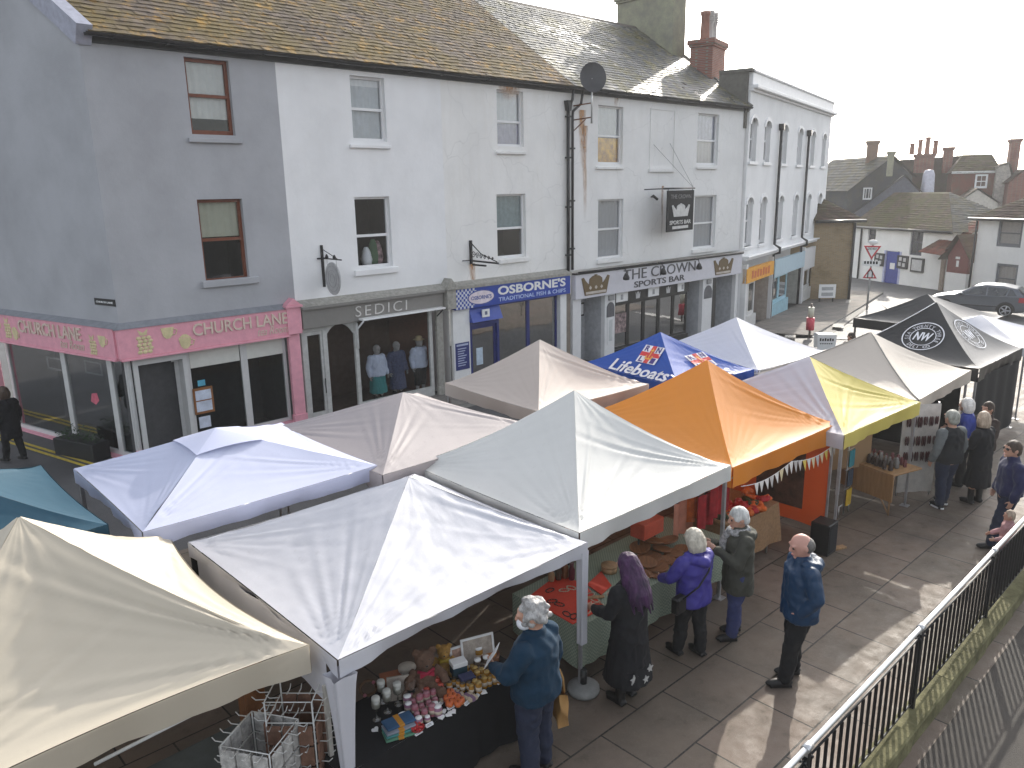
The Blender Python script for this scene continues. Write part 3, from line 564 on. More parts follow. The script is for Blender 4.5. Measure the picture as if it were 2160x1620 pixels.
mb=MB(MAIN); mb.box(wb2+.01,wb2+.32,-.1,.08,GZ2,2.12); mb.build('pilaster',WHITEP,b2); mb=MB(MAIN); mb.box(wb2+.34,14.72,-.1,.05,GZ2,2.12); mb.build('brown_pier',M('brown_pier',(.2,.17,.14),.8),b2)
# ---------------------------------------------------------------- bar
GZ3=g(26,18.2)+.03
CU0,CU1=14.76,25.86
DRAPE=M('grey_net_curtain',(.42,.43,.44),.9,var=.05,b=0); ORB=M('orange_flag',(.6,.22,.05),.8,var=.6,scale=3,b=0,col2=(.75,.35,.02))
wins=[((1262,221),(1313,347),((1260,351),(1316,357)),[(.5,1,BLINDG),(.04,.46,ORB)],.49),((1473,238),(1513,348),((1472,351),(1514,357)),[(.5,1,M('lilac_blind',(.45,.47,.56),.8,b=0)),(0,.5,DRAPE)],.48),((1262,421),(1313,542),((1262,548),(1315,557)),[(0,1,DRAPE)],.5),((1466,413),(1507,521),((1462,527),(1508,535)),[(0,1,DRAPE)],.48)]
b3=terrace('off-white pub building with grey bar fascia and pale wet slate roof','building' and CU0,CU1,2.86,WHITEW3,wins,SL2,5)
mb=MB(MAIN); a=pxwin((1372,230),(1420,356)); mb.box(a[0],a[0]+.03,0,.03,a[2],a[3]); mb.box(a[1]-.03,a[1],0,.03,a[2],a[3]); mb.box(a[0],a[1],0,.031,a[3],a[3]+.03); mb.box(a[0]-.05,a[1]+.05,0,.09,a[2]-.12,a[2]); mb.build('blind_window',WHITEW3,b3)
BARG=M('bar_sign_grey',(.6,.59,.63),.55,var=.04,b=.02); GOLD=M('crown_gold',(.19,.12,.05),.5,var=.3,b=.1,col2=(.1,.07,.03))
cz0,cz1=1.86,2.72
mb=MB(MAIN); mb.box(CU0+.05,CU1-.05,.0,.22,cz0,cz1); mb.build('fascia',BARG,b3,bevel=.006)
mb=MB(MAIN); mb.box(CU0+.02,CU1,.0,.26,cz1+.002,cz1+.06); mb.tube([(CU0+.1,.3,cz1+.08),(CU1-.1,.3,cz1+.08)],.035,8); mb.build('light_trough',BLACK,b3)
DKL=M('dark_letter',(.07,.07,.075),.5,b=0)
t0,t1=mp(1315,0,.2)[0],mp(1463,0,.2)[0]
t0=MAIN.px(1315,590,.22)[0]; t1=MAIN.px(1466,575,.22)[0]
mb=MB(MAIN); text_to(mb,'THE CROWN',t0,t1,2.29,2.68,.222,.02,bold=-.004); mb.build('lettering',DKL,b3); mb=MB(MAIN); text_to(mb,'SPORTS BAR',MAIN.px(1337,620,.22)[0],MAIN.px(1443,605,.22)[0],1.97,2.2,.222,.02,bold=.01); mb.build('lettering',DKL,b3)
for pa,pb in (((1226,645),(1285,585)),((1503,598),(1546,553))):
    a,b=MAIN.px(pa[0],pa[1],.22)[0],MAIN.px(pb[0],pb[1],.22)[0]; mb=MB(MAIN); crown_shape(mb,a,b,1.96,2.67,.222,.25,0,1); mb.build('crown_emblem',[GOLD,M('crown_pale',(.5,.45,.4),.5,b=0)],b3)
for q in (1312,1390,1465):
    a=MAIN.px(q,590,.4)[0]; mb=MB(MAIN); mb.tube([(a,.28,cz1+.07),(a+.05,.52,cz1+.03),(a+.02,.58,cz1-.1)],.018,6); mb.lathe((a+.02,.58,cz1-.36),[(.02,0),(.12,.02),(.13,.1),(.05,.26)],10); 
    fl=mb.build('fascia_lamp',BLACK,b3)
uq=lambda px,py,d=0:MAIN.px(px,py,d)[0]
p1_,p2_,p3_,p4_=uq(1222,700),uq(1272,690),uq(1293,690),uq(1452,650)
p5_,p6_,p7_,p8_=uq(1478,640),uq(1498,640),uq(1508,630),uq(1548,610)
BW=M('bar_white',(.66,.66,.66),.5,var=.05); GRW=M('bar_grey_wall',(.4,.41,.43),.7); 
for a,b in ((CU0+.06,p1_),(p2_,p3_),(p5_-.0,p6_),(p8_-.02,CU1-.06)): mb=MB(MAIN); mb.box(a,b,-.1,.08,GZ3,cz0); mb.build('pillar',BW,b3)
for a,b in ((p1_,p2_),(p4_,p5_),(p7_,p8_)):
    mb=MB(MAIN); mb.quad((a,-.9,GZ3),(b,-.9,GZ3),(b,-.9,cz0),(a,-.9,cz0)); mb.quad((b,-.9,GZ3),(b,-.1,GZ3),(b,-.1,cz0),(b,-.9,cz0)); mb.quad((a,-.9,GZ3),(a,-.1,GZ3),(a,-.1,cz0),(a,-.9,cz0)); mb.quad((a,-.9,cz0),(b,-.9,cz0),(b,0,cz0),(a,0,cz0)); mb.build('entrance_recess',GRW,b3)
mb=MB(MAIN); mb.box(p6_,p7_,-.12,.04,GZ3,cz0); mb.build('door',M('bar_black_door',(.02,.02,.022),.4),b3)
mb=MB(MAIN); mb.box(p1_+.95,p1_+1.25,-.89,-.86,1.0,1.5); mb.box(p1_+1.0,p1_+1.2,-.859,-.855,1.06,1.44,1); mb.build('framed_notice',[BLACK,PAPER],b3)
def arch(u0,u1,z0,z1,n=8):
    r=(u1-u0)/2; c=(u0+u1)/2; return [(u0,z0),(u1,z0)]+[(c+r*math.cos(math.pi*i/n),z1-r+r*math.sin(math.pi*i/n)) for i in range(n+1)]
ARB=M('arch_board',(.1,.1,.11),.6)
for a,b in ((p2_+.1,p3_-.05),(p5_+.0+.1,p6_-.05)):
    mb=MB(MAIN); mb.prism(arch(a,b,1.0,1.55),.082,.1); mb.build('arched_board',ARB,b3); mb=MB(MAIN); mb.box((a+b)/2-.14,(a+b)/2+.14,.08,.16,1.62,1.8); mb.build('wall_lamp',M('lamp_grey',(.25,.25,.25),.5),b3)
mb=MB(MAIN); mb.box(p2_+.14,p3_-.08,.082,.1,-.05,.98,0); mb.box(p2_+.22,p3_-.16,.1,.104,.1,.9,1); mb.build('chalk_board',[BW,M('board_grey',(.5,.52,.52),.7,b=0)],b3)
BKF=M('bar_black_frame',(.015,.015,.016),.35)
n=5; ed=[p3_+(p4_-p3_)*i/n for i in range(n+1)]
glazing(b3,MAIN,ed,GZ3+.4,1.42,BKF,w=.09,back=1.2,glassm=glass('bar_glass',(.35,.37,.38),.06))
mb=MB(MAIN); mb.box(p3_,p4_,-.12,.02,GZ3,GZ3+.4); mb.box(p3_,p4_,-.12,.0,1.42,cz0); mb.build('bar_front',BKF,b3)
for i in range(n):
    a,b=ed[i]+.15,ed[i+1]-.15
    if i in (0,2,4):
        mb=MB(MAIN); mb.box(a,b if i<4 else a+.45,.002,.02,1.48,1.83,0); mb.box((a+b)/2-.08,(a+b)/2+.06,.02,.024,1.55,1.75,1); mb.build('bar_panel',[PAPER,M('panel_grey',(.35,.35,.35),.7,b=0)],b3)
    else:
        mb=MB(MAIN); crown_shape(mb,a+.2,b-.2,1.5,1.77,.002,.01); mb.build('crown_emblem',M('emblem_white',(.5,.5,.5),.6,b=0),b3)
mb=MB(MAIN)   # poster in window
mb.box(ed[0]+.15,ed[1]-.12,-.07,-.066,GZ3+1.0,GZ3+1.75,0); mb.build('poster',M('poster_mixed',(.25,.18,.18),.6,var=.8,scale=7,b=0),b3)
# big chimney on ridge end, gable verge
CHR=M('mossy_chimney_render',(.27,.26,.21),.95,var=.25,scale=3,b=.4,bs=20,col2=(.24,.24,.16)); CHB=brickmat('chimney_brick',(.2,.06,.045),(.26,.09,.06),(.2,.18,.15)); POT=M('chimney_pot',(.28,.13,.09),.85); POTW=M('pale_pot',(.45,.43,.41),.8)
def chimney(par,cx,cy,z0,z1,lx,ly,mat,capm,pots,fr=None,name='chimney',slope=0):
    mb=MB(fr); mb.box(cx-lx/2,cx+lx/2,cy-ly/2,cy+ly/2,z0,z1-.3); mb.box(cx-lx/2-.06,cx+lx/2+.06,cy-ly/2-.06,cy+ly/2+.06,z1-.299,z1-.2); mb.box(cx-lx/2-.12,cx+lx/2+.12,cy-ly/2-.12,cy+ly/2+.12,z1-.199,z1); ch=mb.build(name,[mat],par,bevel=.015)
    for (px_,py_,h_,r_,mm,lv) in pots:
        mb=MB(fr); prof=[(r_*1.1,0),(r_*1.15,.06),(r_*.9,.1),(r_*.85,h_*.6),(r_*1.05,h_*.64)] if lv else [(r_*1.1,0),(r_,.1),(r_*.85,h_*.85),(r_*1.05,h_*.88),(r_*1.05,h_),(r_*.7,h_)]
        if lv:
            for k in range(5): zz=h_*(.66+.07*k); prof+=[(r_*.8,zz),(r_*1.12,zz+h_*.02),(r_*1.12,zz+h_*.05),(r_*.8,zz+h_*.06)]
        mb.lathe((cx+px_,cy+py_,z1),prof,14); mb.build('chimney_pot',mm,ch)
    return ch
chimney(b3,25.35,-4.7,10.6,14.05,.95,3.1,CHR,CHR,[(0,-1.0,.5,.16,POTW,0),(0,-.3,.55,.17,POT,0),(0,.4,.5,.17,POT,0),(0,1.0,.5,.15,POTW,0)],MAIN)
mb=MB(MAIN); 
V=[RP(CU1-.02,0,-.25),RP(CU1+.16,0,-.25),RP(CU1+.16,0,.07),RP(CU1-.02,0,.07),RP(CU1-.02,RLEN,-.25),RP(CU1+.16,RLEN,-.25),RP(CU1+.16,RLEN,.07),RP(CU1-.02,RLEN,.07)]
mb.add(V,[(0,1,2,3),(4,5,6,7),(0,1,5,4),(1,2,6,5),(2,3,7,6),(0,3,7,4)]); mb.build('verge',M('slate_verge',(.12,.12,.11),.8),b3)
# ridge tiles per building
RT=M('ridge_tile',(.14,.12,.1),.8)
for bb,a,b in ((gb,-1.2,U1),(b1,U1,9.3),(b2,9.3,14.75),(b3,14.75,CU1)):
    mb=MB(MAIN); k=int((b-a)/.45); r=RP(0,RLEN,.0)
    for i in range(k):
        ua=a+(b-a)*i/k; ub=a+(b-a)*(i+1)/k-.012; mb.add([(ua,r[1]+.16,r[2]-.1),(ub,r[1]+.16,r[2]-.1),(ub,r[1],r[2]+.05),(ua,r[1],r[2]+.05),(ua,r[1]-.16,r[2]-.1),(ub,r[1]-.16,r[2]-.1)],[(0,1,2,3),(3,2,5,4)])
    backroof(mb,a,b,PITCH,RLEN,ED,EZ); mb.build('ridge',RT,bb)
# downpipes between fish shop and bar
dp=thing('downpipe','pair of black downpipes running down between the two off-white walls','pipe',MAIN((14.62,.08,2.8)))
mb=MB(MAIN); x=14.55; mb.tube([(x,.1,2.75),(x,.1,8.15)],.055,8); mb.tube([(x,.1,8.15),(x+.08,.22,8.45),(x+.08,.26,8.8)],.045,8); mb.prism([(x-.12,8.42),(x+.12,8.42),(x+.05,8.1),(x-.05,8.1)],.02,.2)
for zz in (3.4,5.0,6.6,7.9): mb.box(x-.08,x+.08,.03,.17,zz,zz+.05)
mb.build('soil_pipe',PIPE,dp)
mb=MB(MAIN); x=14.78; mb.tube([(x,.09,2.9),(x,.09,7.9),(x+.02,.09,8.1),(x+.38,.12,8.35),(x+.4,.2,8.8)],.045,8)
for zz in (3.6,5.2,6.9): mb.box(x-.07,x+.07,.03,.15,zz,zz+.05)
mb.build('rain_pipe',PIPE,dp)
# rust stains: thin runs of rust on the walls
def rust(par,fr,u,z0,z1,w,seed,d=.004):
    m_=MATS.get('rust_stain')
    if not m_:
        m_,nt_,p_=newmat('rust_stain'); c_=coords(nt_,(1,1,.25)); f_=nz(nt_,9,4,c_); a_=mix(nt_,(.42,.17,.05),(.55,.33,.16),ramp(nt_,f_,.35,.65)); nt_.links.new(a_,p_.inputs['Base Color']); p_.inputs['Roughness'].default_value=.9
        tc=_n(nt_,'ShaderNodeTexCoord'); at=_n(nt_,'ShaderNodeAttribute'); at.attribute_name='fade'; mu=_n(nt_,'ShaderNodeMath',operation='MULTIPLY'); nt_.links.new(at.outputs['Fac'],mu.inputs[0]); nt_.links.new(ramp(nt_,f_,.25,.6),mu.inputs[1]); nt_.links.new(mu.outputs[0],p_.inputs['Alpha']); MATS['rust_stain']=m_
    mb=MB(fr); n=14; mm=6
    mb.grid(mm,n,lambda a,b:(u+(a-.5)*w*(1-.35*b)+.02*math.sin(b*7+seed),d,z1+(z0-z1)*b))
    o=mb.build('rust_stain',m_,par); at=o.data.attributes.new('fade','FLOAT','POINT')
    for j in range(n+1):
        for i in range(mm+1): at.data[j*(mm+1)+i].value=max(0,(1-(2*i/mm-1)**2))*(1-j/n)**.8
for pa,w2,l in (((1228,232),.42,1.9),((1234,265),.3,3.2),((1398,392),.16,2.0),((1300,200),.3,.4)):
    u,z=mp(*pa,0); rust(b3,MAIN,u,z-l,z,w2,pa[0])
u,z=mp(996,555,0); rust(b2,MAIN,u,z-1.0,z,.3,4); u,z=mp(1075,190,0); rust(b2,MAIN,u,z-.3,z+.1,1.0,4)
# paving outside the railing, shade painted in as a darker colour
FLAG2=M('shade_toned_paving',(.02,.0155,.012),.8,var=.35,scale=3,b=.5,bs=90)
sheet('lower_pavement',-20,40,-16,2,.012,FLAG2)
# ================================================================ white corner block further along the street
FAR=Fr(31.42,18.1,13.5); fp=FAR.px
fb=thing('corner_block','long white three storey block with arched windows and shops below, next to the pub','building',(31.42,18.1,-.9))
WH=wallmat('bright_white_render',(.8,.8,.8),.06); CORN=M('white_cornice',(.78,.78,.78),.6,var=.05)
UE=16.6; ZT=9.95; CZ=2.4
rows=[((1577,240,335),(1618,250,338),(1655,262,345),(1686,268,348),(1713,282,352),(1735,288,354)),((1568,413,520),(1612,412,512),(1648,412,505),(1680,411,497),(1707,410,490),(1730,410,484))]
us=[fp(r[0],r[1],0)[0] for r in rows[1]]
holes=[]
for k,(za,zb) in enumerate(((6.65,8.48),(2.97,5.12))):
    for u in us: u=max(u,.75); holes.append((u-.5,u+.5,za,zb))
mb=MB(FAR); wall(mb,0,UE,CZ,ZT,holes,rev=.2); mb.quad((UE,0,-1.2),(UE,-9,-1.2),(UE,-9,ZT),(UE,0,ZT)); mb.quad((0,0,-1.2),(0,-9,-1.2),(0,-9,ZT),(0,0,ZT)); mb.quad((0,-.5,ZT-.2),(UE,-.5,ZT-.2),(UE,-9,ZT-.2),(0,-9,ZT-.2)); mb.build('wall',WH,fb)
for k,h in enumerate(holes):
    f=window(fb,FAR,*h,UPVC,[((.5,1,BLINDG) if k%3 else (0,1,DRAPE))],rec=.18,fw=.1,rail=.52,sill=(h[0]-.15,h[1]+.15,h[2],h[2]-.14),sm=CORN)
    mb=MB(FAR); c=(h[0]+h[1])/2; r=.5
    pts=[(h[0]-.14,h[3]-.3),(h[0],h[3]-.3)]+[(c-r*math.cos(math.pi*i/8),h[3]-.3+.3*math.sin(math.pi*i/8)) for i in range(9)]+[(h[1]+.14,h[3]-.3)]+[(c+(r+.14)*math.cos(math.pi*i/8),h[3]-.28+.44*math.sin(math.pi*i/8)) for i in range(9)]
    n=9
    for i in range(8):
        a0=math.pi*i/8;a1=math.pi*(i+1)/8
        P=lambda rr,hh,a:(c+rr*math.cos(a),h[3]-.3+hh*math.sin(a))
        mb.prism([P(r,.3,a0),P(r+.14,.44,a0),P(r+.14,.44,a1),P(r,.3,a1)],-.01,.05)
        mb.prism([P(r,.3,a0),(P(r,.3,a0)[0],h[3]+.002),(P(r,.3,a1)[0],h[3]+.002),P(r,.3,a1)],-.05,-.002)
    mb.build('window_hood',CORN,f)
mb=MB(FAR); mb.box(-.02,UE+.15,-.3,.12,ZT-.45,ZT-.35); mb.box(-.02,UE+.25,-.3,.3,ZT-.349,ZT-.2); mb.box(-.02,UE+.12,-.3,.08,ZT-.199,ZT+.3); mb.box(-.02,UE+.2,-.35,.16,ZT+.301,ZT+.4); mb.build('parapet',CORN,fb,bevel=.02)
mb=MB(FAR); mb.box(-.0,UE+.15,.002,.2,CZ-.02,CZ+.1); mb.box(0,UE+.25,.002,.32,CZ+.101,CZ+.18); mb.build('cornice',CORN,fb,bevel=.02)
for q in (1640,1698):
    u=fp(q,400,.1)[0]; mb=MB(FAR); mb.tube([(u,.12,-.9),(u,.12,CZ-.1),(u,.4,CZ),(u,.4,CZ+.22),(u,.12,CZ+.4),(u,.12,ZT-1.7)],.07,8); mb.prism([(u-.15,ZT-1.5),(u+.15,ZT-1.5),(u+.08,ZT-1.8),(u-.08,ZT-1.8)],.02,.25); mb.build('downpipe',PIPE,fb)
def fpu(px,py=600,d=.1): return fp(px,py,d)[0]
ORS=M('orange_sign',(.7,.27,.02),.5,var=.1,b=0,col2=(.75,.4,.03)); AQUA=M('aqua_sign',(.42,.55,.62),.5,var=.08); PCREAM=M('pale_cream_paint',(.55,.53,.42),.5,var=.08)
a0,a1,a2,a3,a4=.25,fpu(1626),fpu(1690),fpu(1726),UE-.3
mb=MB(FAR); mb.box(a0,a1,.0,.2,1.35,2.0); mb.build('orange_fascia',ORS,fb)
mb=MB(FAR)
for k in range(7): mb.box(a0+(a1-a0)*(.16+.1*k),a0+(a1-a0)*(.225+.1*k),.202,.21,1.5,1.82 if k%2 else 1.86)
mb.build('orange_lettering',M('deep_orange',(.55,.12,.02),.5,b=0),fb)
mb=MB(FAR); mb.box(a1+.3,a2,.0,.2,1.15,2.0); mb.build('aqua_fascia',AQUA,fb)
mb=MB(FAR); mb.box(a2+.3,a4,.0,.15,.9,2.1); mb.build('cream_fascia',BW,fb)
GF=-.98
def shopbay(u0,u1,mat,posts,top,glassm=SHOPGLASS,riser=.7):
    glazing(fb,FAR,[u0+(u1-u0)*p for p in posts],GF+riser,top,mat,w=.16,back=1.5,glassm=glassm)
    mb=MB(FAR); mb.box(u0,u1,-.1,.05,GF,GF+riser); mb.build('stall_riser',mat,fb)
shopbay(a0+.3,a1-2.2,SHOPW,(0,.45,1),1.34); 
mb=MB(FAR); mb.quad((a1-2.2,-1.5,GF),(a1,-1.5,GF),(a1,-1.5,1.35),(a1-2.2,-1.5,1.35)); mb.quad((a1-.1,-1.5,GF),(a1-.1,0,GF),(a1-.1,0,1.35),(a1-.1,-1.5,1.35)); mb.build('shop_recess',M('tan_recess',(.36,.31,.27),.7),fb)
shopbay(a1+.5,a2-2.6,M('aqua_frame',(.3,.5,.58),.5),(0,.5,1),1.14,glass('aqua_glass',(.4,.6,.7),.12)); mb=MB(FAR); mb.quad((a2-2.6,-1.2,GF),(a2,-1.2,GF),(a2,-1.2,1.15),(a2-2.6,-1.2,1.15)); mb.quad((a2-.1,-1.2,GF),(a2-.1,0,GF),(a2-.1,0,1.15),(a2-.1,-1.2,1.15)); mb.build('shop_recess',M('grey_recess',(.4,.4,.37),.7),fb)
shopbay(a2+.4,a3,M('dim_frame',(.5,.5,.48),.5),(0,.5,1),.89); 
mb=MB(FAR); mb.box(a3+.2,a4,-.1,.08,GF,.89); 
for k in range(8): mb.box(a3+.5,a4-.4,.081,.11,.7-.12*k,.74-.12*k)
mb.build('louvred_front',PCREAM,fb)
for u in (a0,a1,a2,a4): mb=MB(FAR); mb.box(u-.0,u+.28,-.1,.16,GF,2.2); mb.build('pilaster',BW,fb)
chimney(fb,.75,-2.2,8.6,11.75,1.7,1.0,CHB,CHB,[(-.5,0,1.15,.2,POT,0),(.05,0,1.25,.2,POTW,1),(.55,0,1.25,.2,POTW,1)],FAR)
mb=MB(FAR); mb.box(-.28,.25,-1.3,-.1,8.0,ZT+.3); mb.box(-.33,.3,-1.3,.1,ZT+.301,ZT+.43); mb.build('party_wall',M('dark_party_wall',(.12,.115,.1),.95,b=.4,bs=20),fb)
# far pavement beside the white block
mb=MB(); n=24
for i in range(n):
    P=[]
    for u in (UE*i/n*1.25,UE*(i+1)/n*1.25):
        for d in (3.2,0): q=FAR((u,d,0)); P.append((q[0],q[1],g(q[0],q[1])+.1))
    mb.quad(P[0],P[2],P[3],P[1]); q0,q2=P[0],P[2]; mb.quad(q0,q2,(q2[0],q2[1],q2[2]-.13),(q0[0],q0[1],q0[2]-.13),1)
tag(mb.build('far_pavement',[PAVE,KERB]),kind='structure')
def roadpatch(name,px,mat,off=-.02): 
    pts=[]; 
    for p in px: q=PG(*p); pts.append((q[0],q[1]))
    return strip(name,pts,mat,off)
LT=M('pale_paving',(.32,.31,.28),.8,var=.15)
for i,q in enumerate((((1757,688),(1780,690),(1778,697),(1755,695)),((1655,712),(1678,712),(1678,718),(1655,718)),((1785,638),(1795,638),(1793,643),(1783,643)))): roadpatch('tactile_paving',q,LT,.125)
roadpatch('painted_sun_path',((1790,640),(1835,645),(1760,700),(1700,705)),M('sun_toned_asphalt',(.13,.125,.115),.8,b=.3),-.012)  # last of the road patches: sunlight painted in as paler asphalt
for q in (((1858,640),(1862,640),(1905,672),(1900,672)),((1870,655),(1990,640),(1990,642),(1872,657)),((1640,702),(1830,715),(1830,718),(1640,705))): roadpatch('road_marking',q,WLINE,-.015)
# ================================================================ houses beyond the road
def tilemat(name,base,moss,amt=(.45,.6)): return slatemat(name,base,moss,amt,lich=(base[0]*1.3,base[1]*1.2,base[2]))
MOSSR=tilemat('mossy_tile',(.075,.05,.037),(.07,.068,.02),(.36,.56)); DKSL=tilemat('dark_slate',(.05,.052,.06),(.07,.07,.06)); REDT=tilemat('red_tile',(.15,.05,.035),(.12,.08,.05)); BRT=tilemat('brown_tile',(.07,.043,.034),(.06,.055,.025)); GRT=tilemat('grey_tile',(.075,.075,.07),(.09,.08,.04))
TANB=brickmat('tan_brick',(.24,.16,.07),(.3,.21,.1),(.25,.22,.17)); COTW=wallmat('cottage_white',(.8,.8,.78),.1); BLUED=M('blue_door_paint',(.03,.05,.28),.4)
def roofpoly(par,name,mat,tri,fr,seed=0,h=.3,w=.3):
    "planar roof face from frame points: eave a,b then ridge c,d laid with courses"
    a,b,c,d=[Vector(fr(p)) for p in tri]; L=((d-a).length+(c-b).length)/2; n=max(3,int(L/h)); rr=random.Random(seed); mb=MB()
    nrm=(b-a).cross(d-a).normalized(); nrm=nrm if nrm.z>0 else -nrm
    for k in range(n):
        t0=k/n; t1=min(1,(k+1.15)/n); A0=a.lerp(d,t0);B0=b.lerp(c,t0);A1=a.lerp(d,t1);B1=b.lerp(c,t1); m_=max(1,int((B0-A0).length/w))
        for i in range(m_):
            o=nrm*(.035+rr.uniform(-.008,.01)); p0=A0.lerp(B0,i/m_);p1=A0.lerp(B0,(i+.96)/m_);q1=A1.lerp(B1,(i+.96)/m_);q0=A1.lerp(B1,i/m_)
            mb.add([p0+o,p1+o,q1+nrm*.01,q0+nrm*.01,p0,p1],[(0,1,2,3),(4,5,1,0)])
    mb.add([a-nrm*.01,b-nrm*.01,c-nrm*.01,d-nrm*.01],[(0,1,2,3)])
    return mb.build(name,mat,par)
q=PG(1795,584); r_=PG(1997,613); ang=math.degrees(math.atan2(r_[1]-q[1],r_[0]-q[0]))
CF=Fr(q[0],q[1],ang); CL=math.hypot(r_[0]-q[0],r_[1]-q[1]); cp_=CF.px
def cpt(px,py,d): u,z=cp_(px,py,d); return (u,d,z)
cot=thing('cottage','low white cottage with mossy hipped roof and bright blue door across the road','house',(q[0],q[1],q[2]))
ez=cp_(1900,480,0)[1]; zb=q[2]-.3
wd=[((1833,477),(1846,512)),((1923,483),(1943,540))]
mb=MB(CF); hs_=[]
for a,b in wd:
    u0,z1=cp_(*a,0);u1,z0=cp_(*b,0); hs_.append((u0,u1,z0,min(z1,ez-.05)))
du0,dz1=cp_(1869,528,0); du1,dz0=cp_(1894,590,0); hs_.append((du0,du1,zb,dz1))
wall(mb,0,CL,zb,ez,hs_,rev=.2); mb.quad((0,0,zb),(0,-6,zb),(0,-6,ez),(0,0,ez)); mb.quad((CL,0,zb),(CL,-6,zb),(CL,-6,ez),(CL,0,ez)); mb.build('wall',COTW,cot)
for h in hs_[:2]: window(cot,CF,*h,M('dark_lead_frame',(.06,.06,.08),.5),[],rec=.1,fw=.1,rail=.5,mull=1)
mb=MB(CF); mb.box(du0+.05,du1-.05,-.15,-.08,zb,dz1-.05); dd=mb.build('door',BLUED,cot); mb=MB(CF); mb.box((du0+du1)/2-.3,(du0+du1)/2+.2,-.078,-.074,zb+1.3,zb+1.75); mb.build('notice',PAPER,dd); mb=MB(CF); mb.box(du0-.12,du0+.05,-.16,.03,zb,dz1); mb.box(du1-.05,du1+.12,-.16,.03,zb,dz1); mb.build('door_frame',M('pale_blue_frame',(.4,.42,.6),.5),cot)
for (a,b) in (((1848,533),(1865,562)),((1896,538),(1915,568)),((1925,543),(1948,576))):
    u0,z1=cp_(*a,0);u1,z0=cp_(*b,0); mb=MB(CF); mb.box(u0,u1,.0,.12,z0,z1,0); 
    if a[0]<1920:
        for (fx,fz) in ((.15,.2),(.55,.15),(.2,.6),(.6,.55)): mb.box(u0+(u1-u0)*fx,u0+(u1-u0)*(fx+.25),.121,.126,z0+(z1-z0)*fz,z0+(z1-z0)*(fz+.28),1)
    else: mb.box(u0+.12,u1-.12,.121,.126,z0+.12,z1-.12,1)
    mb.build('notice_board',[BLACK,M('board_paper',(.5,.5,.5),.8,b=0)],cot)
e0=(-.4,.35,ez-.1); e1=(CL+.35,.35,ez-.1); rl=cpt(1888,408,-3.4); rr_=cpt(2002,403,-3.4)
rz=(rl[2]+rr_[2])/2; rl=(rl[0],-3.4,rz); rr_=(rr_[0],-3.4,rz)
roofpoly(cot,'roof',MOSSR,(e0,e1,rr_,rl),CF,1); roofpoly(cot,'roof',BRT,((-.4,-6.8,ez-.1),e0,rl,(rl[0],-3.41,rz)),CF,2); roofpoly(cot,'roof',GRT,(e1,(CL+.35,-6.8,ez-.1),(rr_[0],-3.41,rz),rr_),CF,3)
mb=MB(CF); mb.tube([(-.3,.42,ez-.12),(CL+.3,.42,ez-.12)],.09,8); mb.tube([(.9,.1,zb),(.9,.1,ez-.2),(.9,.4,ez-.1)],.07,6); mb.build('gutter',PIPE,cot)
# red gabled porch and lean-to
pc=thing('porch','red boarded gable porch with white base between the two white houses','porch',CF((CL,1.0,zb)))
pu0,_=cp_(1993,600,.6); pu1,_=cp_(2037,600,.6); pza=cp_(2016,497,.6)[1]; pze=cp_(1995,538,.6)[1]; pzb=cp_(2010,575,.6)[1]
REDB=M('red_boards',(.16,.04,.035),.7,var=.3,stretch=(6,6,1))
mb=MB(CF); um=(pu0+pu1)/2; mb.prism([(pu0,pzb),(pu1,pzb),(pu1,pze),(um,pza),(pu0,pze)],.3,.6); mb.build('gable',REDB,pc)
mb=MB(CF); mb.box(pu0,pu1,.3,.62,zb,pzb); mb.build('base_wall',COTW,pc)
mb=MB(CF); mb.box(um-.2,um+.15,.6,.62,pzb+.9,pzb+1.05); mb.box(um-.1,um+.1,.6,.62,pzb+.4,pzb+.8); mb.build('notice',PAPER,pc)
roofpoly(pc,'roof',BRT,((pu0-.5,.9,pze-.3),(pu0-.5,-2,pze-.3),(um,-2,pza+.1),(um,.9,pza+.1)),CF,5); roofpoly(pc,'roof',BRT,((pu1+.5,-2,pze-.3),(pu1+.5,.9,pze-.3),(um,.9,pza+.1),(um,-2,pza+.1)),CF,6)
lu0,lz=cp_(1955,530,.5); roofpoly(pc,'roof',REDT,((lu0,1.2,lz),(pu0,1.2,lz-.1),(pu0+.6,-2.2,lz+2.3),(lu0+1.2,-2.2,lz+2.2)),CF,7)
mb=MB(CF); mb.box(lu0+1.2,lu0+1.5,.2,.35,zb,lz); mb.build('porch_post',M('tan_post',(.25,.2,.16),.8),pc)
# white house at right
q2=PG(2046,622); HF=Fr(q2[0],q2[1],ang+3); hp_=HF.px
wh=thing('white_house','tall white house with dark framed windows at the right edge behind the car','house',(q2[0],q2[1],q2[2]))
he=hp_(2100,458,0)[1]; hs2=[]
for a,b in (((2108,462),(2152,523)),((2103,555),(2140,622))):
    u0,z1=hp_(*a,0);u1,z0=hp_(*b,0); hs2.append((u0,u1,z0,min(z1,he-.1)))
mb=MB(HF); wall(mb,0,9,q2[2]-.3,he,hs2,rev=.15); mb.quad((0,0,q2[2]-.3),(0,-7,q2[2]-.3),(0,-7,he),(0,0,he)); mb.build('wall',COTW,wh)
for h in hs2: window(wh,HF,*h,M('slate_frame',(.13,.14,.16),.5),[(0,1,DRAPE)],rec=.05,fw=.16,rail=.5,glassm=glass('dull_glass',(.9,.9,.9),.02,fk=.1))
rt=hp_(2160,395,-3.5); roofpoly(wh,'roof',BRT,((-.4,.4,he-.1),(9.4,.4,he-.1),(9.4,-3.5,rt[1]+.8),(4.2,-3.5,rt[1]+.8)),HF,8); roofpoly(wh,'roof',GRT,((-.4,-7.4,he-.1),(-.4,.4,he-.1),(4.2,-3.5,rt[1]+.8),(4.2,-3.51,rt[1]+.8)),HF,9)
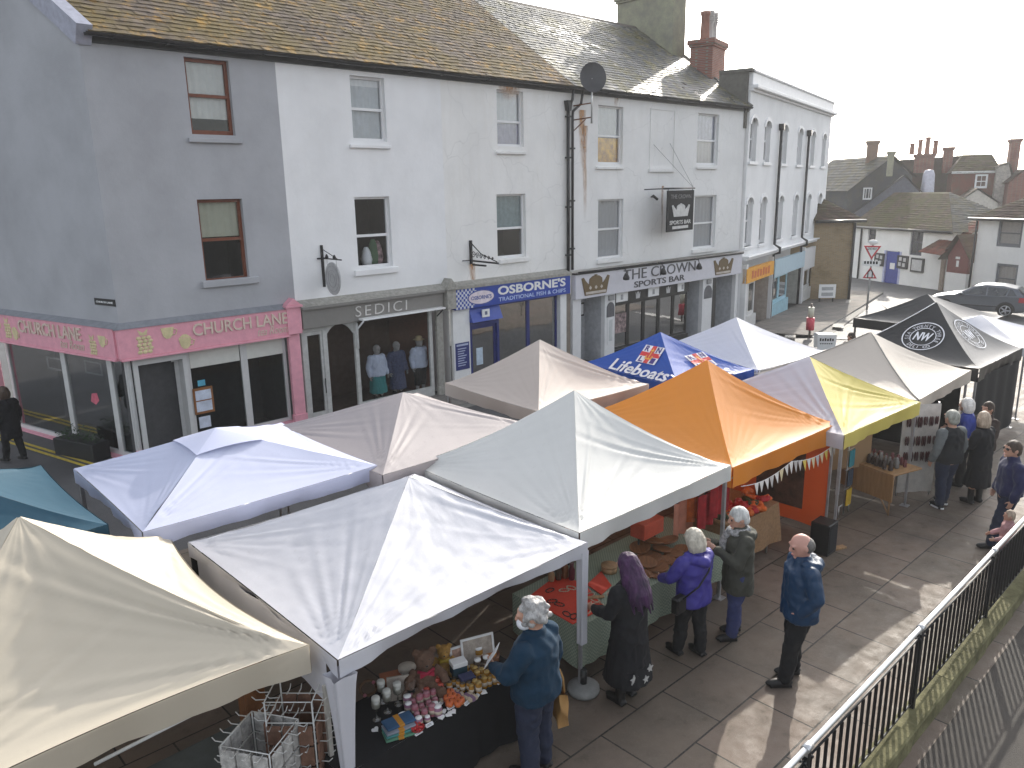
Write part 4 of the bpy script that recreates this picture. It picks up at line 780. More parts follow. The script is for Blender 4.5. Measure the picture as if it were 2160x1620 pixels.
mb=MB(HF); mb.tube([(-.4,.45,he-.12),(9.4,.45,he-.12)],.09,8); mb.tube([(-.05,.1,q2[2]),(-.05,.1,he-.2)],.07,6); mb.build('gutter',PIPE,wh)
# tan brick building at the end of the white block
q3=PG(1791,634); BF=Fr(q3[0],q3[1],-40); bp_=BF.px
bb_=thing('brick_building','tan brick building with dark tiled roof just past the white block','building',(q3[0],q3[1],q3[2]))
be=bp_(1790,462,0)[1]
mb=MB(BF); mb.quad((-2.5,0,-1.8),(0,0,-1.8),(0,0,be),(-2.5,0,be)); mb.quad((-2.5,0,-1.8),(-2.5,-5,-1.8),(-2.5,-5,be),(-2.5,0,be)); mb.quad((0,0,-1.8),(0,-6,-1.8),(0,-6,be),(0,0,be)); mb.build('wall',TANB,bb_)
bt_=bp_(1738,415,-3); roofpoly(bb_,'roof',BRT,((-2.7,.35,be-.05),(.35,.35,be-.05),(-2.3,-3,be+1.9),(-2.7,-3,be+1.9)),BF,11); roofpoly(bb_,'roof',BRT,((.35,.35,be-.05),(.35,-6,be-.05),(-2.3,-3.01,be+1.9),(-2.3,-3,be+1.9)),BF,12)
mb=MB(BF); mb.tube([(-2.6,.4,be-.1),(.4,.4,be-.1)],.09,8); mb.tube([(-.1,.12,-1.4),(-.1,.12,be-.2)],.08,6); mb.build('gutter',PIPE,bb_)
# dark slate gabled house behind
def facehouse(label,cat,px,d,depth,wm,rm,fr,seed,ridge_px=None,name='house'):
    "gable wall polygon given by photo pixels on plane d, extruded back"
    P=[ (fr.px(x,y,d)) for x,y in px]; lo=min(p[1] for p in P)
    t=thing(name,label,cat,fr((P[0][0],d,g(0)-1)))
    mb=MB(fr); poly=[(P[0][0],-1.2),(P[-1][0],-1.2)]+P[::-1]
    mb.prism(poly,d-depth,d); mb.build('wall',wm,t)
    for i in range(len(P)-1):
        a,b=P[i],P[i+1]
        if abs(a[0]-b[0])<.05: continue
        s=.15; 
        if a[1]<b[1]: roofpoly(t,'roof',rm,((a[0]-.2,d-depth,a[1]-.05),(a[0]-.2,d+.2,a[1]-.05),(b[0],d+.2,b[1]+.12),(b[0],d-depth,b[1]+.12)),fr,seed+i,.4,.4)
        else: roofpoly(t,'roof',rm,((b[0]+.2,d+.2,b[1]-.05),(b[0]+.2,d-depth,b[1]-.05),(a[0],d-depth,a[1]+.12),(a[0],d+.2,a[1]+.12)),fr,seed+i,.4,.4)
    return t
VF=Fr(62,27,-68)   # faces the camera, ridges run away from it
VF2=Fr(62,27,-35)
sl_=facehouse('tall slate hung gable house with two chimneys, behind the blue door cottage','house',((1789,402),(1882,331),(1925,372)),-4,9,DKSL,GRT,VF2,20)
def vch(par,px0,px1,py0,py1,d,ly,mat,pots=()):
    u0,z1=VF.px(px0,py0,d);u1,_=VF.px(px1,py0,d);_,z0=VF.px(px0,py1,d); return chimney(par,(u0+u1)/2,d,z0,z1,u1-u0-.2,ly,mat,mat,pots,VF)
TB=brickmat('brown_chimney_brick',(.18,.1,.07),(.22,.13,.08),(.17,.14,.11))
vch(sl_,1827,1857,298,385,-9,1.6,TB); vch(sl_,1871,1890,320,372,-5,1.2,CHR)
u0,z=VF.px(1745,402,-9);u1,z0=VF.px(1800,455,-9); mb=MB(VF); mb.box(u0-2,u1,-9.4,-9,-1.2,z-.1); mb.build('side_wall',M('blue_grey_wall',(.4,.42,.46),.8),sl_)
u,z=VF2.px(1822,396,-3.9);u1,z0=VF2.px(1838,421,-3.9); window(sl_,VF2,u,u1,z0,z,UPVC,[],d=-3.9+.06,rec=.05,fw=.1,rail=0,mull=2)
g2=facehouse('blue grey slate roofed house tucked behind the cottage roof','house',((1800,452),(1908,372),(1960,425)),-2.2,1.6,M('slate_blue_wall',(.1,.105,.13),.8),DKSL,VF,25)
g3=facehouse('long brown tiled roof with a row of red chimney pots behind the cottages','house',((1895,400),(1900,337),(2052,330),(2060,400)),-16,8,BRT,BRT,VF,30)
vch(g3,1928,1974,326,365,-15.5,1.4,CHB,[(-1.1,0,1.0,.22,POT,0),(-.45,0,1.3,.2,POT,0),(.15,0,1.5,.22,POT,0),(.8,0,1.2,.22,POT,0)]); vch(g3,1989,2014,311,365,-15.5,1.4,CHB)
g4=thing('house','red tile hung house with mossy hipped roof and one white casement','house',VF((14,-12,-1)))
P0=VF.px(2003,425,-11);P1=VF.px(2108,363,-11)
mb=MB(VF); mb.box(P0[0],P1[0],-16,-11,-1.2,P1[1]); mb.build('wall',REDT,g4)
mb=MB(VF); mb.box(P0[0]-.1,P1[0]+.1,-11,-10.7,P1[1]-.05,P1[1]+.12); mb.build('eave_board',WHITEP,g4)
ra=VF.px(2030,327,-13.5);rb=VF.px(2092,325,-13.5); rz=ra[1]
roofpoly(g4,'roof',MOSSR,((P0[0]-.2,-10.7,P1[1]),(P1[0]+.2,-10.7,P1[1]),(rb[0],-13.5,rz),(ra[0],-13.5,rz)),VF,40,.35,.4); roofpoly(g4,'roof',BRT,((P0[0]-.2,-16.2,P1[1]),(P0[0]-.2,-10.7,P1[1]),(ra[0],-13.5,rz),(ra[0],-13.51,rz)),VF,41,.35,.4); roofpoly(g4,'roof',BRT,((P1[0]+.2,-10.7,P1[1]),(P1[0]+.2,-16.2,P1[1]),(rb[0],-13.51,rz),(rb[0],-13.5,rz)),VF,42,.35,.4)
a=VF.px(2058,368,-10.95);b=VF.px(2081,397,-10.95); window(g4,VF,a[0],b[0],b[1],a[1],UPVC,[],d=-10.85,rec=.02,fw=.14,rail=.5,mull=1)
g5=facehouse('pale stone gable end with tall red brick chimney beside the red house','house',((2104,352),(2128,345),(2135,380)),-10,5,M('pale_stone',(.4,.37,.33),.9,var=.3,scale=6),BRT,VF,50)
vch(g5,2129,2155,294,380,-12,1.6,CHB); 
g6=facehouse('cream rendered house low between the cottage and the pale gable','house',((2020,428),(2062,400),(2105,428)),-6,4,M('cream_render',(.5,.47,.42),.9,var=.15),BRT,VF,60)
g7=facehouse('red brick gable behind the white house at right','house',((2128,385),(2160,360),(2200,385)),-8,5,brickmat('far_red_brick',(.2,.07,.05),(.24,.09,.06),(.18,.14,.12)),BRT,VF,70)
vt=thing('roof_vent','pale cylindrical roof vent cowl above the cottage roof','vent',VF(( VF.px(1955,400,-3)[0],-3,VF.px(1955,400,-3)[1])))
u,z=VF.px(1956,400,-3); mb=MB(VF); zt=VF.px(1956,358,-3)[1]; mb.lathe(VF((u,-3,z)) if 0 else (u,-3,z-1.0),[(.55,0),(.5,.4),(.42,zt-z+.6),(.3,zt-z+.95),(.05,zt-z+1.0)],14); mb.build('cowl',M('pale_lilac_metal',(.4,.4,.46),.5,metal=.3),vt)
u0,z0=VF.px(1745,420,-14);u1,z1=VF.px(1800,398,-14); b8=thing('house','low flat topped grey house at the far left end of the road','house',VF((u0,-14,-1))); mb=MB(VF); mb.box(u0-3,u1,-20,-14,-1.2,z1); mb.box(u0-3.1,u1+.1,-20.1,-13.9,z1+.001,z1+.2); mb.build('wall',M('hazy_grey_wall',(.38,.39,.41),.9),b8)
# lavender canopy shade wall left of corner building
# ================================================================ market gazebos
LEGM=M('gazebo_leg_steel',(.42,.42,.43),.4,metal=.6,b=.03); DLEG=M('dark_leg',(.03,.03,.03),.4)
def tri_fn(P0,P1,A,ze,opt,seed):
    P0,P1,A=Vector(P0),Vector(P1),Vector(A); L=(P1-P0).length; mid=(P0+P1)/2; ed=(P1-P0)/L
    out=Vector((ed.y,-ed.x,0)); 
    if out.dot(mid-A)<0: out=-out
    slope=(Vector((A.x,A.y,0))-Vector((mid.x,mid.y,0))).length; hgt=A.z-ze
    nrm=(out*hgt+Vector((0,0,1))*slope).normalized(); rr=random.Random(seed); ph=[rr.uniform(0,6) for _ in range(8)]
    pw,sag,bow,wr,kk=opt.get('pow',1.22),opt.get('sag',.07),opt.get('bow',.03),opt.get('wr',.014),opt.get('k',26)
    so=Vector((seed*3.1,seed*1.7,0)); ds=opt.get('droop',.03)
    def fn(a,t,lift=0.0,raw=False):
        b=P0.lerp(P1,a); q=b.lerp(A,t); zz=ze+(A.z-ze)*(t**pw)
        m=4*a*(1-a)
        p=Vector((q.x,q.y,zz)); p-=out*bow*m*(1-t)**2*L/3; p.z-=ds*m*(1-t)**3
        d=-sag*m*math.sin(math.pi*min(1,t*1.0))*(1-t)*1.6
        w=0
        for ci,(cx,sx) in enumerate(((0,1),(1,-1))):
            du=(a-cx)*sx*L*(1-t); dv=t*math.hypot(slope,hgt); r=math.hypot(du,dv)+1e-4; th=math.atan2(dv,max(1e-4,du+t*L*.0+1e-4))
            env=max(0,.35+1.1*mn.noise(Vector((th*2.6+ph[6],ci*3.3,seed)))); fall=min(1,r/.25)*math.exp(-(r/(opt.get('reach',.75)))**1.5)*env*1.5
            w+=wr*fall*(math.sin(kk*th+ph[ci])+.6*math.sin(kk*1.7*th+ph[ci+2]))*min(1,t*14)
        w+=wr*.10*mn.noise(Vector((a*9,t*2.0,seed))+so)*min(1,(1-t)*4)*min(1,t*10)+wr*.9*mn.noise(p*.9+so)*min(1,t*8)
        w+=wr*.5*math.exp(-((1-t)/.3))*mn.noise(Vector((a*8+ph[5],0,seed)))*(1-t)*3
        cr=opt.get('crumple',.0); w+=cr*(mn.noise(p*5.5+so)+.6*abs(mn.noise(p*12+so)))*min(1,t*14) if cr else 0
        return p+nrm*(d+w+lift)
    fn.L=L; fn.S=math.hypot(slope,hgt); fn.nrm=nrm; fn.out=out
    return fn
GZ={}
def gazebo(key,label,F,R,depth,peak,mats,vdrop=.22,legs=(1,1,1,1),opt=None,vent=False,back=None,apex=None,vm=None,seed=1,legm=None,res=(44,26),side=None,faces=(1,1,1,1)):
    "F,R: front corners at eave; back corners square to them; apex from the photo pixel on the centre plane"
    opt=opt or {}; F=Vector(F);R=Vector(R); ze=(F.z+R.z)/2; F.z=R.z=ze
    d=(R-F).normalized(); n=Vector((-d.y,d.x,0)); BL=F+n*depth; BR=R+n*depth; c=(F+BR)/2
    if apex is None:
        q=PY(peak[0],peak[1],c.y); apex=Vector((c.x+max(-.35,min(.35,q[0]-c.x)),c.y,q[2]))
    A=Vector(apex); gz=g(c.x,c.y)
    t=thing('market_gazebo',label,'gazebo',(c.x,c.y,gz),'pop up market gazebos in the square')
    E=[(F,R),(R,BR),(BR,BL),(BL,F)]
    mb=MB(); vb=MB(); fns=[]
    for i,(a,b) in enumerate(E):
        if vent: AA=A.copy(); 
        fn=tri_fn(a,b,A,ze,opt,seed*10+i); fns.append(fn)
        tmax=.82 if vent else .995
        mb.grid(res[0],res[1],lambda x,y,fn=fn,tm=tmax:fn(x,y*tm),min(i,len(mats)-1))
        k=24; out=fn.out; rr=random.Random(seed*7+i); p1,p2=rr.uniform(0,6),rr.uniform(0,6); arch=opt.get('arch',0)
        def vfn(x,y,fn=fn,out=out,p1=p1,p2=p2):
            p=fn(x,0.0); e=4*x*(1-x); dr=vdrop*(1-arch*e)
            return p+Vector((0,0,-dr*y))+out*(.012+.018*y*math.sin(x*17+p1)*min(1,e*3)+.012*y*math.sin(x*41+p2)*min(1,e*4)-.05*y*e)
        vb.grid(30,5,vfn,min(i,len(mats)-1))
    cm=mats if isinstance(mats,list) else [mats]
    mb.build('canopy',cm,t); vb.build('valance',vm or cm,t)
    if vent:
        hb=MB()
        for i,(a,b) in enumerate(E):
            q0=a.lerp(Vector((A.x,A.y,a.z)),.7); q1=b.lerp(Vector((A.x,A.y,a.z)),.7); zc=ze+(A.z-ze)*.69
            hb.grid(14,6,lambda x,y,q0=q0,q1=q1:Vector((*(q0.lerp(q1,x).lerp(A,y)).xy,zc+.015+.03*x*(1-x)*4*(1-y)+(A.z+.02-zc-.015)*y)),0)
        hb.build('vent_cap',cm,t)
    lm=legm or LEGM
    for k,(p,on) in enumerate(zip((F,R,BR,BL),legs)):
        if not on: continue
        q=p.lerp(c,.03); lb=MB(); zb=g(q.x,q.y); lb.box(q.x-.022,q.x+.022,q.y-.022,q.y+.022,zb+.9,ze-.03); lb.box(q.x-.017,q.x+.017,q.y-.017,q.y+.017,zb+.012,zb+.9); lb.box(q.x-.07,q.x+.07,q.y-.07,q.y+.07,zb,zb+.012); lb.build('leg',lm,t)
    for (a,b) in (E[:1]+E[3:] if key!='A' else []):
        tb=MB(); a2=a.lerp(c,.09);b2=b.lerp(c,.09);m_=(a2+b2)/2; zt=ze-.05;zl=ze-vdrop*.9
        for (s,e) in ((a2,m_),(m_,b2)):
            tb.tube([(s.x,s.y,zt),(e.x,e.y,zl)],.012,5); tb.tube([(s.x,s.y,zl),(e.x,e.y,zt)],.012,5)
        tb.build('truss',lm,t)
    GZ[key]=dict(t=t,F=F,R=R,BL=BL,BR=BR,ze=ze,fn=fns,c=c,n=n,d=d,A=A); return t
def ez(px,py,dz): return PG(px,py,dz)
CB=fabric('beige_canvas',(.57,.51,.41),transl=.13); CGW=fabric('white_nylon',(.59,.59,.63),rough=.4,transl=.1,dirtamt=.35); CLAV=fabric('lavender_white_nylon',(.55,.58,.74),transl=.15,dirtamt=.12); CTEAL=fabric('teal_canvas',(.027,.083,.125),transl=.1); CMAU=fabric('mauve_grey_canvas',(.40,.36,.36),transl=.14,dirtamt=.5); CPNK=fabric('pale_pink_canvas',(.56,.49,.44),transl=.16); CGRN=fabric('pale_green_white_canvas',(.64,.64,.615),transl=.13); CORG=fabric('orange_nylon',(.78,.29,.04),transl=.25,dirtamt=.1); CBLU=fabric('royal_blue_nylon',(.02,.085,.40),transl=.12,dirtamt=.1); CWHT=fabric('plain_white_canvas',(.70,.70,.75),transl=.14,dirtamt=.1); CLIL=fabric('pale_lilac_nylon',(.55,.53,.59),transl=.2); CYEL=fabric('yellow_nylon',(.72,.61,.16),transl=.25,dirtamt=.1); CBE2=fabric('warm_beige_canvas',(.56,.50,.43),transl=.16); CBLK=fabric('black_canvas',(.02,.02,.021),transl=.0,rough=.42,dirt=(2,2,2)); CBK2=fabric('charcoal_canvas',(.03,.03,.031),transl=.0,rough=.45,dirt=(2,2,2))
r=ez(650,1360,1.80); A_R=Vector(r); gazebo('A','beige canvas gazebo with deep creases at the near left corner','F' and (r[0]-3.2,r[1],r[2]),r,3.05,(40,1090),[CB],vdrop=.26,legs=(0,0,1,0),opt=dict(wr=.024,reach=1.05,k=30,bow=.16,sag=.1,droop=.02),seed=1,res=(90,50))
f=ez(712,1384,1.80);r=ez(1238,1150,1.80); gazebo('B','dirty white nylon gazebo on tapered sleeved legs above the gift table',f,r,3.1,(866,1004),[CGW],vdrop=.17,legs=(0,1,1,0),opt=dict(wr=.011,sag=.05,k=24,reach=.9,pow=1.1,arch=.35,crumple=.006),seed=2,res=(90,50))
f=ez(300,1116,2.0);r=ez(796,986,2.0); gazebo('C','lavender white gazebo with a vented top cap',f,r,2.75,(455,905),[CLAV],vdrop=.2,vent=True,opt=dict(wr=.012,pow=1.05,sag=.04,reach=.8),seed=3,res=(60,40))
r=ez(226,1106,1.95); gazebo('D','teal canvas gazebo half hidden at the left edge',(r[0]-3,r[1],r[2]),r,2.75,None,[CTEAL],apex=(r[0]-1.5,r[1]+1.4,r[2]+.75),opt=dict(wr=.015),seed=4)
f=ez(807,1002,2.0); gazebo('E','mauve grey gazebo between the lavender and pale pink ones',f,(f[0]+2.9,f[1]+.05,f[2]),3.0,(850,827),[CMAU],vdrop=.24,opt=dict(wr=.012,pow=1.12,sag=.03),seed=5,res=(60,36))
f=ez(1136,864,2.0); r=ez(1368,813,2.0); gazebo('F','pale pink canvas gazebo in front of the fish shop',f,r,2.75,(1138,716),[CPNK],vdrop=.25,opt=dict(wr=.014,pow=1.22,sag=.05),seed=6,res=(60,36))
f=ez(1222,1118,1.93);r=ez(1541,986,1.93); gazebo('G','greenish white gazebo in the middle of the front row',f,r,3.15,(1211,823),[CGRN],vdrop=.22,legs=(0,1,1,0),opt=dict(wr=.015,pow=1.3,sag=.06,k=30,reach=.9),seed=7,res=(90,50))
f=ez(1546,981,1.93);r=ez(1768,896,1.93); gazebo('H','bright orange gazebo with bunting along its front edge',f,r,3.2,(1492,760),[CORG],vdrop=.3,legs=(0,1,1,0),opt=dict(wr=.012,pow=1.3,sag=.05,k=30),seed=8,res=(70,40))
f=ez(1432,812,2.0);r=ez(1590,781,2.0); gazebo('I','royal blue lifeboats gazebo with red and white flag emblem',f,r,2.75,(1393,700),[CBLU],vdrop=.22,opt=dict(wr=.008,pow=1.2,sag=.03,k=22),seed=9,res=(50,30))
f=ez(1600,777,2.0);r=ez(1745,744,2.0); gazebo('J','plain bright white gazebo in front of the bar',f,r,3.0,(1553,669),[CWHT],vdrop=.2,opt=dict(wr=.008,pow=1.2,sag=.03),seed=10,res=(50,30))
f=ez(1781,914,1.93);r=ez(1940,851,1.93); gazebo('K','pale lilac gazebo with one yellow front slope',f,r,3.1,(1716,749),[CYEL,CLIL,CLIL,CLIL],vdrop=.24,legs=(1,1,0,0),opt=dict(wr=.016,pow=1.18,sag=.07,k=26,reach=1.0,droop=.02),seed=11,res=(60,40))
f=ez(1938,840,1.93);r=ez(2048,784,1.93); gazebo('L','warm beige gazebo with straight grey seams beside the yellow slope',f,r,3.3,(1866,691),[CBE2],vdrop=.26,legs=(0,1,0,0),opt=dict(wr=.008,pow=1.35,sag=.05),seed=12,res=(50,30))
f=ez(2066,774,1.95);r=ez(2156,737,1.95); gazebo('M','black gazebo with round white logo on two slopes',f,r,3.1,(1976,637),[CBLK],vdrop=.3,legs=(1,1,0,0),opt=dict(wr=.008,pow=1.3,sag=.04),seed=13,legm=LEGM,res=(50,30))
l=ez(1795,672,2.0); gazebo('N','plain charcoal gazebo behind the black logo one',(l[0]+.15,l[1]-3.1,l[2]),(l[0]+3.3,l[1]-3.15,l[2]),3.1,(1956,620),[CBK2],vdrop=.28,opt=dict(wr=.008,pow=1.25,sag=.05),seed=14,res=(40,24),legm=DLEG)
r=GZ['M']['R']; gazebo('O','white gazebo peeping out past the black logo one at the right edge',(r.x+.9,r.y+.1,r.z-.15),(r.x+3.9,r.y+.1,r.z-.15),3.0,None,[CWHT],apex=(r.x+2.4,r.y+1.6,r.z+.35),opt=dict(wr=.008),seed=15,res=(40,24))
# lettering on the canopies
def on_face(key,i,body,uc,v0,w,h,mat,lift=.02,bold=.01,shear=0,name='lettering',t=None,arc=None):
    "text centred at uc metres along the edge, v0 metres up the slope"
    fn=GZ[key]['fn'][i]; S,L=fn.S,fn.L
    def place(u,v,d):
        tt=max(0,min(.99,v/S)); a=.5+u/(L*(1-tt)); return fn(a,tt,lift+d)
    mb=MB()
    if body: text_to(mb,body,uc-w/2,uc+w/2,v0,v0+h,0,.004,bold=bold,shear=shear,fn=lambda u,z,d:place(u,z,d))
    return mb,place
def face_build(key,mb,name,mats,label=None): return mb.build(name,mats,GZ[key]['t'],label)
LW=M('print_white',(.75,.75,.78),.6,b=0); LR=M('print_red',(.6,.05,.05),.6,b=0); LY=M('print_gold',(.7,.4,.05),.6,b=0); LDB=M('print_navy',(.06,.04,.2),.6,b=0)
for i,uc in ((3,.28),(0,-.1)):
    mb,pl=on_face('I',i,'Lifeboats',uc-.1,.02,1.6,.34,LW,.02,.02); face_build('I',mb,'lettering',LW)
    mb,pl=on_face('I',i,None,0,0,0,0,LW)
    def rect(u0,u1,v0,v1,m,d,k=6): mb.grid(k,k,lambda a,b:pl(u0+(u1-u0)*a,v0+(v1-v0)*b,d),m,smooth=False)
    c0=uc-.14 if i==3 else uc+.3; v0=.40
    rect(c0-.27,c0+.27,v0,v0+.42,0,.0); rect(c0-.27,c0+.27,v0+.16,v0+.26,1,.004); rect(c0-.06,c0+.06,v0,v0+.42,1,.005)
    for (du,dv,ch) in ((-.16,.275,'R'),(.16,.275,'N'),(-.16,.015,'L'),(.16,.015,'I')):
        text_to(mb,ch,c0+du-.06,c0+du+.06,v0+dv,v0+dv+.13,.006,.002,3,bold=.03,fn=lambda u,z,d:pl(u,z,d))
    rect(c0-.012,c0+.012,v0+.09,v0+.36,2,.008); rect(c0-.08,c0+.08,v0+.1,v0+.125,2,.008); rect(c0-.045,c0+.045,v0+.3,v0+.325,2,.008); rect(c0-.095,c0-.065,v0+.1,v0+.19,2,.008); rect(c0+.065,c0+.095,v0+.1,v0+.19,2,.008)
    face_build('I',mb,'flag_emblem',[LW,LR,LY,LDB])
for i,uc in ((3,.08),(0,.1)):
    mb,pl=on_face('M',i,None,0,0,0,0,LW); v0=.92
    def ring(r0,r1,n=40):
        for k in range(n):
            a0=2*math.pi*k/n;a1=2*math.pi*(k+1)/n
            mb.add([pl(uc+r*math.cos(a),v0+r*math.sin(a),0) for r,a in ((r0,a0),(r1,a0),(r1,a1),(r0,a1))],[(0,1,2,3)])
    ring(.425,.45); ring(.265,.282)
    def arctext(s,r,a0,a1,h,flip):
        for k,ch in enumerate(s):
            if ch==' ': continue
            a=a0+(a1-a0)*(k+.5)/len(s); vs,fs=text_mesh(ch,.03,0,.001); A_=np.array(vs); w=(A_[:,0].max()-A_[:,0].min()); out=[]
            for v in vs:
                x=(v[0]-(A_[:,0].max()+A_[:,0].min())/2)*h*1.2; y=v[1]*h*1.35; rad=r+y if not flip else r+h-y
                out.append(pl(uc+rad*math.cos(a)+(x*math.sin(a) if not flip else -x*math.sin(a)),v0+rad*math.sin(a)+(-x*math.cos(a) if not flip else x*math.cos(a)),.002))
            mb.add(out,fs)
    arctext('SEA TWENTY THREE',.3,math.radians(205),math.radians(-25),.085,False); arctext('DELI CO',.3,math.radians(228),math.radians(312),.09,True)
    text_to(mb,'NW',uc-.2,uc+.2,v0-.12,v0+.14,0,.002,bold=.03,shear=.2,fn=lambda u,z,d:pl(u,z,d))
    face_build('M',mb,'round_logo',LW)
mb=MB(); fn=GZ['M']['fn'][3]; mb.tube([fn(0,t,.015) for t in [i/12*.98 for i in range(13)]],.012,5); face_build('M',mb,'piping',LW)
for key in ('L',):
    mb=MB()
    for i in (0,3): mb.tube([GZ[key]['fn'][i](0,t,.008) for t in [k/14*.98 for k in range(15)]],.014,5)
    face_build(key,mb,'seam',M('grey_seam',(.33,.31,.28),.7))
# white sleeved legs and foot weight of the gift stall
G=GZ['B']; sl=MB(); q=G['F'].lerp(G['c'],.02); zb=g(q.x,q.y)
def sleeve(q,w0,w1,zt,zbt,seed):
    mb=MB(); n=10; k=20
    def fn(a,b):
        w=(w0+(w1-w0)*min(1,b*1.5)**.7); th=2*math.pi*a; s=1+.1*math.sin(th*5+seed)
        cx=max(-.85,min(.85,1.3*math.cos(th)))*w*.5*s; cy=max(-.85,min(.85,1.3*math.sin(th)))*w*.4*s
        return (q.x+cx+(w0-w)*.35*0,q.y+cy,zt+(zbt-zt)*b)
    mb.grid(24,18,fn); return mb
sleeve(q,.26,.10,G['ze']-.15,zb+.03,1).build('leg_sleeve',CGW,G['t'])
q=G['R'].lerp(G['c'],.02); zb=g(q.x,q.y); sleeve(q,.13,.11,G['ze']-.1,zb+.62,2).build('leg_sleeve',CGW,G['t'])
wt=thing('leg_weight','round grey concrete weight at the foot of the white gazebo leg','weight',(q.x,q.y-.02,zb))
mb=MB(); mb.lathe((q.x,q.y-.02,zb+.016),[(.05,0),(.17,0),(.185,.03),(.18,.07),(.1,.1),(.05,.11)],20); mb.build('base',M('grey_concrete',(.22,.22,.21),.9,b=.4),wt); mb=MB(); mb.tube([(q.x,q.y-.02,zb+.12),(q.x,q.y-.02,zb+.3)],.04,10); mb.build('collar',DLEG,wt)
# long pole of the beige stall, seen through its open front
G=GZ['A']; a_=PZ(430,1495,1.35); b_=PZ(200,1612,1.0)
mb=MB(); mb.tube([a_,b_],.016,8); p2=PZ(405,1560,1.1)
mb.build('brace_pole',WHITEP,G['t'])
# side and back curtains
def curtain(key,p,q,z0,z1,mat,name='side_wall',label=None,win=None):
    mb=MB(); p=Vector(p);q=Vector(q); n=Vector((-(q-p).y,(q-p).x,0)).normalized(); L=(q-p).length
    def P(a,z): w=p.lerp(q,a); o=n*.025*math.sin(a*L*9)*.6; return (w.x+o.x,w.y+o.y,z)
    if win:
        a0,a1,w0,w1=win
        for (x0,x1,y0,y1) in ((0,a0,z0,z1),(a1,1,z0,z1),(a0,a1,z0,w0),(a0,a1,w1,z1)):
            mb.grid(max(2,int((x1-x0)*24)),6,lambda a,b:P(x0+(x1-x0)*a,y0+(y1-y0)*b))
    else: mb.grid(24,8,lambda a,b:P(a,z0+(z1-z0)*b))
    return mb.build(name,mat,GZ[key]['t'],label)
DKC=M('black_cloth',(.009,.009,.01),.95,b=.2,bs=200); RED=fabric('orange_red_curtain',(.74,.12,.02),transl=.35,dirtamt=.05); TANC=fabric('tan_curtain',(.34,.22,.12),transl=.2,dirtamt=.1)
gz=.06
G=GZ['H']; xw=G['R'].x-.07; wa_=PX(1690,1075,xw); wb_=PX(1592,1035,xw); ys=G['R'].y+.06; Ls=G['BR'].y-ys
curtain('H',(xw,ys,0),(xw+(G['BR'].x-G['R'].x),G['BR'].y,0),g(11.5)+.12,G['ze']-.05,RED,win=((wa_[1]-ys)/Ls,min(.95,(wb_[1]-ys)/Ls),float(wa_[2]),G['ze']-.35)); wm=MB(); wm.quad((xw+.03,wa_[1],wa_[2]),(xw+.03,min(wb_[1],ys+Ls*.95),wa_[2]),(xw+.03,min(wb_[1],ys+Ls*.95),G['ze']-.35),(xw+.03,wa_[1],G['ze']-.35)); wm.build('side_window',M('brown_window_panel',(.075,.04,.025),.4,var=.7,scale=4),G['t']); curtain('H',G['BL'],G['BR'],g(10)+.05,G['ze']-.05,M('maroon_back',(.12,.02,.015),.9),'back_wall')
G=GZ['K']; curtain('K',G['F']+Vector((.9,1.1,0)),G['R']+Vector((-.5,.55,0)),g(13)+.75,G['ze']-.1,TANC); curtain('K',G['BL'],G['BR'],g(13)+.05,G['ze']-.05,M('brown_back',(.05,.035,.03),.9),'back_wall')
G=GZ['B']; curtain('B',G['BL']+Vector((.03,-.1,0)),G['F']+Vector((.03,.25,0)),G['ze']-.55,G['ze']-.08,CGW,'side_valance')
for key in ('B','G'):
    G=GZ[key]; curtain(key,G['BL'],G['BR'],g(G['c'].x)+.05,G['ze']-.05,DKC,'back_wall')
G=GZ['A']; curtain('A',G['BL'],G['BR'],.2,G['ze']-.05,DKC,'back_wall')
G=GZ['L']; curtain('L',G['BL'],G['BR'],g(16)+.05,G['ze']-.05,DKC,'back_wall'); curtain('L',G['BR'],G['R']+Vector((0,.6,0)),g(16)+.05,G['ze']-.05,DKC)
G=GZ['M']; 
curtain('M',G['F']+Vector((.05,.05,0)),G['R'],g(19)+.04,G['ze']-.25,DKC,'front_wall'); curtain('M',G['BL'],G['F']+Vector((0,.3,0)),g(17)+.04,G['ze']-.2,DKC)
# bunting under the orange front edge
G=GZ['H']; bt=thing('bunting','string of pale triangular flags under the orange gazebo edge','bunting',(G['F'].x,G['F'].y-.03,G['ze']-.3))
def pt(a): p=G['F'].lerp(G['R'],a); return Vector((p.x,p.y-.05,G['ze']-.27-.10*math.sin(math.pi*((a*2.0)%1))))
mb=MB(); mb.tube([pt(i/40) for i in range(2,40)],.005,4); mb.build('cord',PAPER,bt)
fm=[M('bunting_cream',(.6,.5,.3),.8,b=0),M('bunting_grey',(.45,.42,.4),.8,b=0),M('bunting_yellow',(.6,.45,.08),.8,b=0),M('bunting_white',(.65,.62,.58),.8,b=0)]
rr=random.Random(3); n=18
for i in range(n):
    a=.16+.8*(i+.5)/n; p=pt(a); s=.055+.01*rr.random(); h=.15+.03*rr.random(); mb=MB(); y=rr.uniform(-.02,.02)
    mb.add([(p.x-s,p.y,p.z),(p.x+s,p.y,p.z),(p.x+y,p.y-.02,p.z-h),(p.x-s,p.y-.004,p.z),(p.x+s,p.y-.004,p.z),(p.x+y,p.y-.024,p.z-h)],[(0,1,2),(5,4,3),(0,3,4,1),(1,4,5,2),(2,5,3,0)]); mb.build('flag',fm[rr.randrange(4)],bt)
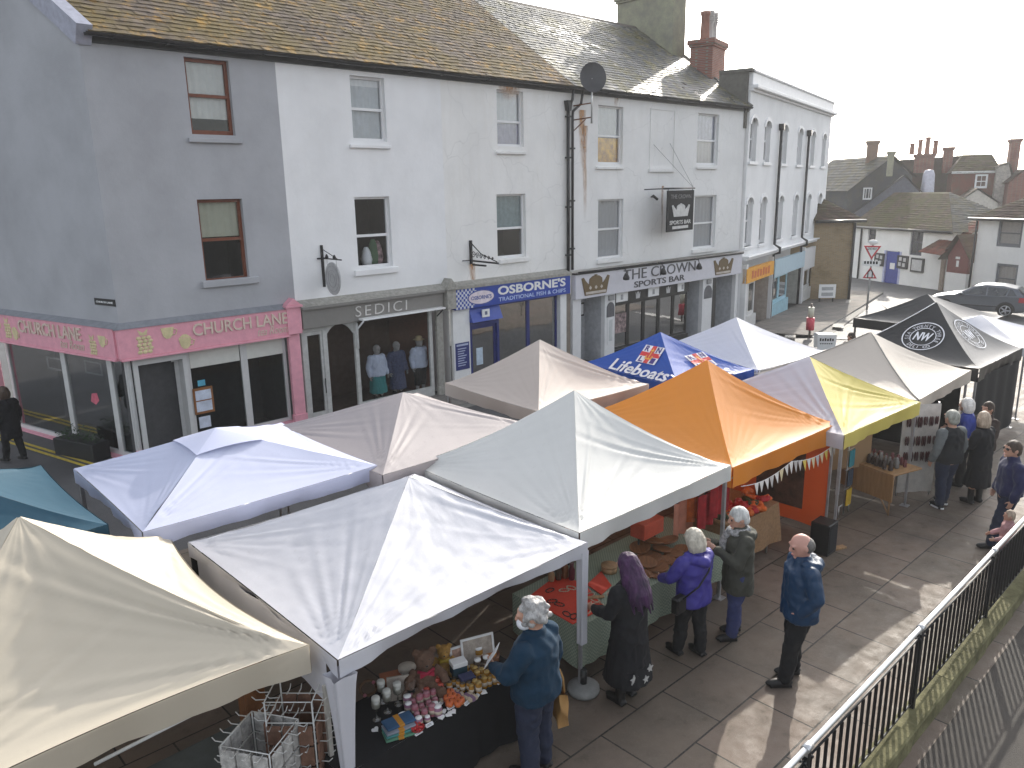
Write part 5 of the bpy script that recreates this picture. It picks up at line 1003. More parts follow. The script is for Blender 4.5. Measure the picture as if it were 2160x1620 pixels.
# ================================================================ railing on its mossy kerb
GALV=M('pale_galvanised_rail',(.62,.62,.62),.3,metal=.75,var=.08,b=.05,bs=30); MOSSK=M('mossy_kerb',(.085,.08,.028),.95,var=.4,scale=4,b=.6,bs=25,col2=(.14,.13,.065))
RY=lambda x:2.27+.012*(x-5)
kb=thing('railing_kerb','long mossy stone kerb carrying the black railing','kerb',(8,2.1,.1))
x=.0;rr=random.Random(5)
while x<34:
    L=1.25; mb=MB(); y=RY(x)-.03; z=g(x); mb.box(x+.006,x+L-.006,y-.13,y+.11,z-.05,z+.17+rr.uniform(-.006,.008)); mb.build('kerb_block',MOSSK,kb,bevel=.018); x+=L
rl=thing('railing','black bar railing with pale galvanised top rail along the right side','railing',(8,2.27,.1))
H=1.12
mb=MB(); pts=[(xx,RY(xx),g(xx)+H) for xx in [i*1.0 for i in range(0,35)]]; mb.tube(pts,.027,12); mb.build('top_rail',GALV,rl)
posts=[0.15+2.58*i for i in range(-0,14)]; posts=[5.36-2.58*2+2.58*i for i in range(14)]
nb=0
for i,x in enumerate(posts):
    y=RY(x); z=g(x); mb=MB(); mb.box(x-.025,x+.025,y-.025,y+.025,z+.1,z+H-.03); mb.build('post',BLACK,rl); mb=MB(); mb.tube([(x-.05,y,z+H),(x+.05,y,z+H)],.037,12); mb.box(x-.03,x+.03,y-.02,y+.02,z+H-.07,z+H-.03); mb.build('rail_clamp',GALV,rl)
    x1=x+2.58; mb=MB()
    for zz in (.17+.07,H-.11): mb.tube([(x+.03,y,g(x)+zz),(x1-.03,RY(x1),g(x1)+zz)],.011,6)
    k=17
    for j in range(k):
        xx=x+.075+(2.58-.15)*j/(k-1); yy=RY(xx); zz=g(xx); mb.box(xx-.006,xx+.006,yy-.014,yy+.014,zz+.25,zz+H-.12)
    for xx in (x+.06,x1-.06):
        mb.tube([(xx,RY(xx)-.03,g(xx)+H-.11),(xx,RY(xx)+.03,g(xx)+H-.11)],.014,6)
    mb.build('bar_panel',BLACK,rl)
# ================================================================ people
def remesh(mb,name,vox,mat,par,it=3,noise=0,nscale=6,stretch=(1,1,.5),fold=None,lab=None,cut=None):
    "fuse the parts of mb into one continuous skin, then give it soft folds"
    me=bpy.data.meshes.new('tmp'); me.from_pydata([tuple(v) for v in mb.v],[],mb.f)
    b=bmesh.new(); b.from_mesh(me); bmesh.ops.recalc_face_normals(b,faces=b.faces); b.to_mesh(me); b.free()
    o=bpy.data.objects.new('tmp',me); COL.objects.link(o); md=o.modifiers.new('r','REMESH'); md.mode='VOXEL'; md.voxel_size=vox; md.use_smooth_shade=True
    s=o.modifiers.new('s','SMOOTH'); s.iterations=it; s.factor=.5
    dg=bpy.context.evaluated_depsgraph_get(); m2=bpy.data.meshes.new_from_object(o.evaluated_get(dg)); bpy.data.objects.remove(o); bpy.data.meshes.remove(me)
    if noise:
        sd=Vector((random.uniform(0,50),random.uniform(0,50),0)); nn=[v.normal.copy() for v in m2.vertices]
        for v,n in zip(m2.vertices,nn):
            p=Vector((v.co.x*stretch[0],v.co.y*stretch[1],v.co.z*stretch[2]))*nscale+sd
            d=noise*(abs(mn.noise(p))*-1.6+.5+.5*mn.noise(p*2.3)); v.co+=n*d
    if cut is not None:
        b=bmesh.new(); b.from_mesh(m2); bmesh.ops.bisect_plane(b,geom=b.verts[:]+b.edges[:]+b.faces[:],plane_co=(0,0,cut),plane_no=(0,0,-1),clear_outer=True); b.to_mesh(m2); b.free()
    m2.name=name; m2.materials.clear(); m2.materials.append(mat); m2.polygons.foreach_set('use_smooth',[True]*len(m2.polygons)); m2.update()
    ob=bpy.data.objects.new(name,m2); COL.objects.link(ob); ob.parent=par; ORG[ob.name]=Vector((0,0,0))
    if lab: ob['label']=lab
    return ob
def loft(mb,rings,n=20):
    "rings: (x,y,z,rx,ry)"
    vs=[];k=len(rings)
    for (x,y,z,rx,ry) in rings:
        for j in range(n):
            t=2*math.pi*j/n; c,s=math.cos(t),math.sin(t); e=.85
            vs.append((x+rx*math.copysign(abs(c)**e,c),y+ry*math.copysign(abs(s)**e,s),z))
    fs=[(i*n+j,i*n+(j+1)%n,(i+1)*n+(j+1)%n,(i+1)*n+j) for i in range(k-1) for j in range(n)]+[tuple(range(n))[::-1],tuple((k-1)*n+j for j in range(n))]
    mb.add(vs,fs,0,True)
def tubeb(mb,pts,rs,n=12):
    mb.tube(pts,rs,n); mb.ball(pts[0],rs[0],10,6); mb.ball(pts[-1],rs[-1],10,6)
SKIN=M('skin',(.48,.27,.19),.5,var=.08,b=.03); SKIN2=M('skin_pink',(.52,.28,.22),.5,var=.08,b=.03)
EYE=M('eye_dark',(.03,.025,.02),.3,b=0); LIP=M('lip',(.35,.12,.1),.5,b=0)
def hand(mb,w,e,side,curl=.5,up=None):
    "palm, four unequal bent fingers and a thumb at wrist w, forearm coming from e"
    w,e=Vector(w),Vector(e); d=(w-e).normalized(); inn=Vector((-side,0,0)); 
    nrm=(inn-d*inn.dot(d)); nrm=nrm.normalized() if nrm.length>.1 else d.orthogonal().normalized()   # palm faces inwards
    lat=d.cross(nrm); 
    if lat.y<0 and abs(lat.y)>.1: lat=-lat
    pc=w+d*.045
    R=Matrix((lat,nrm,d)).transposed(); mb.ball(pc,(.04,.016,.052),10,8,0,R)
    for i,(o,l) in enumerate(((.028,.068),(.01,.078),(-.009,.073),(-.027,.058))):
        b=w+d*.082+lat*o; k1=b+d*l*.45+nrm*l*.1*curl*2; k2=k1+(d*(1-curl)+nrm*curl)*l*.33; k3=k2+(d*(1-1.5*curl)+nrm*1.2*curl)*l*.28
        mb.tube([w+d*.06+lat*o,b,k1,k2,k3],[.010,.0095,.009,.0085,.007],8)
    t0=w+d*.025+lat*.03; t1=t0+lat*.028+d*.025+nrm*.012; t2=t1+d*.03+nrm*.015*(1+curl)
    mb.tube([w+d*.02+lat*.012,t0,t1,t2],[.012,.012,.0105,.008],8)
HANG=((.25,-.02,1.13),(.265,.06,.88)); FWD=((.25,.05,1.15),(.2,.3,1.08)); POCK=((.27,-.05,1.14),(.175,.05,.93)); UPF=((.23,.1,1.12),(.1,.32,1.28))
def person(label,xy,face,h,top,legs,shoe,hair,arms=(HANG,HANG),stance=(.0,.0),headyaw=0,headpitch=0,skin=SKIN,build=1.0,hem=.82,flare=1.0,lower='trousers',hood=False,mask=False,glasses=False,scarf=None,hairkind='short',vest=None,facefx=False,leghem=.1,z=None,group=None,collar=True,name='person',cat='person',hips=1.0):
    x,y=xy; zz=g(x,y) if z is None else z; k=h/1.74
    t=thing(name,label,cat,(x,y,zz),group,math.radians(face-90)); t.scale=(k*build**.5,k*build**.5,k)
    ORG[t.name]=Vector((0,0,0))
    mb=MB(); B=build
    loft(mb,[(0,0,.82,.15,.11),(0,0,.93,.17*hips,.12),(0,0,1.05,.14,.10),(0,0,1.2,.155,.11),(0,0,1.34,.17,.11),(0,0,1.41,.13,.085),(0,-.005,1.46,.065,.06),(0,.01,1.53,.055,.058)])
    wr=[]
    for s,arm in ((1,arms[1]),(-1,arms[0])):
        e,w_=arm[0],arm[1]; S=(s*.175,-.005,1.385); E=(s*e[0],e[1],e[2]); W=(s*w_[0],w_[1],w_[2]); wr.append((S,E,W,s))
        tubeb(mb,[S,((S[0]+E[0])/2,(S[1]+E[1])/2,(S[2]+E[2])/2),E],[.055,.05,.042]); tubeb(mb,[E,((E[0]*2+W[0])/3,(E[1]*2+W[1])/3,(E[2]*2+W[2])/3),W],[.042,.042,.028]); hand(mb,W,E,s,.45)
    lg=[]
    for s,st in ((1,stance[1]),(-1,stance[0])):
        Hh=(s*.09,0,.88); K=(s*.095,st*.55+.015,.49); A=(s*.1,st,.09); lg.append((Hh,K,A,s))
        tubeb(mb,[Hh,((Hh[0]+K[0])/2,(Hh[1]+K[1])/2,.69),K],[.088,.075,.055]); tubeb(mb,[K,(K[0],(K[1]*2+A[1])/3-.01,.36),A],[.055,.056,.038]); mb.ball((A[0],A[1]+.06,.045),(.042,.12,.04))
    hy=math.radians(headyaw); Rh=Matrix.Rotation(hy,3,'Z')@Matrix.Rotation(math.radians(headpitch),3,'X')*1.14; HC=Vector((0,.025,1.635))
    def hp(p): return HC+Rh@Vector(p)
    mb.ball(HC,(.076,.096,.112),16,12,0,Rh); mb.ball(hp((0,.03,-.05)),(.058,.064,.066),12,8,0,Rh); mb.tube([HC+Vector((0,-.03,-.06)),(0,.0,1.47)],[.055,.06],12)
    mb.tube([hp((0,.092,.02)),hp((0,.112,-.022)),hp((0,.095,-.03))],[.011,.016,.012],8)
    mb.ball(hp((0,.088,-.062)),(.026,.014,.012),8,6,0,Rh); mb.ball(hp((0,.085,-.1)),(.022,.016,.016),8,6,0,Rh)
    for s in (1,-1): mb.ball(hp((s*.077,-.005,-.01)),(.012,.022,.034),8,6,0,Rh); mb.ball(hp((s*.033,.078,.035)),(.03,.016,.011),8,6,0,Rh)
    body=remesh(mb,'body',.0085,skin,t,2)
    if facefx:
        for s in (1,-1):
            m_=MB(); m_.ball(hp((s*.032,.086,.008)),(.015,.010,.009),8,6,0,Rh); m_.build('eye',EYE,t)
        m_=MB(); m_.ball(hp((0,.098,-.064)),(.024,.009,.008),8,6,0,Rh); m_.build('mouth',LIP,t)
    # lower clothing
    if lower=='trousers':
        mb=MB(); loft(mb,[(0,0,.84,.15,.11),(0,0,.95,.18*hips,.135),(0,0,1.05,.165,.125)])
        for Hh,K,A,s in lg:
            tubeb(mb,[(Hh[0],Hh[1],.9),((Hh[0]+K[0])/2,(Hh[1]+K[1])/2,.69),K,(K[0],(K[1]+A[1])/2-.01,.3),(A[0],A[1]-.005,leghem)],[.115,.1,.08,.078,.07])
        remesh(mb,'trousers',.011,legs,t,3,.012,9,(1,1,.9))
    elif lower=='dress':
        mb=MB(); loft(mb,[(0,0,leghem,.23*flare,.2*flare),(0,0,.5,.22*flare,.18),(0,0,.9,.19,.14),(0,0,1.1,.16,.12)]); remesh(mb,'dress',.012,legs,t,3,.022,7,(1.4,1.4,.25))
    mb=MB(); 
    for Hh,K,A,s in lg:
        m_=MB(); bh=.12 if lower=='trousers' else .3
        m_.tube([(A[0],A[1]-.01,.05),(A[0],A[1]-.005,bh)],[.052,.056],12); m_.ball((A[0],A[1]+.05,.045),(.05,.145,.05),14,8); m_.box(A[0]-.045,A[0]+.045,A[1]-.07,A[1]+.15,.002,.035); remesh(m_,'shoe',.009,shoe,t,2)
    if shoe is MATS.get('black_trainer'):
        for Hh,K,A,s in lg:
            m_=MB(); m_.lathe((A[0],A[1]+.045,.0),[(.05,.0),(.055,.012),(.055,.03),(.05,.034)],18,sy=2.6); m_.build('sole',WHITEP,t)
    # top
    mb=MB(); f=flare; x0=1.08
    loft(mb,[(0,-.005,hem,.195*f*x0*hips,.155*f*x0),(0,-.005,hem+.12,.198*x0*(1+(f-1)*.6),.155*x0),(0,0,1.08,.185*x0,.145*x0),(0,0,1.25,.192*x0,.145*x0),(0,0,1.36,.19*x0,.135*x0),(0,-.005,1.425,.15,.105),(0,.0,1.47,.085,.08)]+([(0,.005,1.525,.078,.078)] if collar else []))
    sl=MB()
    for S,E,W,s in wr:
        E_,W_=Vector(E),Vector(W); C=W_.lerp(E_,.08); tgt=sl if vest else mb
        tubeb(tgt,[S,tuple(Vector(S).lerp(E_,.5)),E],[.088,.08,.07]); tubeb(tgt,[E,tuple(E_.lerp(W_,.5)),tuple(C)],[.07,.064,.054])
    if hood:
        tubeb(mb,[(.11,.02,1.47),(.12,-.08,1.44),(0,-.15,1.40),(-.12,-.08,1.44),(-.11,.02,1.47)],[.04,.06,.075,.06,.04])
    if vest: remesh(sl,'sleeves',.012,vest,t,3,.012,10,(1,1,1))
    jk=remesh(mb,'jacket' if name=='person' else 'shirt',.0125,top,t,3,.017,8,(1,1,.75))
    # hair
    if hair is not None:
        mb=MB()
        if hairkind=='short':
            mb.ball(hp((0,-.012,.02)),(.086,.1,.108),18,12,0,Rh); mb.ball(hp((0,-.05,-.03)),(.075,.058,.075),14,8,0,Rh)
        elif hairkind=='curly':
            rr=random.Random(len(label))
            for i in range(70):
                a=rr.uniform(0,2*math.pi); e=rr.uniform(-.5,1.5); p=(.086*math.cos(a)*math.cos(e),-.015+.1*math.sin(a)*math.cos(e),.015+.115*math.sin(e))
                if p[1]>.055 and p[2]<.07: continue
                mb.ball(hp(p),rr.uniform(.018,.03),8,6)
            mb.ball(hp((0,-.02,.02)),(.084,.094,.108),14,10,0,Rh)
        elif hairkind=='bob':
            mb.ball(hp((0,-.01,.02)),(.092,.105,.112),18,12,0,Rh); loft2=[(0,-.03,-.13,.085,.07),(0,-.03,-.06,.1,.088),(0,-.02,.02,.096,.095)]
            vs=MB(); loft(vs,loft2,16); mb.add([hp(v) for v in vs.v],vs.f)
        elif hairkind=='long':
            mb.ball(hp((0,-.012,.02)),(.09,.102,.112),18,12,0,Rh)
            for i in range(15):
                a=math.pi*(-.12+1.24*i/14); cx=.085*math.cos(a); cy=-.02-.085*math.sin(a)
                mb.tube([hp((cx*.8,cy*.8,.07)),hp((cx,cy,-.02)),hp((cx*1.15,cy*1.05-.01,-.14)),hp((cx*1.25,cy*1.1-.02,-.27)),hp((cx*1.1,cy*1.05-.02,-.4-.05*math.sin(i*2)))],[.02,.026,.028,.026,.008],8)
        elif hairkind=='balding':
            mb.ball(hp((0,-.035,-.012)),(.084,.075,.082),16,10,0,Rh)
        vx=.009; hm=remesh(mb,'hair',vx,hair,t,1 if hairkind in('curly','long') else 2,.006,22,(1,1,.35))
    if mask:
        mb=MB(); mb.ball(hp((0,.062,-.055)),(.066,.056,.055),16,10,0,Rh); mb.tube([hp((.06,.06,-.03)),hp((.078,.0,-.005))],.004,5); mb.tube([hp((-.06,.06,-.03)),hp((-.078,.0,-.005))],.004,5); mb.build('face_mask',M('white_mask',(.72,.73,.76),.8,b=0),t)
    if glasses:
        mb=MB(); 
        for s in (1,-1): mb.ball(hp((s*.034,.09,.012)),(.03,.012,.02),10,6,0,Rh); mb.tube([hp((s*.06,.085,.016)),hp((s*.08,.0,.012))],.004,5)
        mb.tube([hp((-.01,.1,.016)),hp((.01,.1,.016))],.004,5); mb.build('sunglasses',BLACK,t)
    if scarf:
        mb=MB(); tubeb(mb,[(.09,.02,1.47),(.05,.11,1.455),(-.05,.11,1.455),(-.09,.02,1.47),(-.04,-.07,1.49),(.04,-.07,1.49),(.09,.02,1.47)],[.042]*7); tubeb(mb,[(.03,.12,1.44),(.06,.17,1.3),(.05,.17,1.12)],[.04,.045,.05]); remesh(mb,'scarf',.011,scarf,t,2,.012,14)
    t['_']=0; del t['_']
    return t
FLEECE=M('teal_fleece',(.005,.027,.055),.95,var=.15,b=.3,bs=90); JEAN=M('dark_navy_jean',(.02,.026,.05),.9,var=.2,b=.2,bs=200); BJEAN=M('blue_jean',(.04,.05,.14),.9,var=.25,b=.2,bs=200); BLKC=M('black_coat',(.009,.009,.011),.9,var=.2,b=.2,bs=120); BLKT=M('black_trouser',(.011,.011,.012),.9,var=.2); BOOT=M('black_shoe',(.012,.011,.011),.5,b=.05); TRAIN=M('black_trainer',(.014,.014,.016),.6)
PURJ=M('violet_jacket',(.05,.04,.25),.6,var=.12,b=.15,bs=40); OLIVE=M('olive_coat',(.055,.055,.043),.85,var=.15,b=.2); NAVYJ=M('deep_blue_jacket',(.006,.033,.082),.55,var=.15,b=.15,bs=40); NAVY=M('navy_fleece',(.012,.015,.06),.9,var=.12,sheen=.2)
def hairm(n,c,c2=None): return M(n,c,.6,var=.35,scale=14,b=.6,bs=60,stretch=(1,1,.25),col2=c2)
GREYC=hairm('grey_curly_hair',(.17,.16,.155),(.4,.39,.375)); PURH=hairm('purple_hair',(.018,.007,.03),(.055,.016,.06)); BLON=hairm('ash_blonde_hair',(.4,.36,.29),(.5,.46,.38)); SILV=hairm('silver_hair',(.42,.42,.4),(.55,.55,.53)); WHT=hairm('white_hair',(.62,.58,.54),(.7,.67,.63)); DKG=hairm('dark_grey_hair',(.06,.055,.05),(.14,.13,.12)); BRN=hairm('dark_brown_hair',(.03,.02,.014),(.07,.045,.03)); LTB=hairm('light_brown_hair',(.28,.2,.14),(.45,.36,.27))
fgp=(4.54,4.53)
person('person in teal fleece with curly grey hair and white mask reading card at gift table',fgp,103,1.8,FLEECE,JEAN,BOOT,GREYC,arms=(((.27,.06,1.17),(.15,.27,1.12)),HANG),headyaw=28,headpitch=-14,hairkind='curly',mask=True,build=1.45,hem=.86)
person('person with long purple hair in long black coat with white stars at hem',(6.07,4.62),88,1.73,BLKC,BLKC,BOOT,PURH,arms=(FWD,FWD),hairkind='long',lower='dress',leghem=.3,hem=.5,flare=1.15,headpitch=-18,build=1.12,stance=(.02,.05))
person('person in violet hooded jacket with straight ash blonde bob and black crossbody bag',(7.33,4.63),80,1.62,PURJ,BLKT,BOOT,BLON,arms=(((.27,.1,1.15),(.22,.3,1.04)),FWD),hairkind='bob',hood=True,build=1.25,hem=.78,headpitch=-12,stance=(.12,-.05))
person('person with silver hair in olive coat and scarf with both hands raised',(8.11,4.5),142,1.72,OLIVE,BJEAN,BOOT,SILV,arms=(UPF,UPF),hairkind='short',hood=True,scarf=M('patterned_scarf',(.3,.3,.3),.9,var=.7,scale=30),build=1.15,hem=.66,headpitch=-15,facefx=True,stance=(.08,-.04))
person('person with receding white hair in deep blue hooded jacket standing alone on the paving',(7.76,3.52),138,1.8,NAVYJ,BLKT,BOOT,DKG,arms=(POCK,POCK),hairkind='balding',hood=True,build=1.2,hem=.8,headpitch=-18,facefx=True,skin=SKIN2,stance=(.14,-.02))
person('person in black vest over grey sleeves with dark jeans and white soled shoes',(14.67,4.16),62,1.78,M('black_vest',(.014,.015,.017),.9),JEAN,TRAIN,hairm('cropped_grey_hair',(.2,.2,.17),(.34,.34,.3)),arms=(HANG,HANG),hairkind='short',vest=M('grey_sleeve',(.13,.14,.14),.9),build=1.2,hem=.85,stance=(-.03,.1),collar=False)
person('person in long black dress with fair hair beside the black vest',(15.3,3.82),75,1.7,BLKC,BLKC,BOOT,LTB,arms=(FWD,FWD),hairkind='bob',lower='dress',leghem=.35,hem=.7,headyaw=-50,build=1.1,stance=(.03,.0))
q=PZ(2045,842,1.60); person('person with bright white hair and royal blue top at the black stall',(q[0],q[1]),100,1.72,M('royal_blue_top',(.03,.05,.26),.8),BLKT,BOOT,WHT,arms=(HANG,FWD),hairkind='bob',build=1.1)
q=PZ(2088,850,1.55); person('dark haired person with bare forearm beside the royal blue top',(q[0],q[1]),150,1.68,M('dark_brown_top',(.05,.035,.03),.9),BLKT,BOOT,BRN,arms=(FWD,HANG),hairkind='short')
person('person in navy fleece and black sunglasses walking at the right edge',(13.55,2.93),128,1.74,NAVY,JEAN,BOOT,BRN,arms=(HANG,HANG),hairkind='short',glasses=True,build=1.15,hem=.9,facefx=True,headyaw=8,stance=(.2,-.15))
q=PZ(2133,1083,.98); person('small child in pink with brown hair behind the railing',(q[0],q[1]),120,1.06,M('pink_top',(.4,.22,.22),.8),M('pink_legs',(.3,.12,.16),.8),BOOT,LTB,hairkind='short',arms=(FWD,FWD))
q=PG(34,970); person('person in long dark coat walking away down the lane at far left',(q[0],q[1]),118,1.72,BLKC,BLKT,BOOT,BRN,hairkind='bob',hem=.55,build=1.1,stance=(.15,-.12),z=q[2])
q=PZ(1797,704,1.42); person('dark haired person under the charcoal gazebo',(q[0],q[1]),170,1.7,M('maroon_top',(.06,.015,.015),.9),BLKT,BOOT,BRN,hairkind='bob')
q=PZ(1330,1075,1.45); person('stallholder in dark clothes behind the wooden bowls table',(7.9,7.2),-60,1.7,M('stallholder_top',(.03,.03,.035),.9),BLKT,BOOT,BRN,hairkind='short')
# things people hold
wp=fgp; a=math.radians(103-90); ca,sa=math.cos(a),math.sin(a)
def loc(dx,dy): s=1.22**.5; return (wp[0]+(ca*dx-sa*dy)*s,wp[1]+(sa*dx+ca*dy)*s)
x,y=loc(-.15,.34); zc=g(*wp)+1.14
cd_=MB(); Rt=Matrix.Rotation(math.radians(35),3,'Z')@Matrix.Rotation(math.radians(-58),3,'X'); cd_.box(-.085,.085,-.11,.11,-.002,.002,0,Rt,(0,0,0)); c_=cd_.build('greeting_card',PAPER); c_.location=(x,y,zc+.1); tag(c_,'white card held up by the person in the teal fleece','card')
def bag(name,label,x,y,zb,w,d,h,mat,rz,hl=.22):
    t=thing(name,label,'bag',(x,y,zb),None,rz); ORG[t.name]=Vector((0,0,0)); mb=MB(); n=12
    def fn(a,b):
        th=2*math.pi*a; bul=1+.12*math.sin(math.pi*b); cx=max(-.9,min(.9,1.35*math.cos(th)))*w/2*bul; cy=max(-.9,min(.9,1.35*math.sin(th)))*d/2*bul*(1-.35*b)
        return (cx+.012*math.sin(b*9+th*2),cy+.012*math.sin(b*7+th*3),h*b)
    mb.grid(28,12,fn); mb.add([fn(i/28,0) for i in range(28)],[tuple(range(28))]); mb.build('bag_body',mat,t)
    for s in (1,-1):
        mb=MB(); mb.tube([(-w*.22,s*d*.25,h*.95),(-w*.2,s*d*.15,h+hl*.7),(0,0,h+hl),(w*.2,s*d*.15,h+hl*.7),(w*.22,s*d*.25,h*.95)],.012,6); mb.build('handle',mat,t)
    return t
x,y=loc(.3,.1); zb=g(*wp)+.42
tb=bag('tote_bag','cream cotton tote bag with dark print, carried by the person in teal fleece',x+.0,y-.02,zb,.3,.1,.3,M('cream_cotton',(.42,.34,.22),.9,b=.2),math.radians(40))
mb=MB()
for i in range(4): mb.tube([(-.09+.05*i,-.068,.07),(-.07+.05*i,-.07,.14),(-.09+.05*i,-.068,.21)],.008,5)
mb.build('print',BLKT,tb)
bag('paper_bag','tan brown carrier bag beside the cream tote, hanging from the same hand',x+.13,y-.09,zb-.1,.3,.12,.36,M('tan_bag',(.36,.2,.07),.8,b=.15),math.radians(60),.2)
# crossbody bag, strap and stars
t=thing('crossbody_bag','black crossbody bag on the left hip of the violet jacket','bag',(7.02,4.62,g(7)+.85)); mb=MB(); mb.box(6.9,7.08,4.55,4.66,g(7)+.72,g(7)+.93); mb.build('bag_body',BOOT,t,bevel=.02)
mb=MB(); pts=[(7.0,4.56,.95),(7.12,4.43,1.12),(7.3,4.42,1.26),(7.5,4.5,1.38),(7.53,4.62,1.42)]; mb.tube([(p[0],p[1],p[2]*.95+g(7)) for p in pts],.011,6); mb.build('strap',BOOT,t)
stp=[o for o in bpy.data.objects if o.name.startswith('person') and 'purple hair' in o.get('label','')][0]
STAR=M('white_star',(.42,.41,.39),.8,b=0)
for (dx,zz,s) in ((-.13,.42,.06),(.02,.37,.05),(.12,.44,.055)):
    mb=MB(); pts=[]; dy=-.222+abs(dx)*.3
    for i in range(10):
        r=s if i%2==0 else s*.42; a_=math.pi/2+math.pi*i/5; pts.append((dx+r*math.cos(a_),zz+r*math.sin(a_)))
    mb.prism(pts,dy-.012,dy); mb.build('star_print',STAR,stp)
# shop mannequins
TEALD=M('teal_dress',(.03,.2,.2),.85,var=.15); NAVD=M('navy_print_dress',(.05,.06,.12),.9,var=.6,scale=25); WSH=M('pale_shirt',(.5,.54,.66),.8,var=.06)
MANQ=M('mannequin_skin',(.3,.28,.27),.6)
GZm=g(11.5,18.2)+.06
def mann(px,label,top,low,hat=False,lower='dress'):
    u,_=mp(*px,-.35); x,y,_z=MAIN((u,-.35,0)); t=person(label,(x,y),-90,1.74,top,low,BOOT,None,lower=lower,leghem=.35,hem=.85,z=GZm,build=1.25,name='mannequin',cat='mannequin',skin=MANQ,collar=False)
    if hat:
        mb=MB(); mb.lathe((0,.02,1.69),[(.16,0),(.16,.012),(.09,.02),(.085,.1),(.05,.12)],18); mb.build('hat',M('straw',(.35,.27,.15),.9),t)
    return t
mann((797,800),'mannequin in teal pinafore dress nearest the shop door','u' and WSH,TEALD); mann((838,790),'mannequin in dark navy printed dress in the middle of the window',NAVD,NAVD); mann((885,770),'mannequin in pale shirt and straw hat at the right of the window',WSH,BLKT,True,'trousers')
# ================================================================ stall tables and goods
def table(label,x0,x1,y0,y1,z,mat,wood=None):
    t=thing('trestle_table',label,'table',((x0+x1)/2,(y0+y1)/2,g(x0)),'trestle tables in the stalls')
    mb=MB(); mb.box(x0,x1,y0,y1,z-.03,z); mb.build('table_top',mat,t,bevel=.004)
    for x in (x0+.12,x1-.12):
        for y in (y0+.08,y1-.08): mb=MB(); mb.tube([(x,y,g(x)),(x,y,z-.03)],.018,8); mb.build('leg',STEEL,t)
    return t
def cloth(label,x0,x1,y0,y1,z,drop,mat,sides='FLR',seed=1):
    "cloth lying on a table, hanging in soft folds"
    mb=MB(); e=.012; zt=z+.006; X0,X1,Y0,Y1=x0-e,x1+e,y0-e,y1+e
    mb.grid(20,10,lambda a,b:(X0+(X1-X0)*a,Y0+(Y1-Y0)*b,zt+.002*math.sin(a*30+b*9)))
    def hang(p,q,n,k):
        p,q,n=Vector(p),Vector(q),Vector(n); L=(q-p).length
        def fn(a,b):
            w=p.lerp(q,a); zb=g(w.x,w.y)+.03; d=min(drop,zt-zb); fl=.05*b*math.sin(a*L*8+seed+k)*math.sin(a*L*2.3+1)+.03*b
            return (w.x+n.x*abs(fl)*1.2,w.y+n.y*abs(fl)*1.2,zt-d*b-.02*math.sin(a*L*6)*b*(1 if drop<.6 else 0))
        mb.grid(max(8,int(L*20)),8,fn)
    if 'F' in sides: hang((X0,Y0,0),(X1,Y0,0),(0,-1,0),0)
    if 'L' in sides: hang((X0,Y1,0),(X0,Y0,0),(-1,0,0),1)
    if 'R' in sides: hang((X1,Y0,0),(X1,Y1,0),(1,0,0),2)
    o=mb.build('tablecloth',mat); tag(o,label,'tablecloth'); return rebase(o,((x0+x1)/2,y0,z))
def checkmat(name,a,b,s):
    m,nt,p=newmat(name); c=coords(nt); ck=_n(nt,'ShaderNodeTexChecker'); ck.inputs['Scale'].default_value=s; ck.inputs['Color1'].default_value=(*a,1); ck.inputs['Color2'].default_value=(*b,1); nt.links.new(c,ck.inputs[0]); nt.links.new(mix(nt,ck.outputs[0],tuple(x*.7 for x in a),mixf(nt,ramp(nt,nz(nt,6,4,c),.4,.7),.5)),p.inputs['Base Color']); p.inputs['Roughness'].default_value=.9; return m
TZ=.86
table('folding table of candles and gifts hidden under the black cloth',2.75,4.85,5.04,5.78,TZ-.006,BW); cloth('black cloth covering the gift table down to the ground',2.75,4.85,5.04,5.78,TZ-.006,2,DKC)
def at(px,py,z=TZ+.003): p=PZ(px,py,z); return (p[0],p[1],z)
WAXW=M('white_wax',(.6,.6,.55),.5,b=0); GLS=glass('jar_glass',(.85,.85,.82),.12); TAG=M('price_card',(.66,.66,.66),.8,var=.03,b=0)
def thing_at(name,label,cat,p,group=None,rz=0): t=thing(name,label,cat,p,group,rz); ORG[t.name]=Vector((0,0,0)); return t
def inst(src,p,rz=0,label=None,s=1):
    c=copy_tree(src); c.location=p; c.rotation_euler=(0,0,rz); c.scale=(s,s,s)
    if label: c['label']=label
    return c
def spread(src,pts,labels=None,s=(1,1)):
    for i,p in enumerate(pts):
        rz=random.uniform(-.5,.5); k=random.uniform(*s); lb=labels[i] if labels else None
        if i==0: src.location=at(*p); src.rotation_euler=(0,0,rz); src.scale=(k,)*3; 
        else: inst(src,at(*p),rz,lb,k)
        if i==0 and lb: src['label']=lb
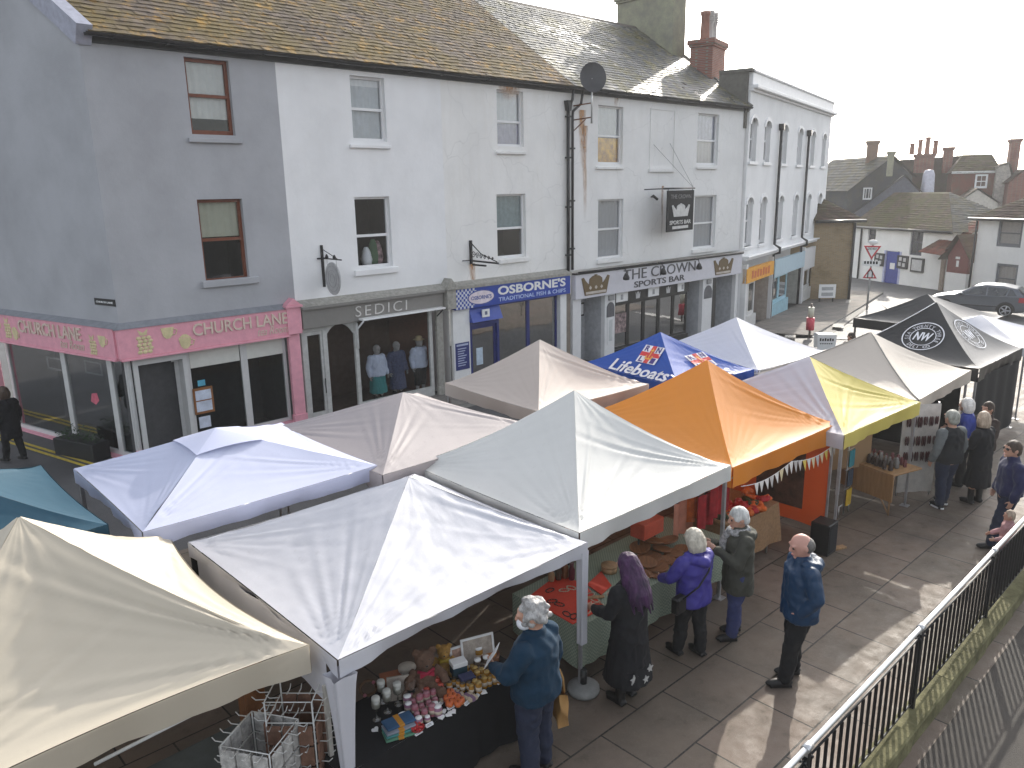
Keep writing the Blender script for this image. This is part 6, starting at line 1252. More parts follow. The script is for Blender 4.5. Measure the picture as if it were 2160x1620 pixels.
def bear(label,p,s,mat,muz,rz):
    t=thing_at('teddy_bear',label,'soft toy',p,None,rz); t.scale=(s,s,s); mb=MB()
    mb.ball((0,0,.13),(.095,.085,.13),14,10); mb.ball((0,-.01,.31),(.085,.08,.08),14,10); mb.ball((0,-.075,.29),(.04,.04,.035),10,8)
    for k in (1,-1):
        mb.ball((k*.07,0,.375),(.035,.018,.035),10,8); mb.tube([(k*.08,-.01,.21),(k*.15,-.05,.15),(k*.16,-.09,.1)],[.04,.038,.035],10); mb.tube([(k*.05,-.03,.05),(k*.1,-.13,.045),(k*.11,-.17,.06)],[.05,.048,.045],10)
    remesh(mb,'body',.01,mat,t,1,.008,40,(1,1,1)); 
    mb=MB(); mb.ball((0,-.112,.3),(.014,.01,.01),8,6); mb.build('nose',EYE,t)
    for k in (1,-1): mb=MB(); mb.ball((k*.03,-.07,.335),.009,8,6); mb.build('eye',EYE,t)
    mb=MB(); mb.tube([(-.07,-.05,.225),(0,-.09,.215),(.07,-.05,.225)],.014,6); mb.prism([(-.06,.19),(0,.212),(.06,.19),(.06,.235),(0,.214),(-.06,.235)],-.105,-.09); mb.build('bow',muz,t)
PLG=M('golden_plush',(.36,.2,.05),.95,var=.3,scale=30,b=.8,bs=160); PLB=M('brown_plush',(.13,.075,.05),.95,var=.4,scale=25,b=.8,bs=150); PLB2=M('grey_brown_plush',(.16,.11,.085),.95,var=.3,scale=25,b=.8,bs=150)
bear('golden teddy bear sitting at the back of the black gift table',at(938,1418),.8,PLG,M('gold_ribbon',(.4,.28,.03),.6),math.radians(-35)); bear('big brown shaggy teddy bear beside the golden one',at(898,1456),1.15,PLB,M('red_ribbon',(.35,.02,.05),.6),math.radians(-25)); bear('small grey brown bear in front of the big brown one',at(868,1474),.5,PLB2,BLKT,math.radians(-30))
def frame(label,px,py,w,h,rz,mat,pic,lean=.2):
    t=thing_at('picture_frame',label,'picture',at(px,py),None,rz); R=Matrix.Rotation(-lean,3,'X'); mb=MB(); c=(0,0,0)
    for b in ((-w/2,w/2,0,.02,0,.02),(-w/2,w/2,0,.02,h-.02,h),(-w/2,-w/2+.02,0,.02,.021,h-.021),(w/2-.02,w/2,0,.02,.021,h-.021)): mb.box(*b,0,R,c)
    mb.build('frame',mat,t); mb=MB(); mb.box(-w/2+.015,w/2-.015,.008,.014,.015,h-.015,0,R,c); mb.build('print',pic,t); return t
PICB=M('beige_print',(.38,.33,.28),.8,var=.35,scale=12,b=0); PICR=M('rosy_print',(.4,.26,.2),.8,var=.5,scale=18,b=0)
frame('large white framed picture standing at the back of the gift table',1012,1402,.36,.3,math.radians(-20),WHITEP,PICB); frame('smaller pale framed rosy print beside the golden bear',976,1410,.23,.24,math.radians(-15),BW,PICR); frame('beige card leaning behind the white candles',845,1476,.24,.24,math.radians(-30),PICB,PICB,.1)
def boxthing(name,label,cat,px,py,w,d,h,rz,mats,lid=None):
    t=thing_at(name,label,cat,at(px,py),None,rz); mb=MB(); mb.box(-w/2,w/2,-d/2,d/2,0,h*.75); mb.build('box_base',mats[0],t,bevel=.004); mb=MB(); mb.box(-w/2-.004,w/2+.004,-d/2-.004,d/2+.004,h*.755,h); mb.build('lid',mats[1],t,bevel=.004); return t
boxthing('gift_box','dark teal upright box with white lid in the middle of the gift table','box',968,1430,.15,.11,.2,-.3,[M('dark_teal_box',(.02,.05,.07),.6),WHITEP]); boxthing('gift_box','terracotta box behind the beige card','box',826,1450,.2,.16,.13,-.4,[M('terracotta',(.28,.09,.045),.8),M('terracotta_lid',(.33,.12,.06),.8)]); boxthing('gift_box','navy box between the teal box and the amber jars','box',985,1447,.14,.1,.12,-.3,[M('navy_box',(.02,.025,.06),.6),M('navy_lid',(.03,.035,.09),.6)])
t=thing_at('lidded_pot','white lidded pot with dark dots beside the big brown bear','pot',at(860,1437)); mb=MB(); mb.lathe((0,0,0),[(.05,0),(.075,.03),(.085,.14),(.09,.15),(.08,.155)],20); mb.build('bowl',M('dotted_white',(.5,.47,.42),.8,var=.5,scale=35),t); mb=MB(); mb.lathe((0,0,.156),[(.085,0),(.088,.012),(.02,.022)],20); mb.build('lid',M('cream_lid',(.55,.5,.42),.7),t)
def candle(h,r,glassy=True):
    t=thing_at('candle','x','candle',(0,0,0),'white candles on tall glass stands'); mb=MB(); mb.lathe((0,0,0),[(.04,0),(.04,.008),(.008,.016),(.007,h*.45),(.03,h*.5),(r,h*.55),(r*1.02,h*.9),(r*.95,h*.9)],16); mb.build('holder',GLS,t); mb=MB(); mb.lathe((0,0,h*.57),[(r*.9,0),(r*.93,h*.4),(r*.85,h*.43),(r*.2,h*.42)],16); mb.tube([(0,0,h*.98),(0,0,h*1.03)],.003,5); mb.build('wax',WAXW,t); return t
c=candle(.24,.042); spread(c,[(795,1518),(818,1502),(840,1486),(806,1482)],['white candle on a glass stand nearest the left table edge','white candle on a glass stand second from the left table edge','white candle on a glass stand in front of the beige card','white candle on a glass stand behind the others near the terracotta box'])
t=thing_at('jug','small white enamel jug beside the folded teal cloths','jug',at(853,1526),None,.5); mb=MB(); mb.lathe((0,0,0),[(.035,0),(.05,.02),(.052,.07),(.06,.085),(.056,.085),(.045,.06),(.04,.01)],18); mb.build('body',WHITEP,t); mb=MB(); mb.tube([(.05,0,.075),(.085,0,.065),(.08,0,.03),(.05,0,.022)],.006,6); mb.build('handle',WHITEP,t)
FT=[M('cloth_teal',(.05,.2,.2),.9,b=.3),M('cloth_blue',(.03,.08,.16),.9,b=.3),M('cloth_green',(.08,.2,.13),.9,b=.3),M('cloth_grey',(.2,.22,.26),.9,b=.3)]
for i,(px,py,dz,mi,lb) in enumerate(((842,1552,0,2,'folded green cloth at the bottom of the pile by the front edge'),(842,1548,.022,0,'folded teal cloth second in the pile by the front edge'),(842,1546,.044,3,'folded grey cloth third in the pile by the front edge'),(842,1540,.066,1,'folded blue cloth on top of the pile by the front edge'))):
    p=at(px,py-4); t=thing_at('folded_cloth',lb,'cloth',(p[0],p[1],TZ+.004+dz),'folded cloths in the pile',-.35+.05*i); mb=MB(); mb.box(-.14,.14,-.08,.08,0,.02); mb.build('fold',FT[mi],t,bevel=.006); mb=MB(); mb.box(-.025,.025,-.083,.083,-.002 if 0 else .0005,.0215); mb.build('band',M('orange_band',(.45,.2,.02),.7,b=0),t)
t=thing_at('bowl','red bead bowl at the front edge of the gift table','bowl',at(880,1541)); mb=MB(); mb.lathe((0,0,0),[(.03,0),(.06,.02),(.07,.04),(.065,.04),(.03,.012)],16); mb.build('dish',M('red_dish',(.3,.02,.02),.5),t)
mb=MB(); rr=random.Random(1)
for i in range(40): a=rr.uniform(0,6.3); r=rr.uniform(0,.055); mb.ball((r*math.cos(a),r*math.sin(a),.035+rr.uniform(0,.02)),.011,6,5)
mb.build('beads',M('red_beads',(.45,.03,.03),.3,b=0),t)
def jar(col,lid,h,r,cat='jar',grp=None,lm=None,fill=.75):
    t=thing_at('jar','x',cat,(0,0,0),grp); mb=MB(); mb.lathe((0,0,0),[(r*.9,0),(r,.008),(r,h*.8),(r*.8,h*.88),(r*.8,h*.9)],14); mb.build('body',col,t); mb=MB(); mb.lathe((0,0,h*.9),[(r*.85,0),(r*.87,h*.1),(r*.2,h*.11)],14); mb.build('lid',lid,t); mb=MB(); mb.lathe((0,0,h*.25),[(r*1.01,0),(r*1.01,h*.35)],14); mb.build('paper_label',lm or PAPER,t); return t
PKW=M('pink_wax',(.38,.13,.16),.35,b=0,var=.4); PKL=M('dusky_pink_lid',(.33,.15,.18),.4,b=0); RDW=M('coral_wax',(.5,.09,.06),.35,b=0); AMB=M('amber_glass',(.34,.17,.03),.2,var=.25,b=0); AML=M('gold_lid',(.42,.28,.09),.35,metal=.3,b=0); DKJ=M('dark_preserve',(.07,.05,.035),.25,b=0); ORW=M('orange_wax',(.42,.16,.03),.4,b=0)
PL=M('kraft_label',(.5,.42,.33),.8,b=0)
spread(jar(PKW,PKL,.10,.033,'candle','pink candle jars on the gift table',PL),[(872,1492),(886,1486),(900,1480),(914,1474),(876,1508),(890,1502),(905,1496),(918,1488),(880,1520),(896,1515),(912,1508),(868,1480),(890,1472)],['small pink candle jar in the pink cluster on the black table']*13,(.85,1.15))
spread(jar(RDW,RDW,.12,.036,'candle','coral candle jars on the gift table',PL),[(908,1462),(922,1455),(930,1463),(900,1470)],['coral red candle jar behind the pink ones']*4,(.8,1.1))
spread(jar(AMB,AML,.11,.03,'jar','amber jars on the gift table',PL),[(985,1448),(996,1443),(1007,1438),(978,1440),(990,1434),(1002,1429),(984,1426),(997,1421),(1016,1431),(1022,1450),(1033,1446),(1044,1441),(1027,1437),(1039,1432),(1050,1430),(1020,1440),(1053,1440),(1002,1455),(995,1464),(1010,1461)],['amber honey coloured jar in the crowded right half of the gift table']*20,(.8,1.1))
spread(jar(DKJ,WHITEP,.15,.04,'jar','dark jars with white lids',PL),[(1026,1412),(1008,1418)],['dark preserve jar with white lid nearest the orange candle bowl','dark preserve jar with white lid further from the orange candle bowl'])
spread(jar(AMB,WHITEP,.17,.045,'jar',None,PL),[(1010,1396)],['tall amber jar with white lid in front of the large picture'])
t=thing_at('candle','wide brown bowl candle with orange wax at the back right','candle',at(1034,1396)); mb=MB(); mb.lathe((0,0,0),[(.07,0),(.095,.02),(.1,.1),(.092,.1),(.085,.085)],20); mb.build('bowl',M('brown_bowl',(.13,.05,.02),.5),t); mb=MB(); mb.lathe((0,0,.084),[(.088,0),(.02,.004)],20); mb.build('wax',ORW,t)
spread(jar(AMB,DKJ,.09,.026,'jar','small dark lidded jars',PL),[(1000,1446),(1012,1444),(990,1456),(1030,1428),(1046,1422),(1036,1418),(968,1452),(976,1458),(958,1446),(948,1456),(938,1448),(930,1470),(1056,1428),(1018,1424)],['small amber jar with dark lid among the amber and coral jars']*14,(.8,1.2))
spread(jar(M('mauve_wax',(.27,.13,.2),.4,b=0,var=.4),WHITEP,.085,.036,'candle','mauve pots on the gift table',PL),[(862,1500),(884,1530),(902,1524),(918,1500),(860,1486),(924,1508)],['mauve pot candle with white lid among the pink ones']*6,(.8,1.2))
def blk():
    t=thing_at('soap_bar','x','soap',(0,0,0),'wrapped soap bars'); mb=MB(); mb.box(-.04,.04,-.025,.025,0,.028); mb.build('bar',M('soap_cream',(.5,.42,.3),.6,var=.3,scale=20),t,bevel=.005); mb=MB(); mb.box(-.015,.015,-.026,.026,-.0005,.0287); mb.build('wrapper',M('soap_band',(.2,.12,.2),.7,b=0),t); return t
spread(blk(),[(940,1468),(950,1462),(960,1466),(936,1478),(968,1470),(978,1476),(986,1472),(996,1476)],['cream wrapped soap bar among the small goods in the middle of the table']*8,(.9,1.3))
def apple():
    t=thing_at('apple_candle','x','candle',(0,0,0),'red apple shaped candles'); mb=MB(); mb.lathe((0,0,0),[(.012,.004),(.026,.0),(.037,.015),(.04,.035),(.034,.055),(.018,.06),(.006,.052)],14); mb.build('wax',M('apple_red',(.5,.05,.03),.3,var=.3,b=0,col2=(.6,.2,.05)),t); mb=MB(); mb.tube([(0,0,.05),(.004,0,.072)],.003,5); mb.build('stalk',BLKT,t); return t
spread(apple(),[(948,1490),(958,1484),(966,1490),(955,1476),(964,1478),(944,1480),(972,1484),(950,1468)],['red apple shaped candle in the cluster near the front edge']*8,(.9,1.2))
def heart():
    t=thing_at('heart','x','ornament',(0,0,0),'white hearts on the gift table'); mb=MB(); pts=[]
    for i in range(24): a=2*math.pi*i/24; pts.append((.0022*16*math.sin(a)**3,.0022*(13*math.cos(a)-5*math.cos(2*a)-2*math.cos(3*a)-math.cos(4*a))))
    mb.prism(pts,0,.012,0,(0,1,2)); mb.build('heart_shape',WHITEP,t,bevel=.002); return t
spread(heart(),[(931,1514),(935,1502),(947,1508),(956,1502),(1021,1461),(792,1540)],['white heart ornament nearest the front cards','white heart ornament behind the front one','white heart ornament right of the pair','tiny white heart ornament at the right of its group','white heart ornament alone by the amber jars','white heart ornament alone at the left table edge'])
def ptag():
    t=thing_at('price_card','x','card',(0,0,0),'white price cards along the table front'); mb=MB(); R=Matrix.Rotation(math.radians(-55),3,'X'); mb.box(-.04,.04,-.001,.001,0,.035,0,R,(0,0,0)); mb.box(-.04,.04,0,.03,0,.001); mb.build('card',TAG,t); mb=MB(); 
    for k in range(2): mb.box(-.028,.02,-.0022,-.0012,.01+.01*k,.014+.01*k,0,R,(0,0,0))
    mb.build('ink',M('ink',(.15,.15,.16),.8,b=0),t); return t
spread(ptag(),[(885,1549),(908,1532),(953,1495),(989,1485),(1009,1471),(1057,1441),(931,1488),(1028,1424),(1050,1420),(963,1458)],['white price card in the row along the front edge']*6+['white price card standing among the goods']*4)
t=thing_at('wreath','small twig wreath at the dark left end of the gift table','wreath',at(778,1470),None,-.4); mb=MB()
for k in range(5): mb.tube([((.08+.008*math.sin(k+i))*math.cos(2*math.pi*i/20),.01*math.sin(k*2+i),.1+(.08+.008*math.cos(k+i*2))*math.sin(2*math.pi*i/20)) for i in range(21)],.008,5)
mb.build('twigs',M('twig_brown',(.12,.07,.04),.9),t); mb=MB(); mb.ball((.05,-.02,.16),.018,8,6); mb.ball((-.04,-.02,.04),.018,8,6); mb.build('berries',PKW,t)
# ---------------- wooden goods stall
GING=checkmat('green_gingham',(.28,.32,.24),(.17,.21,.165),45); ORM=M('orange_red_mat',(.56,.05,.025),.8,var=.12); WD=M('turned_wood',(.2,.085,.035),.5,var=.4,scale=5,stretch=(1,6,1)); WD2=M('pale_wood',(.33,.2,.1),.55,var=.35,scale=6,stretch=(6,1,1))
TG=.86; table('long folding table of wooden ware under the green checked cloth',5.86,9.0,5.14,6.2,TG-.006,BW); cloth('pale green checked cloth over the wooden ware table',5.86,9.0,5.14,6.2,TG-.006,.5,GING,'FLR',3)
def mat_at(label,q,mat,name='display_mat',z=.004):
    P=[PZ(a,b,TG+z) for a,b in q]; mb=MB(); vs=[tuple(p) for p in P]+[(p[0],p[1],TG+z+.012) for p in P]; n=len(P)
    mb.add(vs,[tuple(range(n))[::-1],tuple(range(n,2*n))]+[(i,(i+1)%n,n+(i+1)%n,n+i) for i in range(n)]); o=mb.build(name,mat,bevel=.003,fix=True); return tag(rebase(o,tuple(P[0])),label,'mat')
mat_at('large orange red display mat of jewellery behind the white leg',((1112,1262),(1208,1318),(1276,1282),(1236,1236),(1180,1210)),ORM); mat_at('smaller orange red mat beside the purple haired person',((1238,1234),(1268,1256),(1290,1236),(1268,1206)),ORM)
def board(label,px,py,r,th,mat,name='wooden_plate'):
    t=thing_at(name,label,'wooden ware',at(px,py,TG+.004),'turned wooden plates and bowls'); mb=MB(); mb.lathe((0,0,0),[(r*.7,0),(r*.95,th*.4),(r,th),(r*.93,th),(r*.6,th*.55),(r*.1,th*.5)],24); mb.build('plate',mat,t); return t
b0=board('round brown wooden plate in the heap on the checked cloth',1355,1215,.13,.035,WD)
for i,(px,py,s,z) in enumerate(((1385,1200,1.2,0),(1405,1185,1,0),(1340,1195,1,0),(1370,1178,1.25,.0),(1350,1165,1.1,.05),(1395,1165,1,.03),(1420,1170,1,0),(1365,1195,1,.04),(1330,1215,.9,0),(1410,1150,1.1,.05),(1385,1215,.8,0),(1425,1190,.8,0),(1375,1155,1.2,.08),(1440,1160,.9,0))):
    p=at(px,py,TG+.004); c=inst(b0,(p[0],p[1],TG+.004+z),i,None,s); c.rotation_euler=(random.uniform(-.25,.25) if z else 0,random.uniform(-.2,.2) if z else 0,i)
t=thing_at('round_box','round tan wooden box at the back of the small red mat','box',at(1285,1205,TG+.004)); mb=MB(); mb.lathe((0,0,0),[(.1,0),(.1,.07)],20); mb.build('tub',WD2,t); mb=MB(); mb.lathe((0,0,.0705),[(.105,0),(.105,.025),(.02,.03)],20); mb.build('lid',WD2,t)
v0=None
for i,(px,py,h,m_,lb) in enumerate(((1178,1222,.22,DKJ,'dark slim vase at the left of the vase row'),(1192,1218,.25,WD,'tall brown vase in the middle of the vase row'),(1206,1222,.22,M('wine_red',(.1,.02,.03),.4),'wine red vase at the right of the vase row'),(1163,1225,.16,WD2,'short pale vase at the left end of the vase row'))):
    t=thing_at('vase',lb,'vase',at(px,py,TG+.018),'wooden vases on the mat'); mb=MB(); mb.lathe((0,0,0),[(.035,0),(.04,.02),(.042,h*.6),(.022,h*.8),(.03,h),(.024,h)],16); mb.build('body',m_,t)
def neck(label,px,py,r,mat,n=18):
    t=thing_at('necklace',label,'jewellery',at(px,py,TG+.022),'beaded jewellery on the red mat'); mb=MB(); rr=random.Random(px)
    for i in range(n): a=2*math.pi*i/n; mb.ball((r*math.cos(a),r*.6*math.sin(a),rr.uniform(0,.004)),.008,6,5)
    mb.build('beads',mat,t); return t
WB=M('pale_bead',(.5,.42,.3),.4,b=0); DB=M('dark_bead',(.05,.03,.02),.35,b=0); GB=M('gold_bead',(.35,.22,.05),.35,b=0)
n1=neck('dark beaded necklace on the large red mat',1160,1245,.06,DB); 
for px,py in ((1180,1275),(1195,1295),(1210,1300),(1165,1268)): inst(n1,at(px,py,TG+.022),px)
n2=neck('pale beaded necklace on the large red mat',1245,1255,.06,WB)
for px,py in ((1255,1265),(1245,1278),(1262,1275),(1190,1245),(1205,1240),(1238,1290)): inst(n2,at(px,py,TG+.022),px)
n3=neck('gold beaded necklace near the left corner of the mat',1128,1262,.05,GB); inst(n3,at(1140,1270,TG+.022),1)
t=thing_at('display_bar','pale wooden bar of rings lying across the mat','display',at(1252,1262,TG+.018),None,-.6); mb=MB(); mb.box(-.13,.13,-.02,.02,0,.025); mb.build('bar',WD2,t,bevel=.004)
t=thing('red_box','orange red box on thin legs at the dark back of the wooden ware stall','crate',(8.3,7.9,1.05)); p=PZ(1365,1110,1.15); mb=MB(); mb.box(p[0]-.22,p[0]+.22,p[1]-.12,p[1]+.12,1.04,1.26); mb.build('box_body',M('red_crate_paint',(.5,.08,.04),.7),t,bevel=.01); mb=MB(); 
for dx in (-.18,.18): mb.tube([(p[0]+dx,p[1],g(8)),(p[0]+dx,p[1],1.04)],.015,6)
mb.build('stand',BLACK,t)
# ---------------- orange stall
BRC=M('brown_hessian',(.26,.15,.075),.95,var=.2,scale=25,b=.4,bs=150); TH=.82
hx0,hx1,hy0,hy1=9.4,10.75,5.35,6.3
table('folding table under the brown hessian cloth of the orange stall',hx0,hx1,hy0,hy1,TH-.006,BW); cloth('brown hessian cloth over the orange stall table',hx0,hx1,hy0,hy1,TH-.006,.62,BRC,'FLR',6)
ORF=M('orange_cloth',(.55,.12,.02),.8,var=.3,scale=12); REDF=M('crimson_cloth',(.35,.02,.025),.8,var=.3,scale=12); WICK=M('wicker',(.34,.2,.1),.8,var=.4,scale=40,b=.6,bs=90); LEAF=M('dark_leaf',(.03,.05,.02),.7,var=.4)
def hz_(px,py): p=PZ(px,py,TH+.003); return (min(hx1-.1,max(hx0+.1,p[0])),min(hy1-.1,max(hy0+.08,p[1])),TH+.003)
def basket(label,p,r,h,fill):
    t=thing_at('basket',label,'basket',p,'baskets of bright goods'); mb=MB(); mb.lathe((0,0,0),[(r*.8,0),(r,.02),(r*1.1,h),(r*1.02,h),(r*.9,.03)],22); mb.build('weave',WICK,t); mb=MB(); rr=random.Random(int(p[0]*100))
    for i in range(16): a=rr.uniform(0,6.3); q=rr.uniform(0,r*.8); mb.ball((q*math.cos(a),q*math.sin(a),h*.8+rr.uniform(0,.05)),rr.uniform(.03,.05),8,6)
    mb.build('contents',fill,t); return t
basket('wicker basket of crimson goods at the left end of the orange stall',hz_(1445,1112),.15,.13,REDF); basket('wicker basket of orange goods in the middle of the orange stall',hz_(1500,1095),.14,.12,ORF); basket('wicker basket of dark leaves behind the olive coat',hz_(1525,1105),.17,.1,LEAF)
for i,(px,py,mt,lb) in enumerate(((1575,1085,ORF,'rumpled orange cloth at the right of the hessian table'),(1600,1075,ORF,'orange garland near the red side wall'),(1610,1088,REDF,'crimson garland at the front right of the hessian table'),(1560,1070,REDF,'crimson cloth heap behind the orange one'),(1585,1062,LEAF,'dark green foliage bundle at the back of the hessian table'))):
    t=thing_at('goods_heap',lb,'textile',hz_(px,py),None,i); mb=MB(); rr=random.Random(i)
    for k in range(9): mb.ball((rr.uniform(-.14,.14),rr.uniform(-.08,.08),.03+rr.uniform(0,.04)),(rr.uniform(.05,.09),rr.uniform(.04,.06),rr.uniform(.03,.05)),10,7)
    remesh(mb,'heap',.012,mt,t,1,.012,20)
for i,(px,py,mt,z) in enumerate(((1490,1075,REDF,1.25),(1470,1060,ORF,1.3),(1520,1050,REDF,1.4),(1440,1090,M('salmon_cloth',(.5,.2,.13),.8),1.15))):
    p=PZ(px,py,z); t=thing_at('hanging_cloth',['crimson cloth hanging lowest behind the basket','orange cloth hanging beside the crimson ones','crimson cloth hanging highest under the orange roof','salmon cloth draped at the left of the orange stall'][i],'textile',(p[0],p[1],z),'cloths hanging in the orange stall'); mb=MB(); mb.grid(12,8,lambda a,b:((a-.5)*.42,.04*math.sin(a*14+i),.25-.5*b)); mb.build('drape',mt,t); mb=MB(); mb.tube([(-.23,0,.255),(.23,0,.255)],.008,5); mb.tube([(0,0,.255),(0,0,1.93+g(10)-z)],.004,4); mb.build('rail',BLACK,t)
src=thing_at('cloth_bundle','small bright bundle among the crowded goods on the hessian table','textile',hz_(1470,1095),'small bright bundles on the hessian table'); mb=MB(); rr=random.Random(8)
for k in range(6): mb.ball((rr.uniform(-.05,.05),rr.uniform(-.04,.04),.03+rr.uniform(0,.03)),(.04,.035,.03),10,7)
remesh(mb,'bundle',.01,ORF,src,1,.008,24); src2=copy_tree(src); b2=list(src2.children)[0]; b2.data=b2.data.copy(); b2.data.materials[0]=REDF
for i in range(26):
    c=copy_tree((src,src2)[i%2]); c.location=(hx0+.12+rr.random()*(hx1-hx0-.24),hy0+.1+rr.random()*(hy1-hy0-.3),TH+.004+(.05 if i>17 else 0)); c.rotation_euler=(0,0,rr.uniform(0,6)); c.scale=(rr.uniform(.8,1.4),)*3
src2.location=hz_(1540,1080)
GH=GZ['H']; p=PG(1741,1165); t=thing('speaker_box','tall black box at the foot of the red side wall','box',tuple(p)); z=p[2]; mb=MB(); mb.box(p[0]-.16,p[0]+.16,p[1]-.1,p[1]+.2,z,z+.52); mb.build('cabinet',BLACK,t,bevel=.012); mb=MB(); mb.box(p[0]-.13,p[0]+.13,p[1]-.106,p[1]-.101,z+.05,z+.47); mb.build('grille',DARK,t)
p=PG(1765,1158); t=thing_at('plank','small pinkish wooden plank under the gazebo foot','plank',tuple(p),None,-.4); mb=MB(); mb.box(-.16,.16,-.05,.05,0,.03); mb.build('board',WD2,t,bevel=.003)
# ---------------- lilac and yellow stall
GK=GZ['K']; OAK=M('oak_panel',(.3,.17,.075),.6,var=.2,scale=3,stretch=(1,8,1))
kx0,kx1=12.0,13.3; a=PZ(1785,968,.75);b=PZ(1885,1003,.75)
t=thing('display_counter','tan wooden counter with folding legs under the yellow slope','counter',(a[0],a[1],g(12))); ang=math.atan2(b[1]-a[1],b[0]-a[0]); FK=Fr(a[0],a[1],math.degrees(ang)); LK=math.hypot(b[0]-a[0],b[1]-a[1])
mb=MB(FK); mb.box(-.1,LK,-.75,0,.72,.75); mb.build('counter_top',OAK,t,bevel=.004); mb=MB(FK); mb.box(-.1,LK,-.03,.0,.25,.719); mb.build('front_panel',OAK,t)
for u in (0,LK-.1): mb=MB(FK); mb.tube([(u,-.1,g(12)),(u,-.1,.72)],.016,6); mb.build('leg',WD2,t)
mb=MB(FK); mb.tube([(LK-.1,-.1,g(12)+.02),(LK-.45,-.1,.45)],.014,6); mb.build('strut',WD2,t)
TR=[M('trinket_dark',(.06,.045,.04),.5),M('trinket_grey',(.2,.19,.18),.5),M('trinket_red',(.16,.05,.05),.5)]
rr=random.Random(9)
for k in range(3):
    src=None
    for j in range(9):
        u=.0+(LK-.15)*(j+.5)/9; d=-.15-.2*k
        if src is None:
            src=thing_at('trinket',['dark trinket figure in the front row on the tan counter','grey trinket figure in the middle row on the tan counter','reddish trinket figure in the back row on the tan counter'][k],'trinket',FK((u,d,.752)),'trinkets standing on the tan counter'); mb=MB(); mb.lathe((0,0,0),[(.03,0),(.045,.02),(.035,.07),(.045,.1),(.025,.14),(.03,.16),(.01,.18)],12); mb.build('figure',TR[k],src)
        else: inst(src,FK((u+rr.uniform(-.02,.02),d+rr.uniform(-.03,.03),.752)),j,None,rr.uniform(.7,1.15))
a=PZ(1895,1000,.9); b=PZ(1945,985,.9); 
w0=PG(1888,1050); w1=PG(1916,1062); FB=Fr(w0[0],w0[1],math.degrees(math.atan2(w1[1]-w0[1],w1[0]-w0[0])))
gb0=g(13.3)
FB=Fr(w0[0],w0[1],-40)
t=thing('display_board','tall white cloth board hung with rows of dark pairs beside the yellow slope','display',FB((0,0,gb0))); 
mb=MB(FB); mb.grid(16,20,lambda a,b:(-.0+.68*a,.012*math.sin(a*16)*(1-b)+.02*math.sin(b*9),gb0+.08+1.7*b)); mb.build('white_cloth',M('white_cloth',(.5,.47,.43),.9,b=.2),t)
for dx in (.02,.66): mb=MB(FB); mb.tube([(dx,-.03,gb0),(dx,-.03,gb0+1.8)],.015,6); mb.build('stand',STEEL,t)
src=None
for r_,zz in enumerate((1.55,1.18,.88)):
    for j in range(6):
        u=.08+.105*j
        p=FB((u,.03,gb0+zz))
        if src is None:
            src=thing_at('slipper_pair','dark pair hanging on the white board at the yellow stall','footwear',p,'dark pairs hanging on the white board',math.radians(-40)); mb=MB()
            for s in (-.02,.02): mb.ball((s,-.02,-.09),(.018,.03,.1),8,8)
            mb.build('pair',M('dark_maroon',(.06,.02,.02),.7,var=.5),src)
        else: c=inst(src,p,math.radians(-40),None,rr.uniform(.8,1.1))
rk=PG(1778,1085); t=thing('hanging_rack','narrow metal rack with hooks beside the orange stall','rack',tuple(rk)); x,y,z=rk; mb=MB(); mb.tube([(x,y,z),(x,y,z+1.35)],.014,6); mb.tube([(x-.2,y,z+.2),(x+.2,y,z+.2)],.012,6)
for dx in (-.2,.2): mb.tube([(x+dx,y,z),(x+dx,y,z+.2)],.012,6)
for k in range(3): mb.tube([(x-.12,y-.03,z+.5+.36*k),(x+.14,y-.03,z+.5+.36*k)],.008,5)
mb.build('frame',STEEL,t)
for k,(mt,lb) in enumerate(((M('yellow_cloth',(.5,.33,.03),.8),'yellow scarf lowest on the narrow rack'),(M('charcoal_cloth',(.04,.05,.07),.8),'charcoal scarf in the middle of the narrow rack'),(M('turquoise_cloth',(.04,.2,.24),.8),'turquoise scarf at the top of the narrow rack'))):
    o=thing_at('scarf',lb,'scarf',(x,y-.05,z+.5+.36*k),'scarves on the narrow rack'); mb=MB(); mb.grid(10,8,lambda a,b:((a-.5)*.2,-.02+.02*math.sin(a*16),-.3*b)); mb.build('drape',mt,o)
